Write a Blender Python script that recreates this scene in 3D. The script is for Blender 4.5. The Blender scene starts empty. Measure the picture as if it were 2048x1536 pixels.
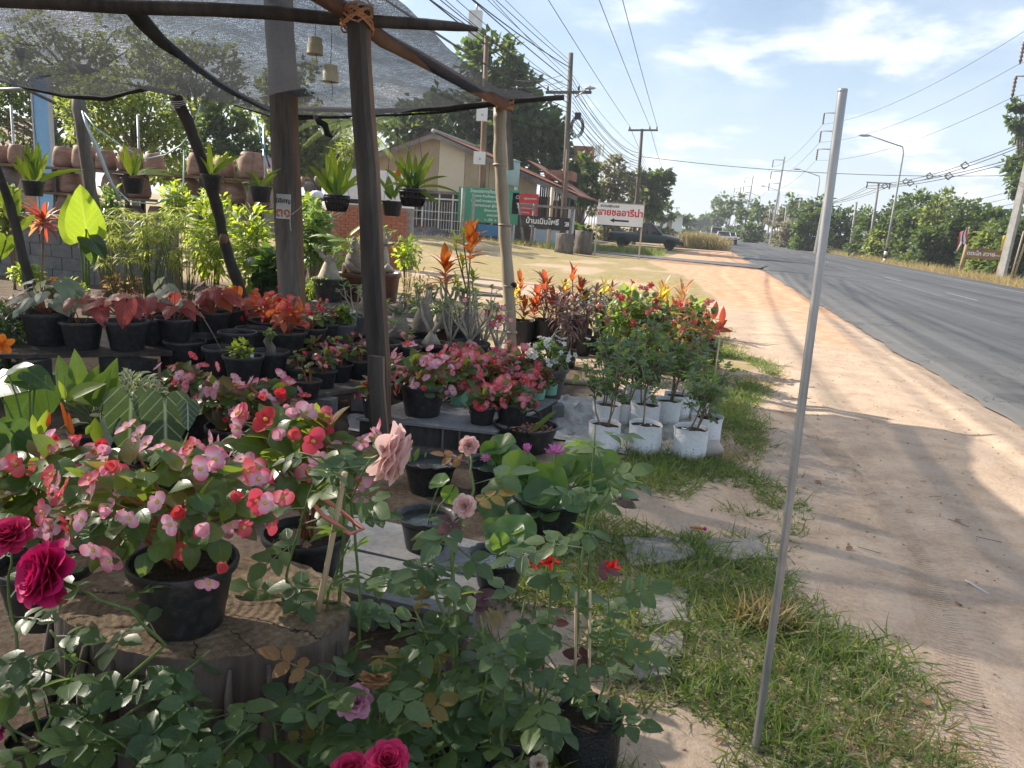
import bpy, math, random
import numpy as np
from mathutils import Vector, Matrix, Euler, noise as mnoise

sc = bpy.context.scene
COL = sc.collection
random.seed(7)
rng = np.random.default_rng(7)
PI = math.pi
rad = math.radians

# ------------------------------------------------------------------ camera
FPX, CAMH = 1538.0, 1.55
YAW, PITCH, ROLL = rad(12.25), rad(12.3), rad(4.0)
_f = Vector((-math.sin(YAW)*math.cos(PITCH), math.cos(YAW)*math.cos(PITCH), -math.sin(PITCH)))
_r0 = Vector((math.cos(YAW), math.sin(YAW), 0))
_u0 = _r0.cross(_f)
_r = _r0*math.cos(ROLL) + _u0*math.sin(ROLL)
_u = -_r0*math.sin(ROLL) + _u0*math.cos(ROLL)
CAMP = Vector((0, 0, CAMH))
cam_d = bpy.data.cameras.new('camera'); cam = bpy.data.objects.new('camera', cam_d); COL.objects.link(cam)
cam_d.sensor_width = 36; cam_d.lens = 36*FPX/2048; cam_d.clip_start = 0.05; cam_d.clip_end = 4000
cam.matrix_world = Matrix(((_r.x, _u.x, -_f.x, 0), (_r.y, _u.y, -_f.y, 0), (_r.z, _u.z, -_f.z, CAMH), (0, 0, 0, 1)))
sc.camera = cam

def ray(x, y):
    return _r*((x-1024)/FPX) - _u*((y-768)/FPX) + _f
def G(x, y, z=0.0):                       # where the sight line of a photo pixel meets height z
    d = ray(x, y); return CAMP + d*((z-CAMH)/d.z)
def AT(x, y, Y):                          # where it meets the plane at distance Y along the road
    d = ray(x, y); return CAMP + d*(Y/d.y)
def PX(w, p):                             # size in metres of w photo pixels at point p
    return w/FPX*(Vector(p)-CAMP).dot(_f)

# ------------------------------------------------------------------ sky, sun, exposure
SUN_EL, SUN_FROM = rad(33), Vector((-math.cos(rad(15)), math.sin(rad(15)), 0))
w = bpy.data.worlds.new('World'); sc.world = w; w.use_nodes = True
nt = w.node_tree; nt.nodes.clear()
out = nt.nodes.new('ShaderNodeOutputWorld'); bg = nt.nodes.new('ShaderNodeBackground')
sky = nt.nodes.new('ShaderNodeTexSky'); sky.sky_type = 'NISHITA'; sky.sun_disc = False
sky.sun_elevation = SUN_EL; sky.sun_rotation = math.atan2(SUN_FROM.x, SUN_FROM.y)
sky.air_density = 1.0; sky.dust_density = 1.6; sky.ozone_density = 1.6; sky.altitude = 0
bg.inputs['Strength'].default_value = 0.085
def wn(t, **kw):
    n = nt.nodes.new(t)
    for k, v in kw.items(): setattr(n, k, v)
    return n
tc = wn('ShaderNodeTexCoord'); sep = wn('ShaderNodeSeparateXYZ'); nt.links.new(tc.outputs['Generated'], sep.inputs[0])
zz = wn('ShaderNodeMath', operation='MAXIMUM'); nt.links.new(sep.outputs['Z'], zz.inputs[0]); zz.inputs[1].default_value = 0.0
zp = wn('ShaderNodeMath', operation='ADD'); nt.links.new(zz.outputs[0], zp.inputs[0]); zp.inputs[1].default_value = 0.13
dx = wn('ShaderNodeMath', operation='DIVIDE'); nt.links.new(sep.outputs['X'], dx.inputs[0]); nt.links.new(zp.outputs[0], dx.inputs[1])
dy = wn('ShaderNodeMath', operation='DIVIDE'); nt.links.new(sep.outputs['Y'], dy.inputs[0]); nt.links.new(zp.outputs[0], dy.inputs[1])
cb = wn('ShaderNodeCombineXYZ'); nt.links.new(dx.outputs[0], cb.inputs[0]); nt.links.new(dy.outputs[0], cb.inputs[1])
def cloud(scale, lo, hi, off, detail=7, dist=0.25, rough=0.55):
    mp = wn('ShaderNodeMapping'); mp.inputs['Location'].default_value = off; mp.inputs['Scale'].default_value = (1, .8, 1)
    nt.links.new(cb.outputs[0], mp.inputs[0])
    n = wn('ShaderNodeTexNoise'); n.inputs['Scale'].default_value = scale; n.inputs['Detail'].default_value = detail
    n.inputs['Roughness'].default_value = rough; n.inputs['Distortion'].default_value = dist
    nt.links.new(mp.outputs[0], n.inputs['Vector'])
    r = wn('ShaderNodeMapRange', interpolation_type='SMOOTHSTEP'); r.inputs['From Min'].default_value = lo; r.inputs['From Max'].default_value = hi
    nt.links.new(n.outputs['Fac'], r.inputs['Value']); return r.outputs[0]
veil = cloud(.75, .30, .74, (3.1, 7.7, 0), 6, .5)          # thin high cloud
puff = cloud(1.6, .50, .72, (8.2, 2.4, 0), 8, .15)       # small cumulus
hz = wn('ShaderNodeMapRange'); hz.inputs['From Min'].default_value = 0.0; hz.inputs['From Max'].default_value = 0.30
hz.inputs['To Min'].default_value = .66; hz.inputs['To Max'].default_value = .0
nt.links.new(zz.outputs[0], hz.inputs['Value'])
vm = wn('ShaderNodeMath', operation='MULTIPLY'); nt.links.new(veil, vm.inputs[0]); vm.inputs[1].default_value = .66
mx0 = wn('ShaderNodeMath', operation='MAXIMUM'); nt.links.new(vm.outputs[0], mx0.inputs[0]); nt.links.new(hz.outputs[0], mx0.inputs[1])
m1 = wn('ShaderNodeMix', data_type='RGBA'); nt.links.new(mx0.outputs[0], m1.inputs['Factor'])
nt.links.new(sky.outputs[0], m1.inputs['A']); m1.inputs['B'].default_value = (5.1, 5.9, 6.9, 1)
m2 = wn('ShaderNodeMix', data_type='RGBA'); nt.links.new(puff, m2.inputs['Factor'])
nt.links.new(m1.outputs['Result'], m2.inputs['A']); m2.inputs['B'].default_value = (8.2, 8.3, 8.5, 1)
nt.links.new(m2.outputs['Result'], bg.inputs['Color']); nt.links.new(bg.outputs[0], out.inputs[0])

sun_d = bpy.data.lights.new('sun', 'SUN'); sun_d.energy = 4.8; sun_d.angle = rad(0.55); sun_d.color = (1.0, .91, .78)
sun = bpy.data.objects.new('sun', sun_d); COL.objects.link(sun)
_sd = Vector((SUN_FROM.x*math.cos(SUN_EL), SUN_FROM.y*math.cos(SUN_EL), math.sin(SUN_EL)))
sun.rotation_euler = _sd.to_track_quat('Z', 'Y').to_euler(); sun.location = (-30, 20, 40)
sc.view_settings.view_transform = 'Standard'; sc.view_settings.look = 'None'
sc.view_settings.exposure = 1.1; sc.view_settings.gamma = 1; sc.view_settings.use_curve_mapping = False
sc.render.engine = 'CYCLES'
sc.cycles.max_bounces = 8; sc.cycles.transparent_max_bounces = 24; sc.cycles.diffuse_bounces = 3
sc.cycles.glossy_bounces = 2; sc.cycles.transmission_bounces = 4; sc.cycles.caustics_reflective = False; sc.cycles.caustics_refractive = False

# ------------------------------------------------------------------ materials
MATS = {}
def newmat(name):
    m = bpy.data.materials.new(name); m.use_nodes = True; m.node_tree.nodes.clear(); MATS[name] = m
    return m, m.node_tree
def N(t, typ, ins=None, **kw):
    n = t.nodes.new(typ)
    for k, v in kw.items(): setattr(n, k, v)
    for k, v in (ins or {}).items():
        if hasattr(v, 'is_output'): t.links.new(v, n.inputs[k])
        else: n.inputs[k].default_value = v
    return n
def C(c): return (c[0], c[1], c[2], 1)
def ramp(t, fac, cols, pos=None):
    n = t.nodes.new('ShaderNodeValToRGB'); e = n.color_ramp.elements
    pos = pos or [i/(len(cols)-1) for i in range(len(cols))]
    while len(e) < len(cols): e.new(.5)
    for i, (p, c) in enumerate(zip(pos, cols)): e[i].position = p; e[i].color = C(c)
    t.links.new(fac, n.inputs[0]); return n.outputs[0]
def mathn(t, op, a, b=None, clamp=False):
    n = t.nodes.new('ShaderNodeMath'); n.operation = op; n.use_clamp = clamp
    for i, v in enumerate((a, b)):
        if v is None: continue
        if hasattr(v, 'is_output'): t.links.new(v, n.inputs[i])
        else: n.inputs[i].default_value = v
    return n.outputs[0]
def mixc(t, f, a, b, blend='MIX'):
    n = t.nodes.new('ShaderNodeMix'); n.data_type = 'RGBA'; n.blend_type = blend
    for k, v in (('Factor', f), ('A', a), ('B', b)):
        if hasattr(v, 'is_output'): t.links.new(v, n.inputs[k])
        elif k == 'Factor': n.inputs[k].default_value = v
        else: n.inputs[k].default_value = C(v)
    return n.outputs['Result']
def smooth(t, v, lo, hi):
    n = N(t, 'ShaderNodeMapRange', {'Value': v, 'From Min': lo, 'From Max': hi}, interpolation_type='SMOOTHSTEP'); return n.outputs[0]
def coords(t, stretch=(1, 1, 1), kind='Object'):
    c = t.nodes.new('ShaderNodeTexCoord'); oi = t.nodes.new('ShaderNodeObjectInfo')
    m = t.nodes.new('ShaderNodeMapping'); m.inputs['Scale'].default_value = stretch
    t.links.new(c.outputs[kind], m.inputs[0])
    k = N(t, 'ShaderNodeVectorMath', {0: oi.outputs['Random'], 1: (17, 23, 31)}, operation='MULTIPLY')
    t.links.new(k.outputs[0], m.inputs['Location'])
    return m.outputs[0]
def noi(t, vec, scale, detail=5, rough=.6, dist=0):
    return N(t, 'ShaderNodeTexNoise', {'Vector': vec, 'Scale': scale, 'Detail': detail, 'Roughness': rough, 'Distortion': dist}).outputs['Fac']
def surf(name, cols, scale=6, rough=.8, bump=.3, bscale=None, stretch=(1, 1, 1), spec=.3, metal=0, pos=None, bdist=.01, fine=.35, coat=0):
    m, t = newmat(name); v = coords(t, stretch)
    n1 = noi(t, v, scale, 6, .62, .4); n2 = noi(t, v, (bscale or scale*6), 4, .6)
    f = mathn(t, 'ADD', mathn(t, 'MULTIPLY', n1, 1-fine), mathn(t, 'MULTIPLY', n2, fine))
    f = smooth(t, f, .28, .72)
    b = N(t, 'ShaderNodeBsdfPrincipled', {'Base Color': ramp(t, f, cols, pos), 'Roughness': rough, 'Specular IOR Level': spec, 'Metallic': metal, 'Coat Weight': coat})
    if bump:
        bn = N(t, 'ShaderNodeBump', {'Height': n2, 'Strength': bump, 'Distance': bdist}); t.links.new(bn.outputs[0], b.inputs['Normal'])
        rr = mathn(t, 'ADD', mathn(t, 'MULTIPLY', n1, .3), rough-.15, clamp=True); t.links.new(rr, b.inputs['Roughness'])
    o = N(t, 'ShaderNodeOutputMaterial', {'Surface': b.outputs[0]}); return m
def rnd(t):
    a = t.nodes.new('ShaderNodeAttribute'); a.attribute_name = 'rnd'
    oi = t.nodes.new('ShaderNodeObjectInfo')
    return mathn(t, 'FRACT', mathn(t, 'ADD', a.outputs['Fac'], oi.outputs['Random']))
def leafmat(name, cols, trans=None, tw=.42, rough=.42, vein=None, vcol=(.5, .6, .3), spec=.45, pos=None):
    m, t = newmat(name); r = rnd(t); col = ramp(t, r, cols, pos)
    uv = t.nodes.new('ShaderNodeUVMap'); sp = N(t, 'ShaderNodeSeparateXYZ', {0: uv.outputs[0]})
    u, v = sp.outputs[0], sp.outputs[1]
    a = mathn(t, 'ABSOLUTE', mathn(t, 'SUBTRACT', u, .5))
    big = noi(t, coords(t), 30, 3, .6)
    col = mixc(t, mathn(t, 'MULTIPLY', smooth(t, big, .35, .7), .35), col, (.02, .03, .01), 'MULTIPLY')
    nrm = None
    if vein:
        mid = smooth(t, a, .05 if vein in ('white', 'ally') else .03, .0)
        lat = mathn(t, 'SINE', mathn(t, 'MULTIPLY', mathn(t, 'SUBTRACT', v, mathn(t, 'MULTIPLY', a, .75)), 6.283*(7 if vein != 'white' else 5)))
        lv = smooth(t, lat, .88, 1.0)
        amt = {'mid': (.7, .18), 'white': (1, .62), 'ally': (.85, .55), 'edge': (0, 0), 'red': (1, .6), 'blotch': (.3, .1)}[vein]
        vf = mathn(t, 'MAXIMUM', mathn(t, 'MULTIPLY', mid, amt[0]), mathn(t, 'MULTIPLY', lv, amt[1]))
        if vein == 'edge': vf = smooth(t, mathn(t, 'ADD', a, mathn(t, 'MULTIPLY', big, .3)), .32, .48)
        if vein == 'blotch': vf = mathn(t, 'MAXIMUM', vf, smooth(t, noi(t, coords(t), 14, 4, .7, 1), .52, .62))
        if vein == 'white':
            n9 = noi(t, coords(t), 60, 3, .6); vf = mathn(t, 'MAXIMUM', vf, mathn(t, 'MULTIPLY', smooth(t, n9, .56, .66), .22))
        col = mixc(t, vf, col, vcol)
        bn = N(t, 'ShaderNodeBump', {'Height': mathn(t, 'MAXIMUM', mid, mathn(t, 'MULTIPLY', lv, .6)), 'Strength': .35, 'Distance': .002}); nrm = bn.outputs[0]
    b = N(t, 'ShaderNodeBsdfPrincipled', {'Base Color': col, 'Roughness': rough, 'Specular IOR Level': spec})
    tcn = mixc(t, .55, col, trans or (.35, .5, .06))
    tb = N(t, 'ShaderNodeBsdfTranslucent', {'Color': mixc(t, 1.0, tcn, (1.5, 1.5, 1.2), 'MULTIPLY')})
    if nrm: t.links.new(nrm, b.inputs['Normal'])
    mx = N(t, 'ShaderNodeMixShader', {0: tw, 1: b.outputs[0], 2: tb.outputs[0]})
    N(t, 'ShaderNodeOutputMaterial', {'Surface': mx.outputs[0]}); return m
def petalmat(name, inner, outer, outer2=None, tw=.4, lo=.1, hi=.9):
    m, t = newmat(name); r = rnd(t)
    uv = t.nodes.new('ShaderNodeUVMap'); sp = N(t, 'ShaderNodeSeparateXYZ', {0: uv.outputs[0]})
    oc = mixc(t, smooth(t, r, .35, .8), outer, outer2 or outer)
    ic = mixc(t, smooth(t, r, .6, .95), inner, outer2 or outer)
    col = mixc(t, smooth(t, sp.outputs[1], lo, hi), ic, oc)
    b = N(t, 'ShaderNodeBsdfPrincipled', {'Base Color': col, 'Roughness': .55, 'Specular IOR Level': .25})
    tb = N(t, 'ShaderNodeBsdfTranslucent', {'Color': col})
    mx = N(t, 'ShaderNodeMixShader', {0: tw, 1: b.outputs[0], 2: tb.outputs[0]})
    N(t, 'ShaderNodeOutputMaterial', {'Surface': mx.outputs[0]}); return m

# ------------------------------------------------------------------ mesh helpers
class MB:
    def __init__(s): s.v = []; s.f = []; s.m = []; s.uv = []; s.n = 0; s.r = []; s.useuv = False
    def add(s, vs, fs, mi=0, uv=None, r=None):
        vs = [tuple(p) for p in vs]; b = s.n
        s.v += vs; s.n += len(vs); s.f += [tuple(i+b for i in f) for f in fs]; s.m += [mi]*len(fs)
        s.uv += (list(uv) if uv is not None else [(0.0, 0.0)]*len(vs)); s.r += [0.0 if r is None else r]*len(vs)
        return s
    def box(s, c, d, rz=0, mi=0, M=None, jit=0):
        x, y, z = d[0]/2, d[1]/2, d[2]/2; R = M or Matrix.Rotation(rz, 3, 'Z'); c = Vector(c)
        vs = [c + R @ Vector((sx*x, sy*y, sz*z)) + Vector((random.uniform(-jit, jit) for _ in range(3))) for sz in (-1, 1) for sx, sy in ((-1, -1), (1, -1), (1, 1), (-1, 1))]
        return s.add(vs, [(3, 2, 1, 0), (4, 5, 6, 7), (0, 1, 5, 4), (1, 2, 6, 5), (2, 3, 7, 6), (3, 0, 4, 7)], mi)
    def hexa(s, bot, top, mi=0):
        return s.add(list(bot)+list(top), [(3, 2, 1, 0), (4, 5, 6, 7), (0, 1, 5, 4), (1, 2, 6, 5), (2, 3, 7, 6), (3, 0, 4, 7)], mi)
    def tube(s, pts, rs, n=8, mi=0, cap=True, wob=0):
        pts = [Vector(p) for p in pts]; k = len(pts)
        if not hasattr(rs, '__len__'): rs = [rs]*k
        vs = []; ref = Vector((0, 0, 1))
        if abs((pts[-1]-pts[0]).normalized().z) > .9: ref = Vector((1, 0, 0))
        for i, p in enumerate(pts):
            d = (pts[min(i+1, k-1)]-pts[max(i-1, 0)]); d = d.normalized() if d.length > 1e-9 else Vector((0, 0, 1))
            a = d.cross(ref); a = a.normalized() if a.length > 1e-6 else Vector((0, 1, 0)); b = d.cross(a)
            for j in range(n):
                an = 2*PI*j/n; rr = rs[i]*(1+(random.uniform(-wob, wob) if wob else 0))
                vs.append(p + a*(math.cos(an)*rr) + b*(math.sin(an)*rr))
        fs = [(i*n+j, i*n+(j+1) % n, (i+1)*n+(j+1) % n, (i+1)*n+j) for i in range(k-1) for j in range(n)]
        if cap: fs += [tuple(range(n))[::-1], tuple((k-1)*n+j for j in range(n))]
        return s.add(vs, fs, mi, [(j/n, i/(k-1)) for i in range(k) for j in range(n)])
    def lathe(s, prof, n=20, c=(0, 0, 0), mi=0, wave=None, sq=1):
        c = Vector(c); vs = []; k = len(prof)
        for i, (r, z) in enumerate(prof):
            for j in range(n):
                a = 2*PI*j/n; q, dz = (wave(i, a) if wave else (1, 0))
                vs.append(c + Vector((math.cos(a)*r*q, math.sin(a)*r*q*sq, z+dz)))
        fs = [(i*n+j, i*n+(j+1) % n, (i+1)*n+(j+1) % n, (i+1)*n+j) for i in range(k-1) for j in range(n)]
        if prof[0][0] > 1e-5: fs.append(tuple(range(n))[::-1])
        if prof[-1][0] > 1e-5: fs.append(tuple((k-1)*n+j for j in range(n)))
        return s.add(vs, fs, mi, [(j/n, i/max(1, k-1)) for i in range(k) for j in range(n)])
    def sphere(s, c, r, n=10, k=6, mi=0, jit=0):
        if not hasattr(r, '__len__'): r = (r, r, r)
        vs = []; c = Vector(c)
        for i in range(k+1):
            th = PI*i/k
            for j in range(n):
                a = 2*PI*j/n; q = 1+random.uniform(-jit, jit)
                vs.append(c+Vector((math.sin(th)*math.cos(a)*r[0]*q, math.sin(th)*math.sin(a)*r[1]*q, math.cos(th)*r[2]*q)))
        fs = [(i*n+j, (i+1)*n+j, (i+1)*n+(j+1) % n, i*n+(j+1) % n) for i in range(k) for j in range(n)]
        return s.add(vs, fs, mi)
    def mesh(s, name, mats, smooth=True):
        me = bpy.data.meshes.new(name); me.from_pydata(s.v, [], s.f)
        for m in (mats if isinstance(mats, (list, tuple)) else [mats]): me.materials.append(MATS[m] if isinstance(m, str) else m)
        if any(s.m): me.polygons.foreach_set('material_index', s.m)
        me.polygons.foreach_set('use_smooth', [smooth]*len(s.f))
        uvl = me.uv_layers.new(name='UVMap'); li = np.empty(len(me.loops), np.int32); me.loops.foreach_get('vertex_index', li)
        uvl.data.foreach_set('uv', np.asarray(s.uv, np.float32)[li].ravel())
        a = me.attributes.new('rnd', 'FLOAT', 'POINT'); a.data.foreach_set('value', np.asarray(s.r, np.float32))
        me.update(); return me
    def obj(s, name, mats, parent=None, smooth=True, **tags): return ob(name, s.mesh(name, mats, smooth), parent, **tags)
def ob(name, me, parent=None, M=None, **tags):
    o = bpy.data.objects.new(name, me); COL.objects.link(o)
    if parent is not None: o.parent = parent
    if M is not None: o.matrix_local = M
    for k, v in tags.items(): o['category' if k == 'cat' else k] = v
    return o
def thing(name, label, cat, loc=(0, 0, 0), rz=0, group=None):
    o = bpy.data.objects.new(name, None); COL.objects.link(o); o.location = loc; o.rotation_euler = (0, 0, rz)
    o.empty_display_size = .1; o['label'] = label; o['category'] = cat
    if group: o['group'] = group
    return o
def tag(o, label, cat, group=None):
    o['label'] = label; o['category'] = cat
    if group: o['group'] = group
    return o
def autosmooth(o, deg=35):
    me = o.data
    me.set_sharp_from_angle(angle=rad(deg)); return o
def arr_mesh(name, V, F, mats, UV=None, R=None, smooth=True, mi=None):
    """fast mesh from numpy arrays; F is (m,3) or (m,4)"""
    me = bpy.data.meshes.new(name); V = np.asarray(V, np.float32); F = np.asarray(F, np.int32); m, k = F.shape
    me.vertices.add(len(V)); me.vertices.foreach_set('co', V.ravel())
    me.loops.add(m*k); me.loops.foreach_set('vertex_index', F.ravel())
    me.polygons.add(m); me.polygons.foreach_set('loop_start', np.arange(m, dtype=np.int32)*k)
    me.polygons.foreach_set('loop_total', np.full(m, k, np.int32))
    me.polygons.foreach_set('use_smooth', np.full(m, smooth))
    for q in (mats if isinstance(mats, (list, tuple)) else [mats]): me.materials.append(MATS[q] if isinstance(q, str) else q)
    if mi is not None: me.polygons.foreach_set('material_index', np.asarray(mi, np.int32))
    if UV is not None:
        u = me.uv_layers.new(name='UVMap'); u.data.foreach_set('uv', np.asarray(UV, np.float32)[F.ravel()].ravel())
    if R is not None:
        a = me.attributes.new('rnd', 'FLOAT', 'POINT'); a.data.foreach_set('value', np.asarray(R, np.float32))
    me.update(calc_edges=True); return me
def mats_from(dirs, ups, sizes):
    """stack of 3x3 with columns (side, along, normal) * size"""
    d = dirs/np.linalg.norm(dirs, axis=1, keepdims=True)
    s = np.cross(d, ups); ln = np.linalg.norm(s, axis=1, keepdims=True); s = np.where(ln > 1e-5, s/np.maximum(ln, 1e-5), np.array([[1., 0, 0]]))
    n = np.cross(s, d)
    return np.stack([s, d, n], axis=2)*np.asarray(sizes).reshape(-1, 1, 1)
def scatter(name, tmpl, A, P, mats, parent=None, **tags):
    """many copies of a template (V, F, UV) as ONE mesh"""
    V, F, UV = tmpl; k = len(V); m = len(P)
    W = np.einsum('mij,kj->mki', A, V) + P[:, None, :]
    FF = (F[None] + (np.arange(m)*k)[:, None, None]).reshape(-1, F.shape[1])
    R = np.repeat(rng.random(m), k)
    me = arr_mesh(name, W.reshape(-1, 3), FF, mats, np.tile(UV, (m, 1)), R)
    return ob(name, me, parent, **tags)
def M4(d, up, size, p):
    A = mats_from(np.array([d], float), np.array([up], float), [size])[0]
    M = Matrix.Identity(4)
    for i in range(3):
        for j in range(3): M[i][j] = A[i, j]
        M[i][3] = p[i]
    return M

# leaf templates: base at the origin, growing along +y, upper side +z
def strip_leaf(w, nt_=5, fold=.25, curl=.3, shape=None, serr=0):
    V = []; F = []; UV = []
    for i in range(nt_+1):
        t = i/nt_; ww = w*(shape(t) if shape else math.sin(PI*min(1, max(0, t*.92+.04))**.85))
        if serr: ww *= 1+(serr if i % 2 else -serr)
        z = -curl*t*t*.6; y = t*(1-.12*curl*t)
        V += [(-ww/2, y, z+fold*ww*.5), (0, y, z), (ww/2, y, z+fold*ww*.5)]; UV += [(0, t), (.5, t), (1, t)]
    for i in range(nt_):
        b = i*3; F += [(b, b+1, b+4, b+3), (b+1, b+2, b+5, b+4)]
    return np.array(V), np.array(F), np.array(UV)
def fan_leaf(outline, cup=.1, wave=.03, droop=.2, rings=(.45, 1), seed=1, nw=7):
    """leaf with the petiole point at the origin; outline = list of (x, y)"""
    rr = random.Random(seed); ph = rr.random()*6; n = len(outline)
    ys = [p[1] for p in outline]; xs = [abs(p[0]) for p in outline]; W = max(xs)*2; y0, y1 = min(ys), max(ys)
    V = [(0, 0, 0)]; 
    for q in rings:
        for i, (x, y) in enumerate(outline):
            a = math.atan2(x, y); r2 = (x*x+y*y)*q*q
            z = cup*abs(x)*q - droop*r2 + wave*math.sin(a*nw+ph)*q*q
            V.append((x*q, y*q, z))
    tri = [(0, 1+i, 1+i+1) for i in range(n-1)]
    quads = []
    for k in range(len(rings)-1):
        b = 1+k*n
        quads += [(b+i, b+i+1, b+n+i+1, b+n+i) for i in range(n-1)]
    allf = [(t[0], t[1], t[2]) for t in tri]
    for q in quads: allf += [(q[0], q[2], q[1]), (q[0], q[3], q[2])]
    UV = [(v[0]/W+.5, (v[1]-y0)/(y1-y0)) for v in V]
    return np.array(V), np.array(allf), np.array(UV)
def petal(w, curl, fold, nu=4, nv=5):
    V, F, UV = [], [], []
    for j in range(nv+1):
        t = j/nv; pw = max(.16, math.sin(PI*(t*.76+.10))**.62)*w
        for i in range(nu+1):
            u = i/nu-.5; k = 1-.10*(2*abs(u))**2.5*t
            V.append((u*pw, t*k*(1-.1*curl*t), fold*pw*2.2*u*u-curl*.55*t**2.2+.10*math.sin(PI*t)*-1*fold+.02*math.sin(9*u+7*t))); UV.append((u+.5, t))
            if i and j: b = j*(nu+1)+i; F.append((b-nu-2, b-nu-1, b, b-1))
    return np.array(V), np.array(F), np.array(UV)
def tmpl_mesh(name, t, mat):
    return arr_mesh(name, t[0], t[1], mat, t[2], np.zeros(len(t[0])))
def join_tmpl(parts):
    """[(V,F,UV,Matrix or None)] -> template, faces padded to quads"""
    Vs, Fs, Us = [], [], []; b = 0
    for V, F, UV, M in parts:
        if M is not None:
            A = np.array(M); V = V @ A[:3, :3].T + A[:3, 3]
        if F.shape[1] == 4: F = np.concatenate([F[:, :3], F[:, [0, 2, 3]]])
        Vs.append(V); Fs.append(F+b); Us.append(UV); b += len(V)
    return np.concatenate(Vs), np.concatenate(Fs), np.concatenate(Us)
def heart(n=18, w=.42, lobe=.3, tip=1.0, notch=.12):
    pts = [(0, -notch*.2)]
    prof = [(.07, -lobe*.5), (.26, -lobe*.92), (.62, -lobe), (.9, -lobe*.6), (1, -.02), (.97, .2), (.82, .42), (.58, .64), (.3, .84), (.1, .95)]
    L = [(x*w, y*tip if y > 0 else y) for x, y in prof]
    return [(0.02, -notch*.3)] + L + [(0, tip)] + [(-x, y) for x, y in reversed(L)] + [(-.02, -notch*.3)]
def disc_outline(n=18, notch=True, wob=.06, seed=0):
    rr = random.Random(seed); a0 = rad(5); pts = []
    for i in range(n+1):
        a = -PI+a0+(2*PI-2*a0)*i/n; r = 1+rr.uniform(-wob, wob); pts.append((math.sin(a)*r, math.cos(a)*r))
    return [(.01, -.08)]+[(x, y) for x, y in pts][::-1]+[(-.01, -.08)]
def text_mesh(body, size, mat, name='lettering', align='CENTER', ext=0.0, bold=0.0):
    cu = bpy.data.curves.new(name, 'FONT'); cu.body = body; cu.size = size; cu.align_x = align; cu.align_y = 'CENTER'
    cu.resolution_u = 2; cu.extrude = ext; cu.offset = bold
    to = bpy.data.objects.new('tmp', cu); COL.objects.link(to); bpy.context.view_layer.update()
    me = bpy.data.meshes.new_from_object(to.evaluated_get(bpy.context.evaluated_depsgraph_get()))
    bpy.data.objects.remove(to); me.materials.clear(); me.materials.append(MATS[mat]); me.name = name; return me
def fbm(x, y, s=1.0, o=3, seed=0.0):
    return sum(mnoise.noise(Vector((x*s*2**i+seed, y*s*2**i-seed, seed*.37)))*.5**i for i in range(o))
# ------------------------------------------------------------------ setting: ground, road
XL, XR = 3.15, 14.1
def sstep(a, b, x):
    t = np.clip((x-a)/(b-a), 0, 1); return t*t*(3-2*t)
def road_left(y):
    return XL + .10*fbm(y, 3.1, .35, 4) + .05*fbm(y, 9.7, 2.2, 2)
m, t = newmat('ground')
at = lambda n: N(t, 'ShaderNodeAttribute', attribute_name=n).outputs['Fac']
gv = N(t, 'ShaderNodeTexCoord').outputs['Object']
n_big = noi(t, gv, .55, 6, .62, .5); n_mid = noi(t, gv, 3.2, 6, .65, .3); n_fin = noi(t, gv, 38, 5, .7); n_spk = noi(t, gv, 120, 3, .6)
sand = ramp(t, smooth(t, mathn(t, 'ADD', mathn(t, 'MULTIPLY', n_mid, .6), mathn(t, 'MULTIPLY', n_fin, .4)), .3, .7), [(.34, .245, .175), (.47, .35, .255), (.53, .42, .32)])
sand = mixc(t, mathn(t, 'MULTIPLY', smooth(t, n_big, .42, .68), .32), sand, (.34, .265, .195)); sand = mixc(t, mathn(t, 'MULTIPLY', smooth(t, n_spk, .62, .72), .55), sand, (.20, .15, .11))
redd = ramp(t, smooth(t, n_mid, .3, .7), [(.42, .225, .125), (.52, .315, .195), (.55, .38, .26)])
lawn = ramp(t, smooth(t, mathn(t, 'ADD', mathn(t, 'MULTIPLY', n_mid, .45), mathn(t, 'MULTIPLY', n_fin, .55)), .32, .68), [(.20, .15, .075), (.315, .245, .125), (.40, .33, .19)])
lawn = mixc(t, smooth(t, n_big, .50, .66), lawn, (.27, .235, .10))
soil = ramp(t, smooth(t, mathn(t, 'ADD', mathn(t, 'MULTIPLY', n_mid, .5), mathn(t, 'MULTIPLY', n_fin, .5)), .3, .7), [(.045, .032, .022), (.12, .085, .06), (.20, .15, .11)])
wob = mathn(t, 'MULTIPLY', mathn(t, 'SUBTRACT', n_mid, .5), .9)
wob2 = mathn(t, 'ADD', wob, mathn(t, 'MULTIPLY', mathn(t, 'SUBTRACT', n_fin, .5), .5))
def msk(n): return smooth(t, mathn(t, 'ADD', at(n), wob2), .3, .7)
col = mixc(t, msk('red'), sand, redd)
col = mixc(t, msk('lawn'), col, lawn)
col = mixc(t, msk('soil'), col, soil)
b = N(t, 'ShaderNodeBsdfPrincipled', {'Base Color': col, 'Roughness': .93, 'Specular IOR Level': .15})
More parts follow.
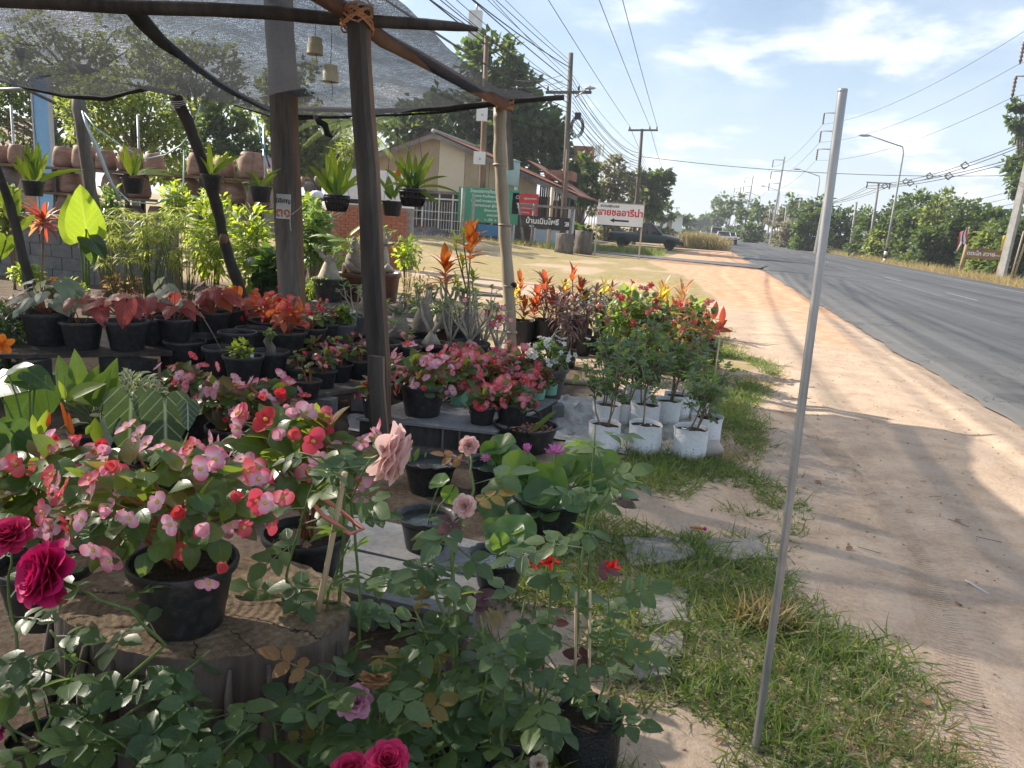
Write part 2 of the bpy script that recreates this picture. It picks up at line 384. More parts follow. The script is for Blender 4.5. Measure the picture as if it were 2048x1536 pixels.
# tyre tread pressed into the loose sand
sp = N(t, 'ShaderNodeSeparateXYZ', {0: gv})
cx = mathn(t, 'SUBTRACT', sp.outputs[0], mathn(t, 'ADD', .72, mathn(t, 'MULTIPLY', mathn(t, 'SINE', mathn(t, 'MULTIPLY', mathn(t, 'SUBTRACT', sp.outputs[1], 3.1), .95)), .33)))
cx = mathn(t, 'SUBTRACT', cx, .55)
band = mathn(t, 'MULTIPLY', smooth(t, mathn(t, 'ABSOLUTE', cx), .13, .09), mathn(t, 'MULTIPLY', smooth(t, sp.outputs[1], 2.0, 2.6), smooth(t, sp.outputs[1], 6.2, 5.0)))
lug = smooth(t, mathn(t, 'SINE', mathn(t, 'ADD', mathn(t, 'MULTIPLY', sp.outputs[1], 135), mathn(t, 'MULTIPLY', mathn(t, 'MULTIPLY', cx, cx), 420))), .55, .95)
trd = mathn(t, 'MULTIPLY', mathn(t, 'MULTIPLY', band, lug), smooth(t, n_mid, .36, .55))
hgt = mathn(t, 'ADD', mathn(t, 'ADD', mathn(t, 'MULTIPLY', n_fin, .8), mathn(t, 'MULTIPLY', n_mid, 1.2)), mathn(t, 'MULTIPLY', trd, -.55))
bn = N(t, 'ShaderNodeBump', {'Height': hgt, 'Strength': .55, 'Distance': .022}); t.links.new(bn.outputs[0], b.inputs['Normal'])
N(t, 'ShaderNodeOutputMaterial', {'Surface': b.outputs[0]})

def axis(a, lo, hi, step, far_lo, far_hi, grow=1.22):
    xs = list(np.arange(lo, hi+1e-6, step)); s = step
    while xs[-1] < far_hi: s *= grow; xs.append(xs[-1]+s)
    s = step
    while xs[0] > far_lo: s *= grow; xs.insert(0, xs[0]-s)
    return np.array(xs)
gx = axis(0, -7, 5, .10, -900, 900); gy = axis(0, .2, 13, .11, -60, 1500, 1.09)
X, Y = np.meshgrid(gx, gy); nxg, nyg = len(gx), len(gy)
nz = np.array([[fbm(x, y, .45, 3, 2.3) if (abs(x) < 40 and y < 90) else 0 for x in gx] for y in gy])
nz2 = np.array([[fbm(x, y, 3.5, 2, 5.1) if (-9 < x < 6 and y < 16) else 0 for x in gx] for y in gy])
RL = np.array([road_left(y) if y < 400 else XL for y in gy])[:, None]
Z = .018*nz + .010*nz2
for xc in (1.25, 2.65): Z -= .028*np.exp(-((X-xc-.18*np.sin(Y*.35+xc))/.16)**2)*(.6+.8*nz)*(Y < 60); Z += .014*np.exp(-((X-xc-.26-.18*np.sin(Y*.35+xc))/.08)**2)*(Y < 60)
under = sstep(-.25, .12, X-RL)*sstep(.25, -.12, X-XR)
Z = Z*(1-under) - .06*under
Z -= .012*sstep(.5, 0, RL-X)*(1-under)
mound = .45*np.exp(-(((X+13.5)/4.5)**2+((Y-31)/6)**2)) + .25*np.exp(-(((X+8.8)/3)**2+((Y-34)/4)**2))
Z = Z + mound*(1-under)
Z = np.where(X > XR, Z - .35*sstep(0, 4, X-XR), Z)
# what grows or lies where: weights that the ground material blends
edge = .78 + .16*np.sin(Y*.9)+.35*nz
edge = np.where(Y > 10.5, np.interp(Y, [10.5, 14, 18, 26, 34, 60], [.75, .55, .75, .0, -1.8, .2]), edge)
lawn_w = sstep(.35, -.35, X-edge)*(sstep(8.2, 9.6, Y))
lawn_w *= 1-.9*sstep(.8, .2, np.abs((Y-16.5)-(X+3)*-.55)*.55)*sstep(-1.2, -2.5, X)*sstep(-9, -6, X)
lawn_w *= .40+.60*sstep(-.40, .10, nz)
lawn_w = np.maximum(lawn_w, sstep(XR+.4, XR+1.2, X))
lawn_w = np.maximum(lawn_w, sstep(70, 90, Y)*sstep(2.6, 1.5, X))
soil_w = sstep(.25, -.3, X-(.25+.25*nz))*sstep(8.6, 7.6, Y-.35*nz+np.minimum(X+3, 0)*.0)
soil_w = np.maximum(soil_w, sstep(-2.4, -3.0, X)*sstep(14, 11, Y))
soil_w *= 1-.75*sstep(-1.25, -.5, X)

red_w = sstep(11, 22, Y)*sstep(.2, 1.0, X-edge+.6)*sstep(75, 45, Y)
red_w = np.maximum(red_w, .6*sstep(9, 13, Y)*sstep(.8, .1, np.abs(X-2.3)))
red_w = np.maximum(red_w, .75*np.exp(-(((X+14)/5)**2+((Y-27)/6)**2)))
i0 = np.arange(nyg-1)[:, None]*nxg+np.arange(nxg-1)[None]
F = np.stack([i0, i0+1, i0+1+nxg, i0+nxg], -1).reshape(-1, 4)
me = arr_mesh('ground', np.stack([X, Y, Z], -1).reshape(-1, 3), F, 'ground')
for nm, wgt in (('lawn', lawn_w), ('soil', soil_w), ('red', red_w)):
    a = me.attributes.new(nm, 'FLOAT', 'POINT'); a.data.foreach_set('value', wgt.astype(np.float32).ravel())
ob('ground', me, kind='structure')
def gz(x, y):                              # ground height under a point
    i = min(max(np.searchsorted(gx, x)-1, 0), nxg-2); j = min(max(np.searchsorted(gy, y)-1, 0), nyg-2)
    fx = (x-gx[i])/(gx[i+1]-gx[i]); fy = (y-gy[j])/(gy[j+1]-gy[j])
    return float((Z[j, i]*(1-fx)+Z[j, i+1]*fx)*(1-fy)+(Z[j+1, i]*(1-fx)+Z[j+1, i+1]*fx)*fy)
def GZ(x, y): p = G(x, y); p.z = gz(p.x, p.y); return p

# asphalt
m, t = newmat('asphalt'); v = N(t, 'ShaderNodeTexCoord').outputs['Object']
vs_ = N(t, 'ShaderNodeMapping', {'Vector': v, 'Scale': (1, .03, 1)}).outputs[0]
a1 = noi(t, v, 90, 4, .7); a2 = noi(t, vs_, 1.6, 5, .6, .2); a3 = noi(t, v, .8, 5, .6)
col = ramp(t, smooth(t, mathn(t, 'ADD', mathn(t, 'MULTIPLY', a1, .45), mathn(t, 'MULTIPLY', a2, .55)), .32, .66), [(.045, .047, .052), (.078, .081, .087), (.12, .122, .126)])
sx = N(t, 'ShaderNodeSeparateXYZ', {0: v}).outputs[0]
dust = smooth(t, mathn(t, 'ADD', sx, mathn(t, 'ADD', mathn(t, 'MULTIPLY', a3, 2.2), mathn(t, 'MULTIPLY', a2, 2.0))), 7.6, 4.6)
col = mixc(t, mathn(t, 'MULTIPLY', dust, .5), col, (.20, .19, .17))
ckn = noi(t, v, .9, 7, .6, 1.2); col = mixc(t, mathn(t, 'MULTIPLY', smooth(t, mathn(t, 'ABSOLUTE', mathn(t, 'SUBTRACT', ckn, .5)), .007, .002), .75), col, (.03, .03, .03)); col = mixc(t, mathn(t, 'MULTIPLY', smooth(t, noi(t, v, .35, 3, .5), .60, .63), .45), col, (.05, .051, .055))
b = N(t, 'ShaderNodeBsdfPrincipled', {'Base Color': col, 'Roughness': .82, 'Specular IOR Level': .3})
bn = N(t, 'ShaderNodeBump', {'Height': a1, 'Strength': .5, 'Distance': .006}); t.links.new(bn.outputs[0], b.inputs['Normal'])
N(t, 'ShaderNodeOutputMaterial', {'Surface': b.outputs[0]})
m, t = newmat('road_paint'); v = N(t, 'ShaderNodeTexCoord').outputs['Object']
w1 = smooth(t, noi(t, v, 14, 6, .75), .38, .62)
b = N(t, 'ShaderNodeBsdfPrincipled', {'Base Color': mixc(t, w1, (.10, .10, .105), (.30, .30, .30)), 'Roughness': .75}); N(t, 'ShaderNodeOutputMaterial', {'Surface': b.outputs[0]})
ys = list(np.arange(-20, 40, .12)) + list(np.arange(40, 1400, 4.0))
mb = MB(); vs = []
for y in ys:
    e = road_left(y); vs += [(e, y, gz(e-.02, y)+.012 if y < 60 else -.012), (e+.25, y, .006), (XR-.05, y, .006), (XR+.05*math.sin(y*1.7), y, -.02)]
mb.add(vs, [(i*4+k, i*4+k+1, i*4+5+k, i*4+4+k) for i in range(len(ys)-1) for k in range(3)])
road = mb.obj('road', 'asphalt', smooth=False, kind='structure')
def strip(name, x0, x1, y0, y1, z, mat, parent):
    return MB().add([(x0, y0, z), (x1, y0, z), (x1, y1, z), (x0, y1, z)], [(0, 1, 2, 3)]).obj(name, mat, parent, False)
strip('edge_line', 12.55, 12.68, -20, 900, .011, 'road_paint', road)
for k in range(30):
    strip('lane_dash', 8.55, 8.67, 8+k*9.0, 11+k*9.0, .011, 'road_paint', road)
p = G(1755, 648); MB().add([(p.x-.35, p.y-.1, .012), (p.x+.1, p.y-.04, .012), (p.x+.55, p.y-.14, .012), (p.x+.12, p.y+.06, .012)], [(0, 1, 2, 3)]).obj('paint_remnant', 'road_paint', road, False)
# side lane
mb = MB(); pts = [(3.4, 38.2, 2.1), (0, 38.8, 1.5), (-4, 40.2, 1.4), (-7, 43.5, 1.4), (-8, 50, 1.5), (-8.2, 70, 1.5)]; vs = []
for i, (x, y, hw) in enumerate(pts):
    a = Vector(pts[min(i+1, 5)][:2])-Vector(pts[max(i-1, 0)][:2]); a.normalize(); nrm = Vector((-a.y, a.x))
    vs += [(x-nrm.x*hw, y-nrm.y*hw, .035), (x+nrm.x*hw, y+nrm.y*hw, .035)]
mb.add(vs, [(i*2, i*2+2, i*2+3, i*2+1) for i in range(5)]); mb.obj('side_lane', 'asphalt', smooth=False, kind='structure')

# ------------------------------------------------------------------ shared materials
surf('dark_wood', [(.02, .018, .016), (.055, .045, .038), (.10, .085, .07)], 3, .75, .6, 22, (1, 1, .15), bdist=.006)
surf('grey_wood', [(.06, .052, .045), (.13, .115, .10), (.22, .19, .165)], 3, .8, .6, 26, (1, 1, .12), bdist=.006)
surf('brown_wood', [(.09, .055, .035), (.18, .11, .07), (.27, .18, .12)], 3, .75, .6, 24, (1, 1, .12), bdist=.005)
surf('beam_wood', [(.12, .06, .04), (.20, .11, .075), (.30, .19, .14)], 4, .75, .5, 22, (1, .15, 1), bdist=.005)
surf('bamboo', [(.22, .175, .12), (.34, .28, .20), (.42, .36, .27)], 2.5, .55, .35, 30, (1, 1, .1), bdist=.003)
surf('stick', [(.35, .26, .16), (.50, .39, .25), (.58, .48, .33)], 4, .7, .3, 30, (1, 1, .15), bdist=.002)
surf('bark', [(.05, .04, .035), (.13, .11, .095), (.24, .21, .18)], 4, .9, 1.0, 16, (1, 1, .12), bdist=.02)
surf('bark_old', [(.035, .026, .022), (.105, .082, .07), (.21, .175, .155)], 4, .9, 1.0, 18, (1, 1, .10), bdist=.015)
surf('cut_wood', [(.17, .12, .075), (.30, .225, .15), (.40, .31, .22)], 5, .85, .5, 34, bdist=.006)
surf('black_plastic', [(.010, .011, .014), (.018, .019, .022), (.055, .050, .045)], 5, .42, .12, 60, spec=.45, bdist=.002)
surf('grey_plastic', [(.06, .064, .075), (.085, .09, .10), (.12, .125, .135)], 5, .5, .12, 60, spec=.4, bdist=.002)
surf('mint_plastic', [(.22, .50, .36), (.26, .56, .41), (.30, .60, .46)], 5, .45, .08, 50, spec=.4, bdist=.002)
surf('white_bag', [(.66, .67, .70), (.76, .77, .79), (.82, .82, .82)], 5, .55, .45, 9, spec=.35, bdist=.012)
t = MATS['white_bag'].node_tree; pb_ = next(n for n in t.nodes if n.type == 'BSDF_PRINCIPLED'); ci = pb_.inputs['Base Color'].links[0].from_socket
ov_ = N(t, 'ShaderNodeTexCoord').outputs['Object']; zz_ = N(t, 'ShaderNodeSeparateXYZ', {0: ov_}).outputs[2]
t.links.new(mixc(t, mathn(t, 'MULTIPLY', smooth(t, mathn(t, 'SUBTRACT', mathn(t, 'MULTIPLY', noi(t, coords(t), 4, 5, .7), .9), zz_), -.15, .35), .7), ci, (.30, .23, .17)), pb_.inputs['Base Color'])
surf('black_bag', [(.008, .008, .010), (.016, .016, .019), (.03, .03, .034)], 8, .35, .55, 12, spec=.5, bdist=.012)
surf('potting_soil', [(.025, .017, .012), (.075, .052, .037), (.17, .12, .085)], 14, .95, 1.0, 60, bdist=.02)
surf('terracotta', [(.17, .085, .055), (.28, .16, .11), (.38, .26, .19)], 3, .7, .2, 30, (1, 1, 3), bdist=.004)
surf('glazed_brown', [(.05, .022, .016), (.10, .042, .028), (.16, .07, .045)], 3, .3, .1, 20, spec=.5, bdist=.002)
surf('grey_pottery', [(.13, .11, .09), (.22, .19, .16), (.30, .265, .23)], 3, .8, .3, 25, (1, 1, 2), bdist=.006)
surf('concrete', [(.22, .215, .205), (.30, .295, .28), (.38, .37, .35)], 4, .9, .4, 40, bdist=.005)
surf('slab', [(.13, .13, .135), (.20, .20, .205), (.27, .265, .26)], 4, .88, .4, 46, bdist=.004)
surf('block', [(.13, .135, .135), (.19, .195, .195), (.26, .26, .255)], 5, .92, .5, 40, bdist=.006)
surf('mortar', [(.20, .195, .185), (.28, .275, .265)], 9, .95, .4, 60, bdist=.004)
surf('white_wall', [(.55, .55, .55), (.66, .66, .65), (.74, .73, .71)], 1.5, .85, .2, 14, bdist=.004)
surf('blue_wall', [(.50, .60, .66), (.58, .67, .72)], 1.5, .85, .2, 14, bdist=.004)
surf('tan_wall', [(.34, .255, .165), (.40, .31, .21), (.45, .36, .255)], 1.2, .8, .15, 12, bdist=.004)
surf('cream_panel', [(.60, .52, .39), (.66, .585, .46)], 1.5, .8, .1, 12, bdist=.003)
surf('dim_wall', [(.19, .155, .125), (.26, .215, .175), (.33, .28, .23)], 1.2, .9, .2, 12, bdist=.004)
surf('old_timber', [(.10, .09, .085), (.19, .17, .155), (.27, .25, .225)], 2.5, .85, .5, 22, (.3, 1, 1), bdist=.006)
surf('rust_roof', [(.22, .09, .055), (.33, .15, .095), (.40, .21, .145)], 1.1, .75, .3, 14, bdist=.006)
surf('grey_roof', [(.30, .28, .26), (.40, .38, .36)], 1.4, .7, .3, 14, bdist=.006)
surf('red_brick', [(.30, .10, .055), (.42, .16, .085)], 2, .85, .3, 20, bdist=.006)
surf('steel', [(.25, .265, .28), (.36, .375, .39), (.44, .45, .46)], 10, .42, .12, 60, (1, 1, .2), metal=.75, spec=.5, bdist=.0015)
surf('galv', [(.33, .34, .345), (.45, .455, .46)], 5, .5, .1, 40, metal=.5, bdist=.002)
surf('white_paint', [(.68, .68, .67), (.78, .78, .77)], 3, .6, .1, 30, bdist=.002)
surf('red_paint', [(.50, .035, .03), (.62, .055, .045)], 3, .5, .08, 30, bdist=.002)
surf('green_paint', [(.055, .27, .165), (.075, .33, .205)], 2, .6, .08, 30, bdist=.002)
surf('blue_paint', [(.04, .17, .35), (.06, .22, .42)], 2, .6, .08, 30, bdist=.002)
surf('black_paint', [(.012, .012, .013), (.03, .028, .028), (.07, .062, .056)], 4, .75, .3, 30, (1, 1, .3), bdist=.003)
surf('letter_white', [(.72, .72, .70), (.80, .80, .79)], 6, .6, .0)
surf('letter_red', [(.52, .015, .02), (.58, .02, .025)], 6, .6, .0)
surf('letter_black', [(.015, .015, .017), (.025, .025, .028)], 6, .6, .0)
surf('letter_orange', [(.55, .17, .05), (.62, .22, .08)], 6, .6, .0)
surf('tarp', [(.20, .175, .15), (.37, .355, .335), (.52, .51, .50)], 3, .5, .5, 14, spec=.4, bdist=.012)
surf('wire', [(.018, .018, .02), (.03, .03, .032)], 4, .6, .0)
surf('rope_white', [(.58, .58, .56), (.70, .70, .68)], 20, .8, .2, 60, bdist=.001)
surf('hose', [(.34, .50, .49), (.46, .60, .58)], 8, .5, .1, 30, bdist=.001)
surf('rope_orange', [(.40, .16, .07), (.58, .28, .14), (.65, .38, .22)], 16, .8, .4, 60, bdist=.003)
surf('pink_tie', [(.66, .20, .16), (.74, .28, .22)], 10, .45, .1, 40, bdist=.001)
surf('stem_green', [(.06, .11, .03), (.11, .17, .05), (.16, .20, .08)], 8, .55, .15, 40, bdist=.001)
surf('stem_red', [(.22, .07, .04), (.32, .12, .06), (.28, .18, .07)], 8, .5, .1, 40, bdist=.001)
surf('stem_wood', [(.12, .085, .055), (.22, .17, .12), (.33, .27, .20)], 8, .8, .4, 40, (1, 1, .3), bdist=.002)
surf('caudex', [(.25, .22, .17), (.40, .36, .29), (.50, .46, .38)], 7, .75, .35, 30, bdist=.006)
surf('rubber', [(.010, .010, .010), (.022, .021, .020)], 6, .8, .2, 40, bdist=.003)
m, t = newmat('water'); b = N(t, 'ShaderNodeBsdfPrincipled', {'Base Color': C((.03, .04, .04)), 'Roughness': .02, 'Specular IOR Level': 1.0, 'IOR': 1.7})
bn = N(t, 'ShaderNodeBump', {'Height': noi(t, coords(t), 9, 2, .5), 'Strength': .05, 'Distance': .01}); t.links.new(bn.outputs[0], b.inputs['Normal'])
N(t, 'ShaderNodeOutputMaterial', {'Surface': b.outputs[0]})
m, t = newmat('glass'); b = N(t, 'ShaderNodeBsdfPrincipled', {'Base Color': C((.015, .018, .02)), 'Roughness': .06, 'Specular IOR Level': .7}); N(t, 'ShaderNodeOutputMaterial', {'Surface': b.outputs[0]})
def paint(name, c, rough=.32, coat=.6):
    m, t = newmat(name); n1 = noi(t, coords(t), 3, 5, .6)
    b = N(t, 'ShaderNodeBsdfPrincipled', {'Base Color': mixc(t, mathn(t, 'MULTIPLY', smooth(t, n1, .4, .7), .25), c, tuple(q*.6+.06 for q in c)), 'Roughness': rough, 'Coat Weight': coat, 'Coat Roughness': .12}); N(t, 'ShaderNodeOutputMaterial', {'Surface': b.outputs[0]})
paint('car_green', (.018, .045, .048)); paint('car_white', (.74, .74, .74)); paint('car_dark', (.03, .032, .04)); paint('car_maroon', (.10, .02, .02)); paint('car_silver', (.4, .41, .43))
paint('wheel_red', (.50, .045, .035), .45, .2); paint('chrome', (.5, .5, .5), .25, .3); paint('lamp_orange', (.7, .2, .04), .3, .4); paint('lamp_red', (.45, .02, .02), .3, .4)
# shade netting: woven threads with light through the gaps
for nm_, op_ in (('shade_net', .92), ('thin_net', .62)):  # second net is made thinner only to pass more sun to the foreground
    m, t = newmat(nm_); v = N(t, 'ShaderNodeTexCoord').outputs['UV']
    st = N(t, 'ShaderNodeMapping', {'Vector': v, 'Scale': (1, 5, 1)}).outputs[0]
    k1 = noi(t, st, 22, 6, .8); k2 = noi(t, v, 3, 5, .6); k3 = noi(t, v, 190, 2, .6)
    hole = mathn(t, 'MULTIPLY', smooth(t, mathn(t, 'ADD', mathn(t, 'MULTIPLY', k1, .5), mathn(t, 'MULTIPLY', k3, .5)),   .50, .60), mathn(t, 'ADD', .25, smooth(t, k2, .3, .7)))
    fac = mathn(t, 'SUBTRACT', op_, mathn(t, 'MULTIPLY', hole, .70), True)
    d = N(t, 'ShaderNodeBsdfDiffuse', {'Color': C((.022, .023, .025))}); tl = N(t, 'ShaderNodeBsdfTranslucent', {'Color': C((.030, .031, .034))})
    ds = N(t, 'ShaderNodeAddShader', {0: d.outputs[0], 1: tl.outputs[0]}); tr = N(t, 'ShaderNodeBsdfTransparent')
    mx = N(t, 'ShaderNodeMixShader', {0: fac, 1: tr.outputs[0], 2: ds.outputs[0]}); N(t, 'ShaderNodeOutputMaterial', {'Surface': mx.outputs[0]})

leafmat('rose_leaf', [(.048, .09, .045), (.066, .12, .056), (.095, .155, .068), (.15, .20, .08)], (.28, .44, .06), .38, .36, 'mid', (.14, .20, .10), pos=[0, .4, .8, 1])
leafmat('rose_young', [(.20, .14, .04), (.28, .20, .06), (.25, .09, .05)], (.6, .45, .08), .4, .4, 'mid', (.3, .25, .1))
leafmat('rose_purple', [(.09, .035, .04), (.13, .05, .055)], (.3, .08, .08), .3, .35, 'mid', (.2, .08, .08))
leafmat('begonia_leaf', [(.04, .09, .03), (.06, .13, .036), (.10, .18, .045), (.16, .19, .05)], (.40, .50, .05), .42, .28, 'mid', (.18, .22, .08), pos=[0, .5, .85, 1])
leafmat('bronze_leaf', [(.07, .075, .025), (.12, .10, .035), (.14, .07, .035)], (.5, .35, .08), .42, .28, 'mid', (.2, .16, .08))
leafmat('dark_leaf', [(.018, .050, .022), (.028, .075, .028), (.05, .11, .035)], (.25, .42, .05), .34, .30, 'ally', (.07, .15, .07))
leafmat('broad_leaf', [(.035, .095, .035), (.055, .135, .045), (.10, .19, .05)], (.40, .55, .06), .45, .32, 'mid', (.18, .28, .12))
leafmat('velvet_leaf', [(.028, .062, .038), (.036, .078, .045), (.055, .10, .05)], (.3, .42, .10), .35, .40, 'white', (.55, .62, .45))
leafmat('variegated_leaf', [(.09, .15, .06), (.13, .20, .08), (.18, .24, .12)], (.5, .55, .25), .35, .45, 'edge', (.60, .62, .44))
leafmat('elephant_leaf', [(.10, .21, .03), (.15, .27, .03), (.22, .32, .04)], (.52, .66, .05), .52, .35, 'ally', (.34, .42, .12))
leafmat('caladium_red', [(.26, .05, .055), (.36, .085, .085), (.30, .11, .07), (.42, .16, .15)], (.75, .14, .12), .42, .42, 'red', (.52, .20, .22))
leafmat('caladium_orange', [(.42, .10, .05), (.52, .16, .06), (.50, .07, .05)], (.95, .25, .06), .45, .4, 'red', (.55, .22, .15))
leafmat('caladium_pale', [(.20, .27, .20), (.32, .36, .30), (.42, .42, .36)], (.5, .6, .4), .35, .5, 'red', (.16, .26, .15))
leafmat('bright_leaf', [(.09, .19, .03), (.15, .26, .035), (.24, .32, .05)], (.60, .70, .05), .5, .4, 'mid', (.3, .4, .12))
leafmat('cyperus', [(.16, .25, .05), (.26, .32, .08), (.40, .42, .16)], (.6, .65, .15), .5, .45)
leafmat('orchid_leaf', [(.045, .11, .025), (.075, .16, .03), (.16, .27, .04)], (.50, .66, .05), .48, .35, 'mid', (.15, .25, .08))
leafmat('croton_orange', [(.42, .10, .02), (.52, .15, .03), (.36, .06, .02)], (.95, .28, .04), .5, .33, 'mid', (.6, .3, .08))
leafmat('croton_red', [(.24, .045, .03), (.34, .08, .04), (.12, .07, .03), (.20, .17, .04)], (.8, .15, .06), .42, .33, 'mid', (.45, .18, .08))
leafmat('croton_yellow', [(.48, .38, .03), (.55, .45, .05), (.34, .34, .05)], (.95, .80, .08), .45, .36, 'mid', (.6, .5, .1))
leafmat('purple_leaf', [(.045, .025, .028), (.075, .042, .045), (.11, .075, .07), (.09, .10, .06)], (.3, .12, .12), .25, .28, 'mid', (.14, .09, .09))
leafmat('adenium_leaf', [(.07, .13, .055), (.11, .18, .075), (.18, .25, .10)], (.42, .58, .12), .4, .35, 'mid', (.2, .28, .12))
leafmat('lotus_leaf', [(.040, .105, .045), (.065, .145, .06), (.11, .19, .075)], (.42, .62, .04), .42, .35, 'mid', (.10, .18, .09))
leafmat('canna_leaf', [(.18, .03, .022), (.26, .045, .03), (.30, .08, .04)], (.7, .10, .05), .4, .33, 'mid', (.3, .1, .07))
leafmat('spike_leaf', [(.30, .16, .09), (.42, .28, .14), (.26, .10, .07)], (.8, .4, .2), .4, .4, 'mid', (.5, .35, .2))
leafmat('dry_leaf', [(.28, .16, .08), (.38, .25, .13), (.20, .11, .06)], (.5, .3, .1), .25, .7)
leafmat('grass_blade', [(.055, .115, .03), (.085, .155, .04), (.14, .19, .06), (.28, .26, .12)], (.35, .45, .08), .35, .55, pos=[0, .45, .75, 1])
leafmat('dry_grass', [(.26, .19, .095), (.36, .28, .15), (.21, .175, .08), (.44, .36, .21)], (.5, .40, .17), .35, .65)
leafmat('tree_dark', [(.018, .042, .020), (.03, .062, .026), (.05, .088, .034)], (.22, .34, .05), .34, .5)
leafmat('tree_mid', [(.026, .055, .024), (.042, .078, .030), (.07, .108, .042)], (.26, .38, .07), .32, .5)
leafmat('tree_light', [(.07, .115, .035), (.11, .16, .05), (.17, .21, .07)], (.45, .52, .10), .42, .55)
leafmat('tree_grey', [(.12, .115, .085), (.17, .16, .12), (.22, .21, .16)], (.4, .4, .2), .3, .6)
leafmat('palm_leaf', [(.045, .075, .035), (.07, .105, .045), (.12, .15, .07)], (.35, .45, .10), .35, .45)
petalmat('begonia_petal', (.84, .58, .66), (.80, .30, .42), (.74, .09, .14), .42, .2, .95)
petalmat('begonia_coral', (.78, .26, .26), (.72, .10, .11), (.66, .05, .06), .4, .1, .9)
petalmat('begonia_bench', (.76, .38, .44), (.70, .16, .24), (.66, .06, .09), .38, .1, .9)
petalmat('rose_pink', (.74, .26, .26), (.82, .54, .50), (.84, .60, .56), .4, .0, .7)
petalmat('rose_magenta', (.48, .008, .06), (.64, .015, .15), (.58, .04, .22), .3, .0, .9)
petalmat('rose_red', (.54, .015, .06), (.66, .04, .15), None, .3, .0, .9)
petalmat('rose_lilac', (.62, .22, .36), (.70, .36, .50), None, .4, .0, .9)
petalmat('rose_withered', (.50, .36, .22), (.62, .52, .42), (.40, .24, .12), .3, .2, .9)
petalmat('lily_petal', (.72, .45, .55), (.66, .22, .50), None, .4, .0, .8)
petalmat('ixora_petal', (.62, .20, .17), (.64, .24, .20), (.60, .10, .08), .4)
petalmat('red_petal', (.60, .02, .02), (.66, .03, .03), None, .35)
petalmat('white_petal', (.80, .80, .78), (.80, .80, .80), None, .35)
petalmat('orange_petal', (.80, .20, .02), (.82, .24, .03), None, .4)
petalmat('yellow_stamen', (.75, .48, .05), (.80, .55, .08), None, .2)
petalmat('adenium_petal', (.82, .70, .70), (.74, .10, .20), (.66, .05, .10), .35, .25, .8)
# ------------------------------------------------------------------ shade canopy and its posts
def rough_post(name, p0, p1, w0, w1, mats, parent=None, segs=7, bend=.02, twist=0, flat=1.0):
    """square post with worn, slightly uneven edges; faces alternate between two materials"""
    mb = MB(); p0, p1 = Vector(p0), Vector(p1); vs = []; d = p1-p0
    for i in range(segs+1):
        q = i/segs; w_ = (w0+(w1-w0)*q)/2; c = p0+d*q+Vector((random.uniform(-bend, bend), random.uniform(-bend, bend), 0))*(0 if i in (0, segs) else 1)
        a0 = twist*q+.5
        for j in range(8):
            a = a0+j*PI/4; rr = w_*(1.22 if j % 2 == 0 else 1.0)*random.uniform(.965, 1.03)
            vs.append(c+Vector((math.cos(a)*rr, math.sin(a)*rr*flat, 0)))
    fs = [(i*8+j, i*8+(j+1) % 8, (i+1)*8+(j+1) % 8, (i+1)*8+j) for i in range(segs) for j in range(8)]
    n = len(fs); fs += [tuple(range(8))[::-1], tuple(segs*8+j for j in range(8))]
    mb.add(vs, fs); mb.m = [0 if (k % 8) in (4, 5, 6, 3) else 1 for k in range(n)]+[0, 0]
    return autosmooth(mb.obj(name, mats, parent), 32)

pa = GZ(768, 884); pat = AT(716, 6, pa.y+.02)
postA = thing('canopy_post', 'dark square timber post lashed with orange cord and splinted at its foot', 'post', pa)
def loc(root, p): return Vector(p)-root.location
rough_post('shaft', (0, 0, -.1), loc(postA, pat), .128, .118, ['dark_wood', 'brown_wood'], postA, 9, .008)
q0 = loc(postA, AT(752, 712, pa.y-.09)); q1 = loc(postA, AT(764, 868, pa.y-.09))
rough_post('splint', (q1.x, q1.y, -.05), q0, .10, .10, ['dark_wood', 'brown_wood'], postA, 4, .004, flat=.5)
mb = MB()
for k in range(14):
    a = random.random()*6.28; r = .085; z0 = pat.z-pa.z-.07+random.uniform(-.07, .03)
    pts = [(loc(postA, pat).x+math.cos(a+s)*r*(1+.25*random.random()), loc(postA, pat).y+math.sin(a+s)*r*(1+.25*random.random()), z0+.05*math.sin(s*1.5+k)) for s in np.linspace(0, 5.4, 12)]
    mb.tube(pts, .0055, 5)
mb.obj('lashing', 'rope_orange', postA)

pb = GZ(1022, 716); path = [(1022, 720), (1020, 640), (1016, 560), (1010, 470), (1004, 380), (999, 300), (1000, 216)]
postB = thing('bamboo_post', 'weathered bamboo canopy post with dark node rings', 'post', pb)
pts = [loc(postB, AT(x, y, pb.y)) for x, y in path]; pts[0].z = -.05
fine = [pts[i].lerp(pts[i+1], k/4) for i in range(6) for k in range(4)]+[pts[-1]]
MB().tube(fine, [.068+.006*math.sin(i*1.7) for i in range(len(fine))], 12, wob=.015).obj('culm', 'bamboo', postB)
for x, y in ((1021, 664), (1019, 572), (1010, 450), (1000, 330)):
    c = loc(postB, AT(x, y, pb.y)); MB().lathe([(.069, -.014), (.080, -.004), (.080, .004), (.069, .014)], 12, c).obj('node', 'bamboo', postB)
c = loc(postB, AT(1028, 570, pb.y-.05)); MB().sphere(c, (.035, .02, .03), 8, 5).obj('knot_stub', 'dark_wood', postB)
c0, c1 = loc(postB, AT(1019, 340, pb.y+.12)), loc(postB, AT(1012, 214, pb.y+.12))
MB().tube([c0, c1], .05, 4).obj('plank', 'grey_wood', postB, False)

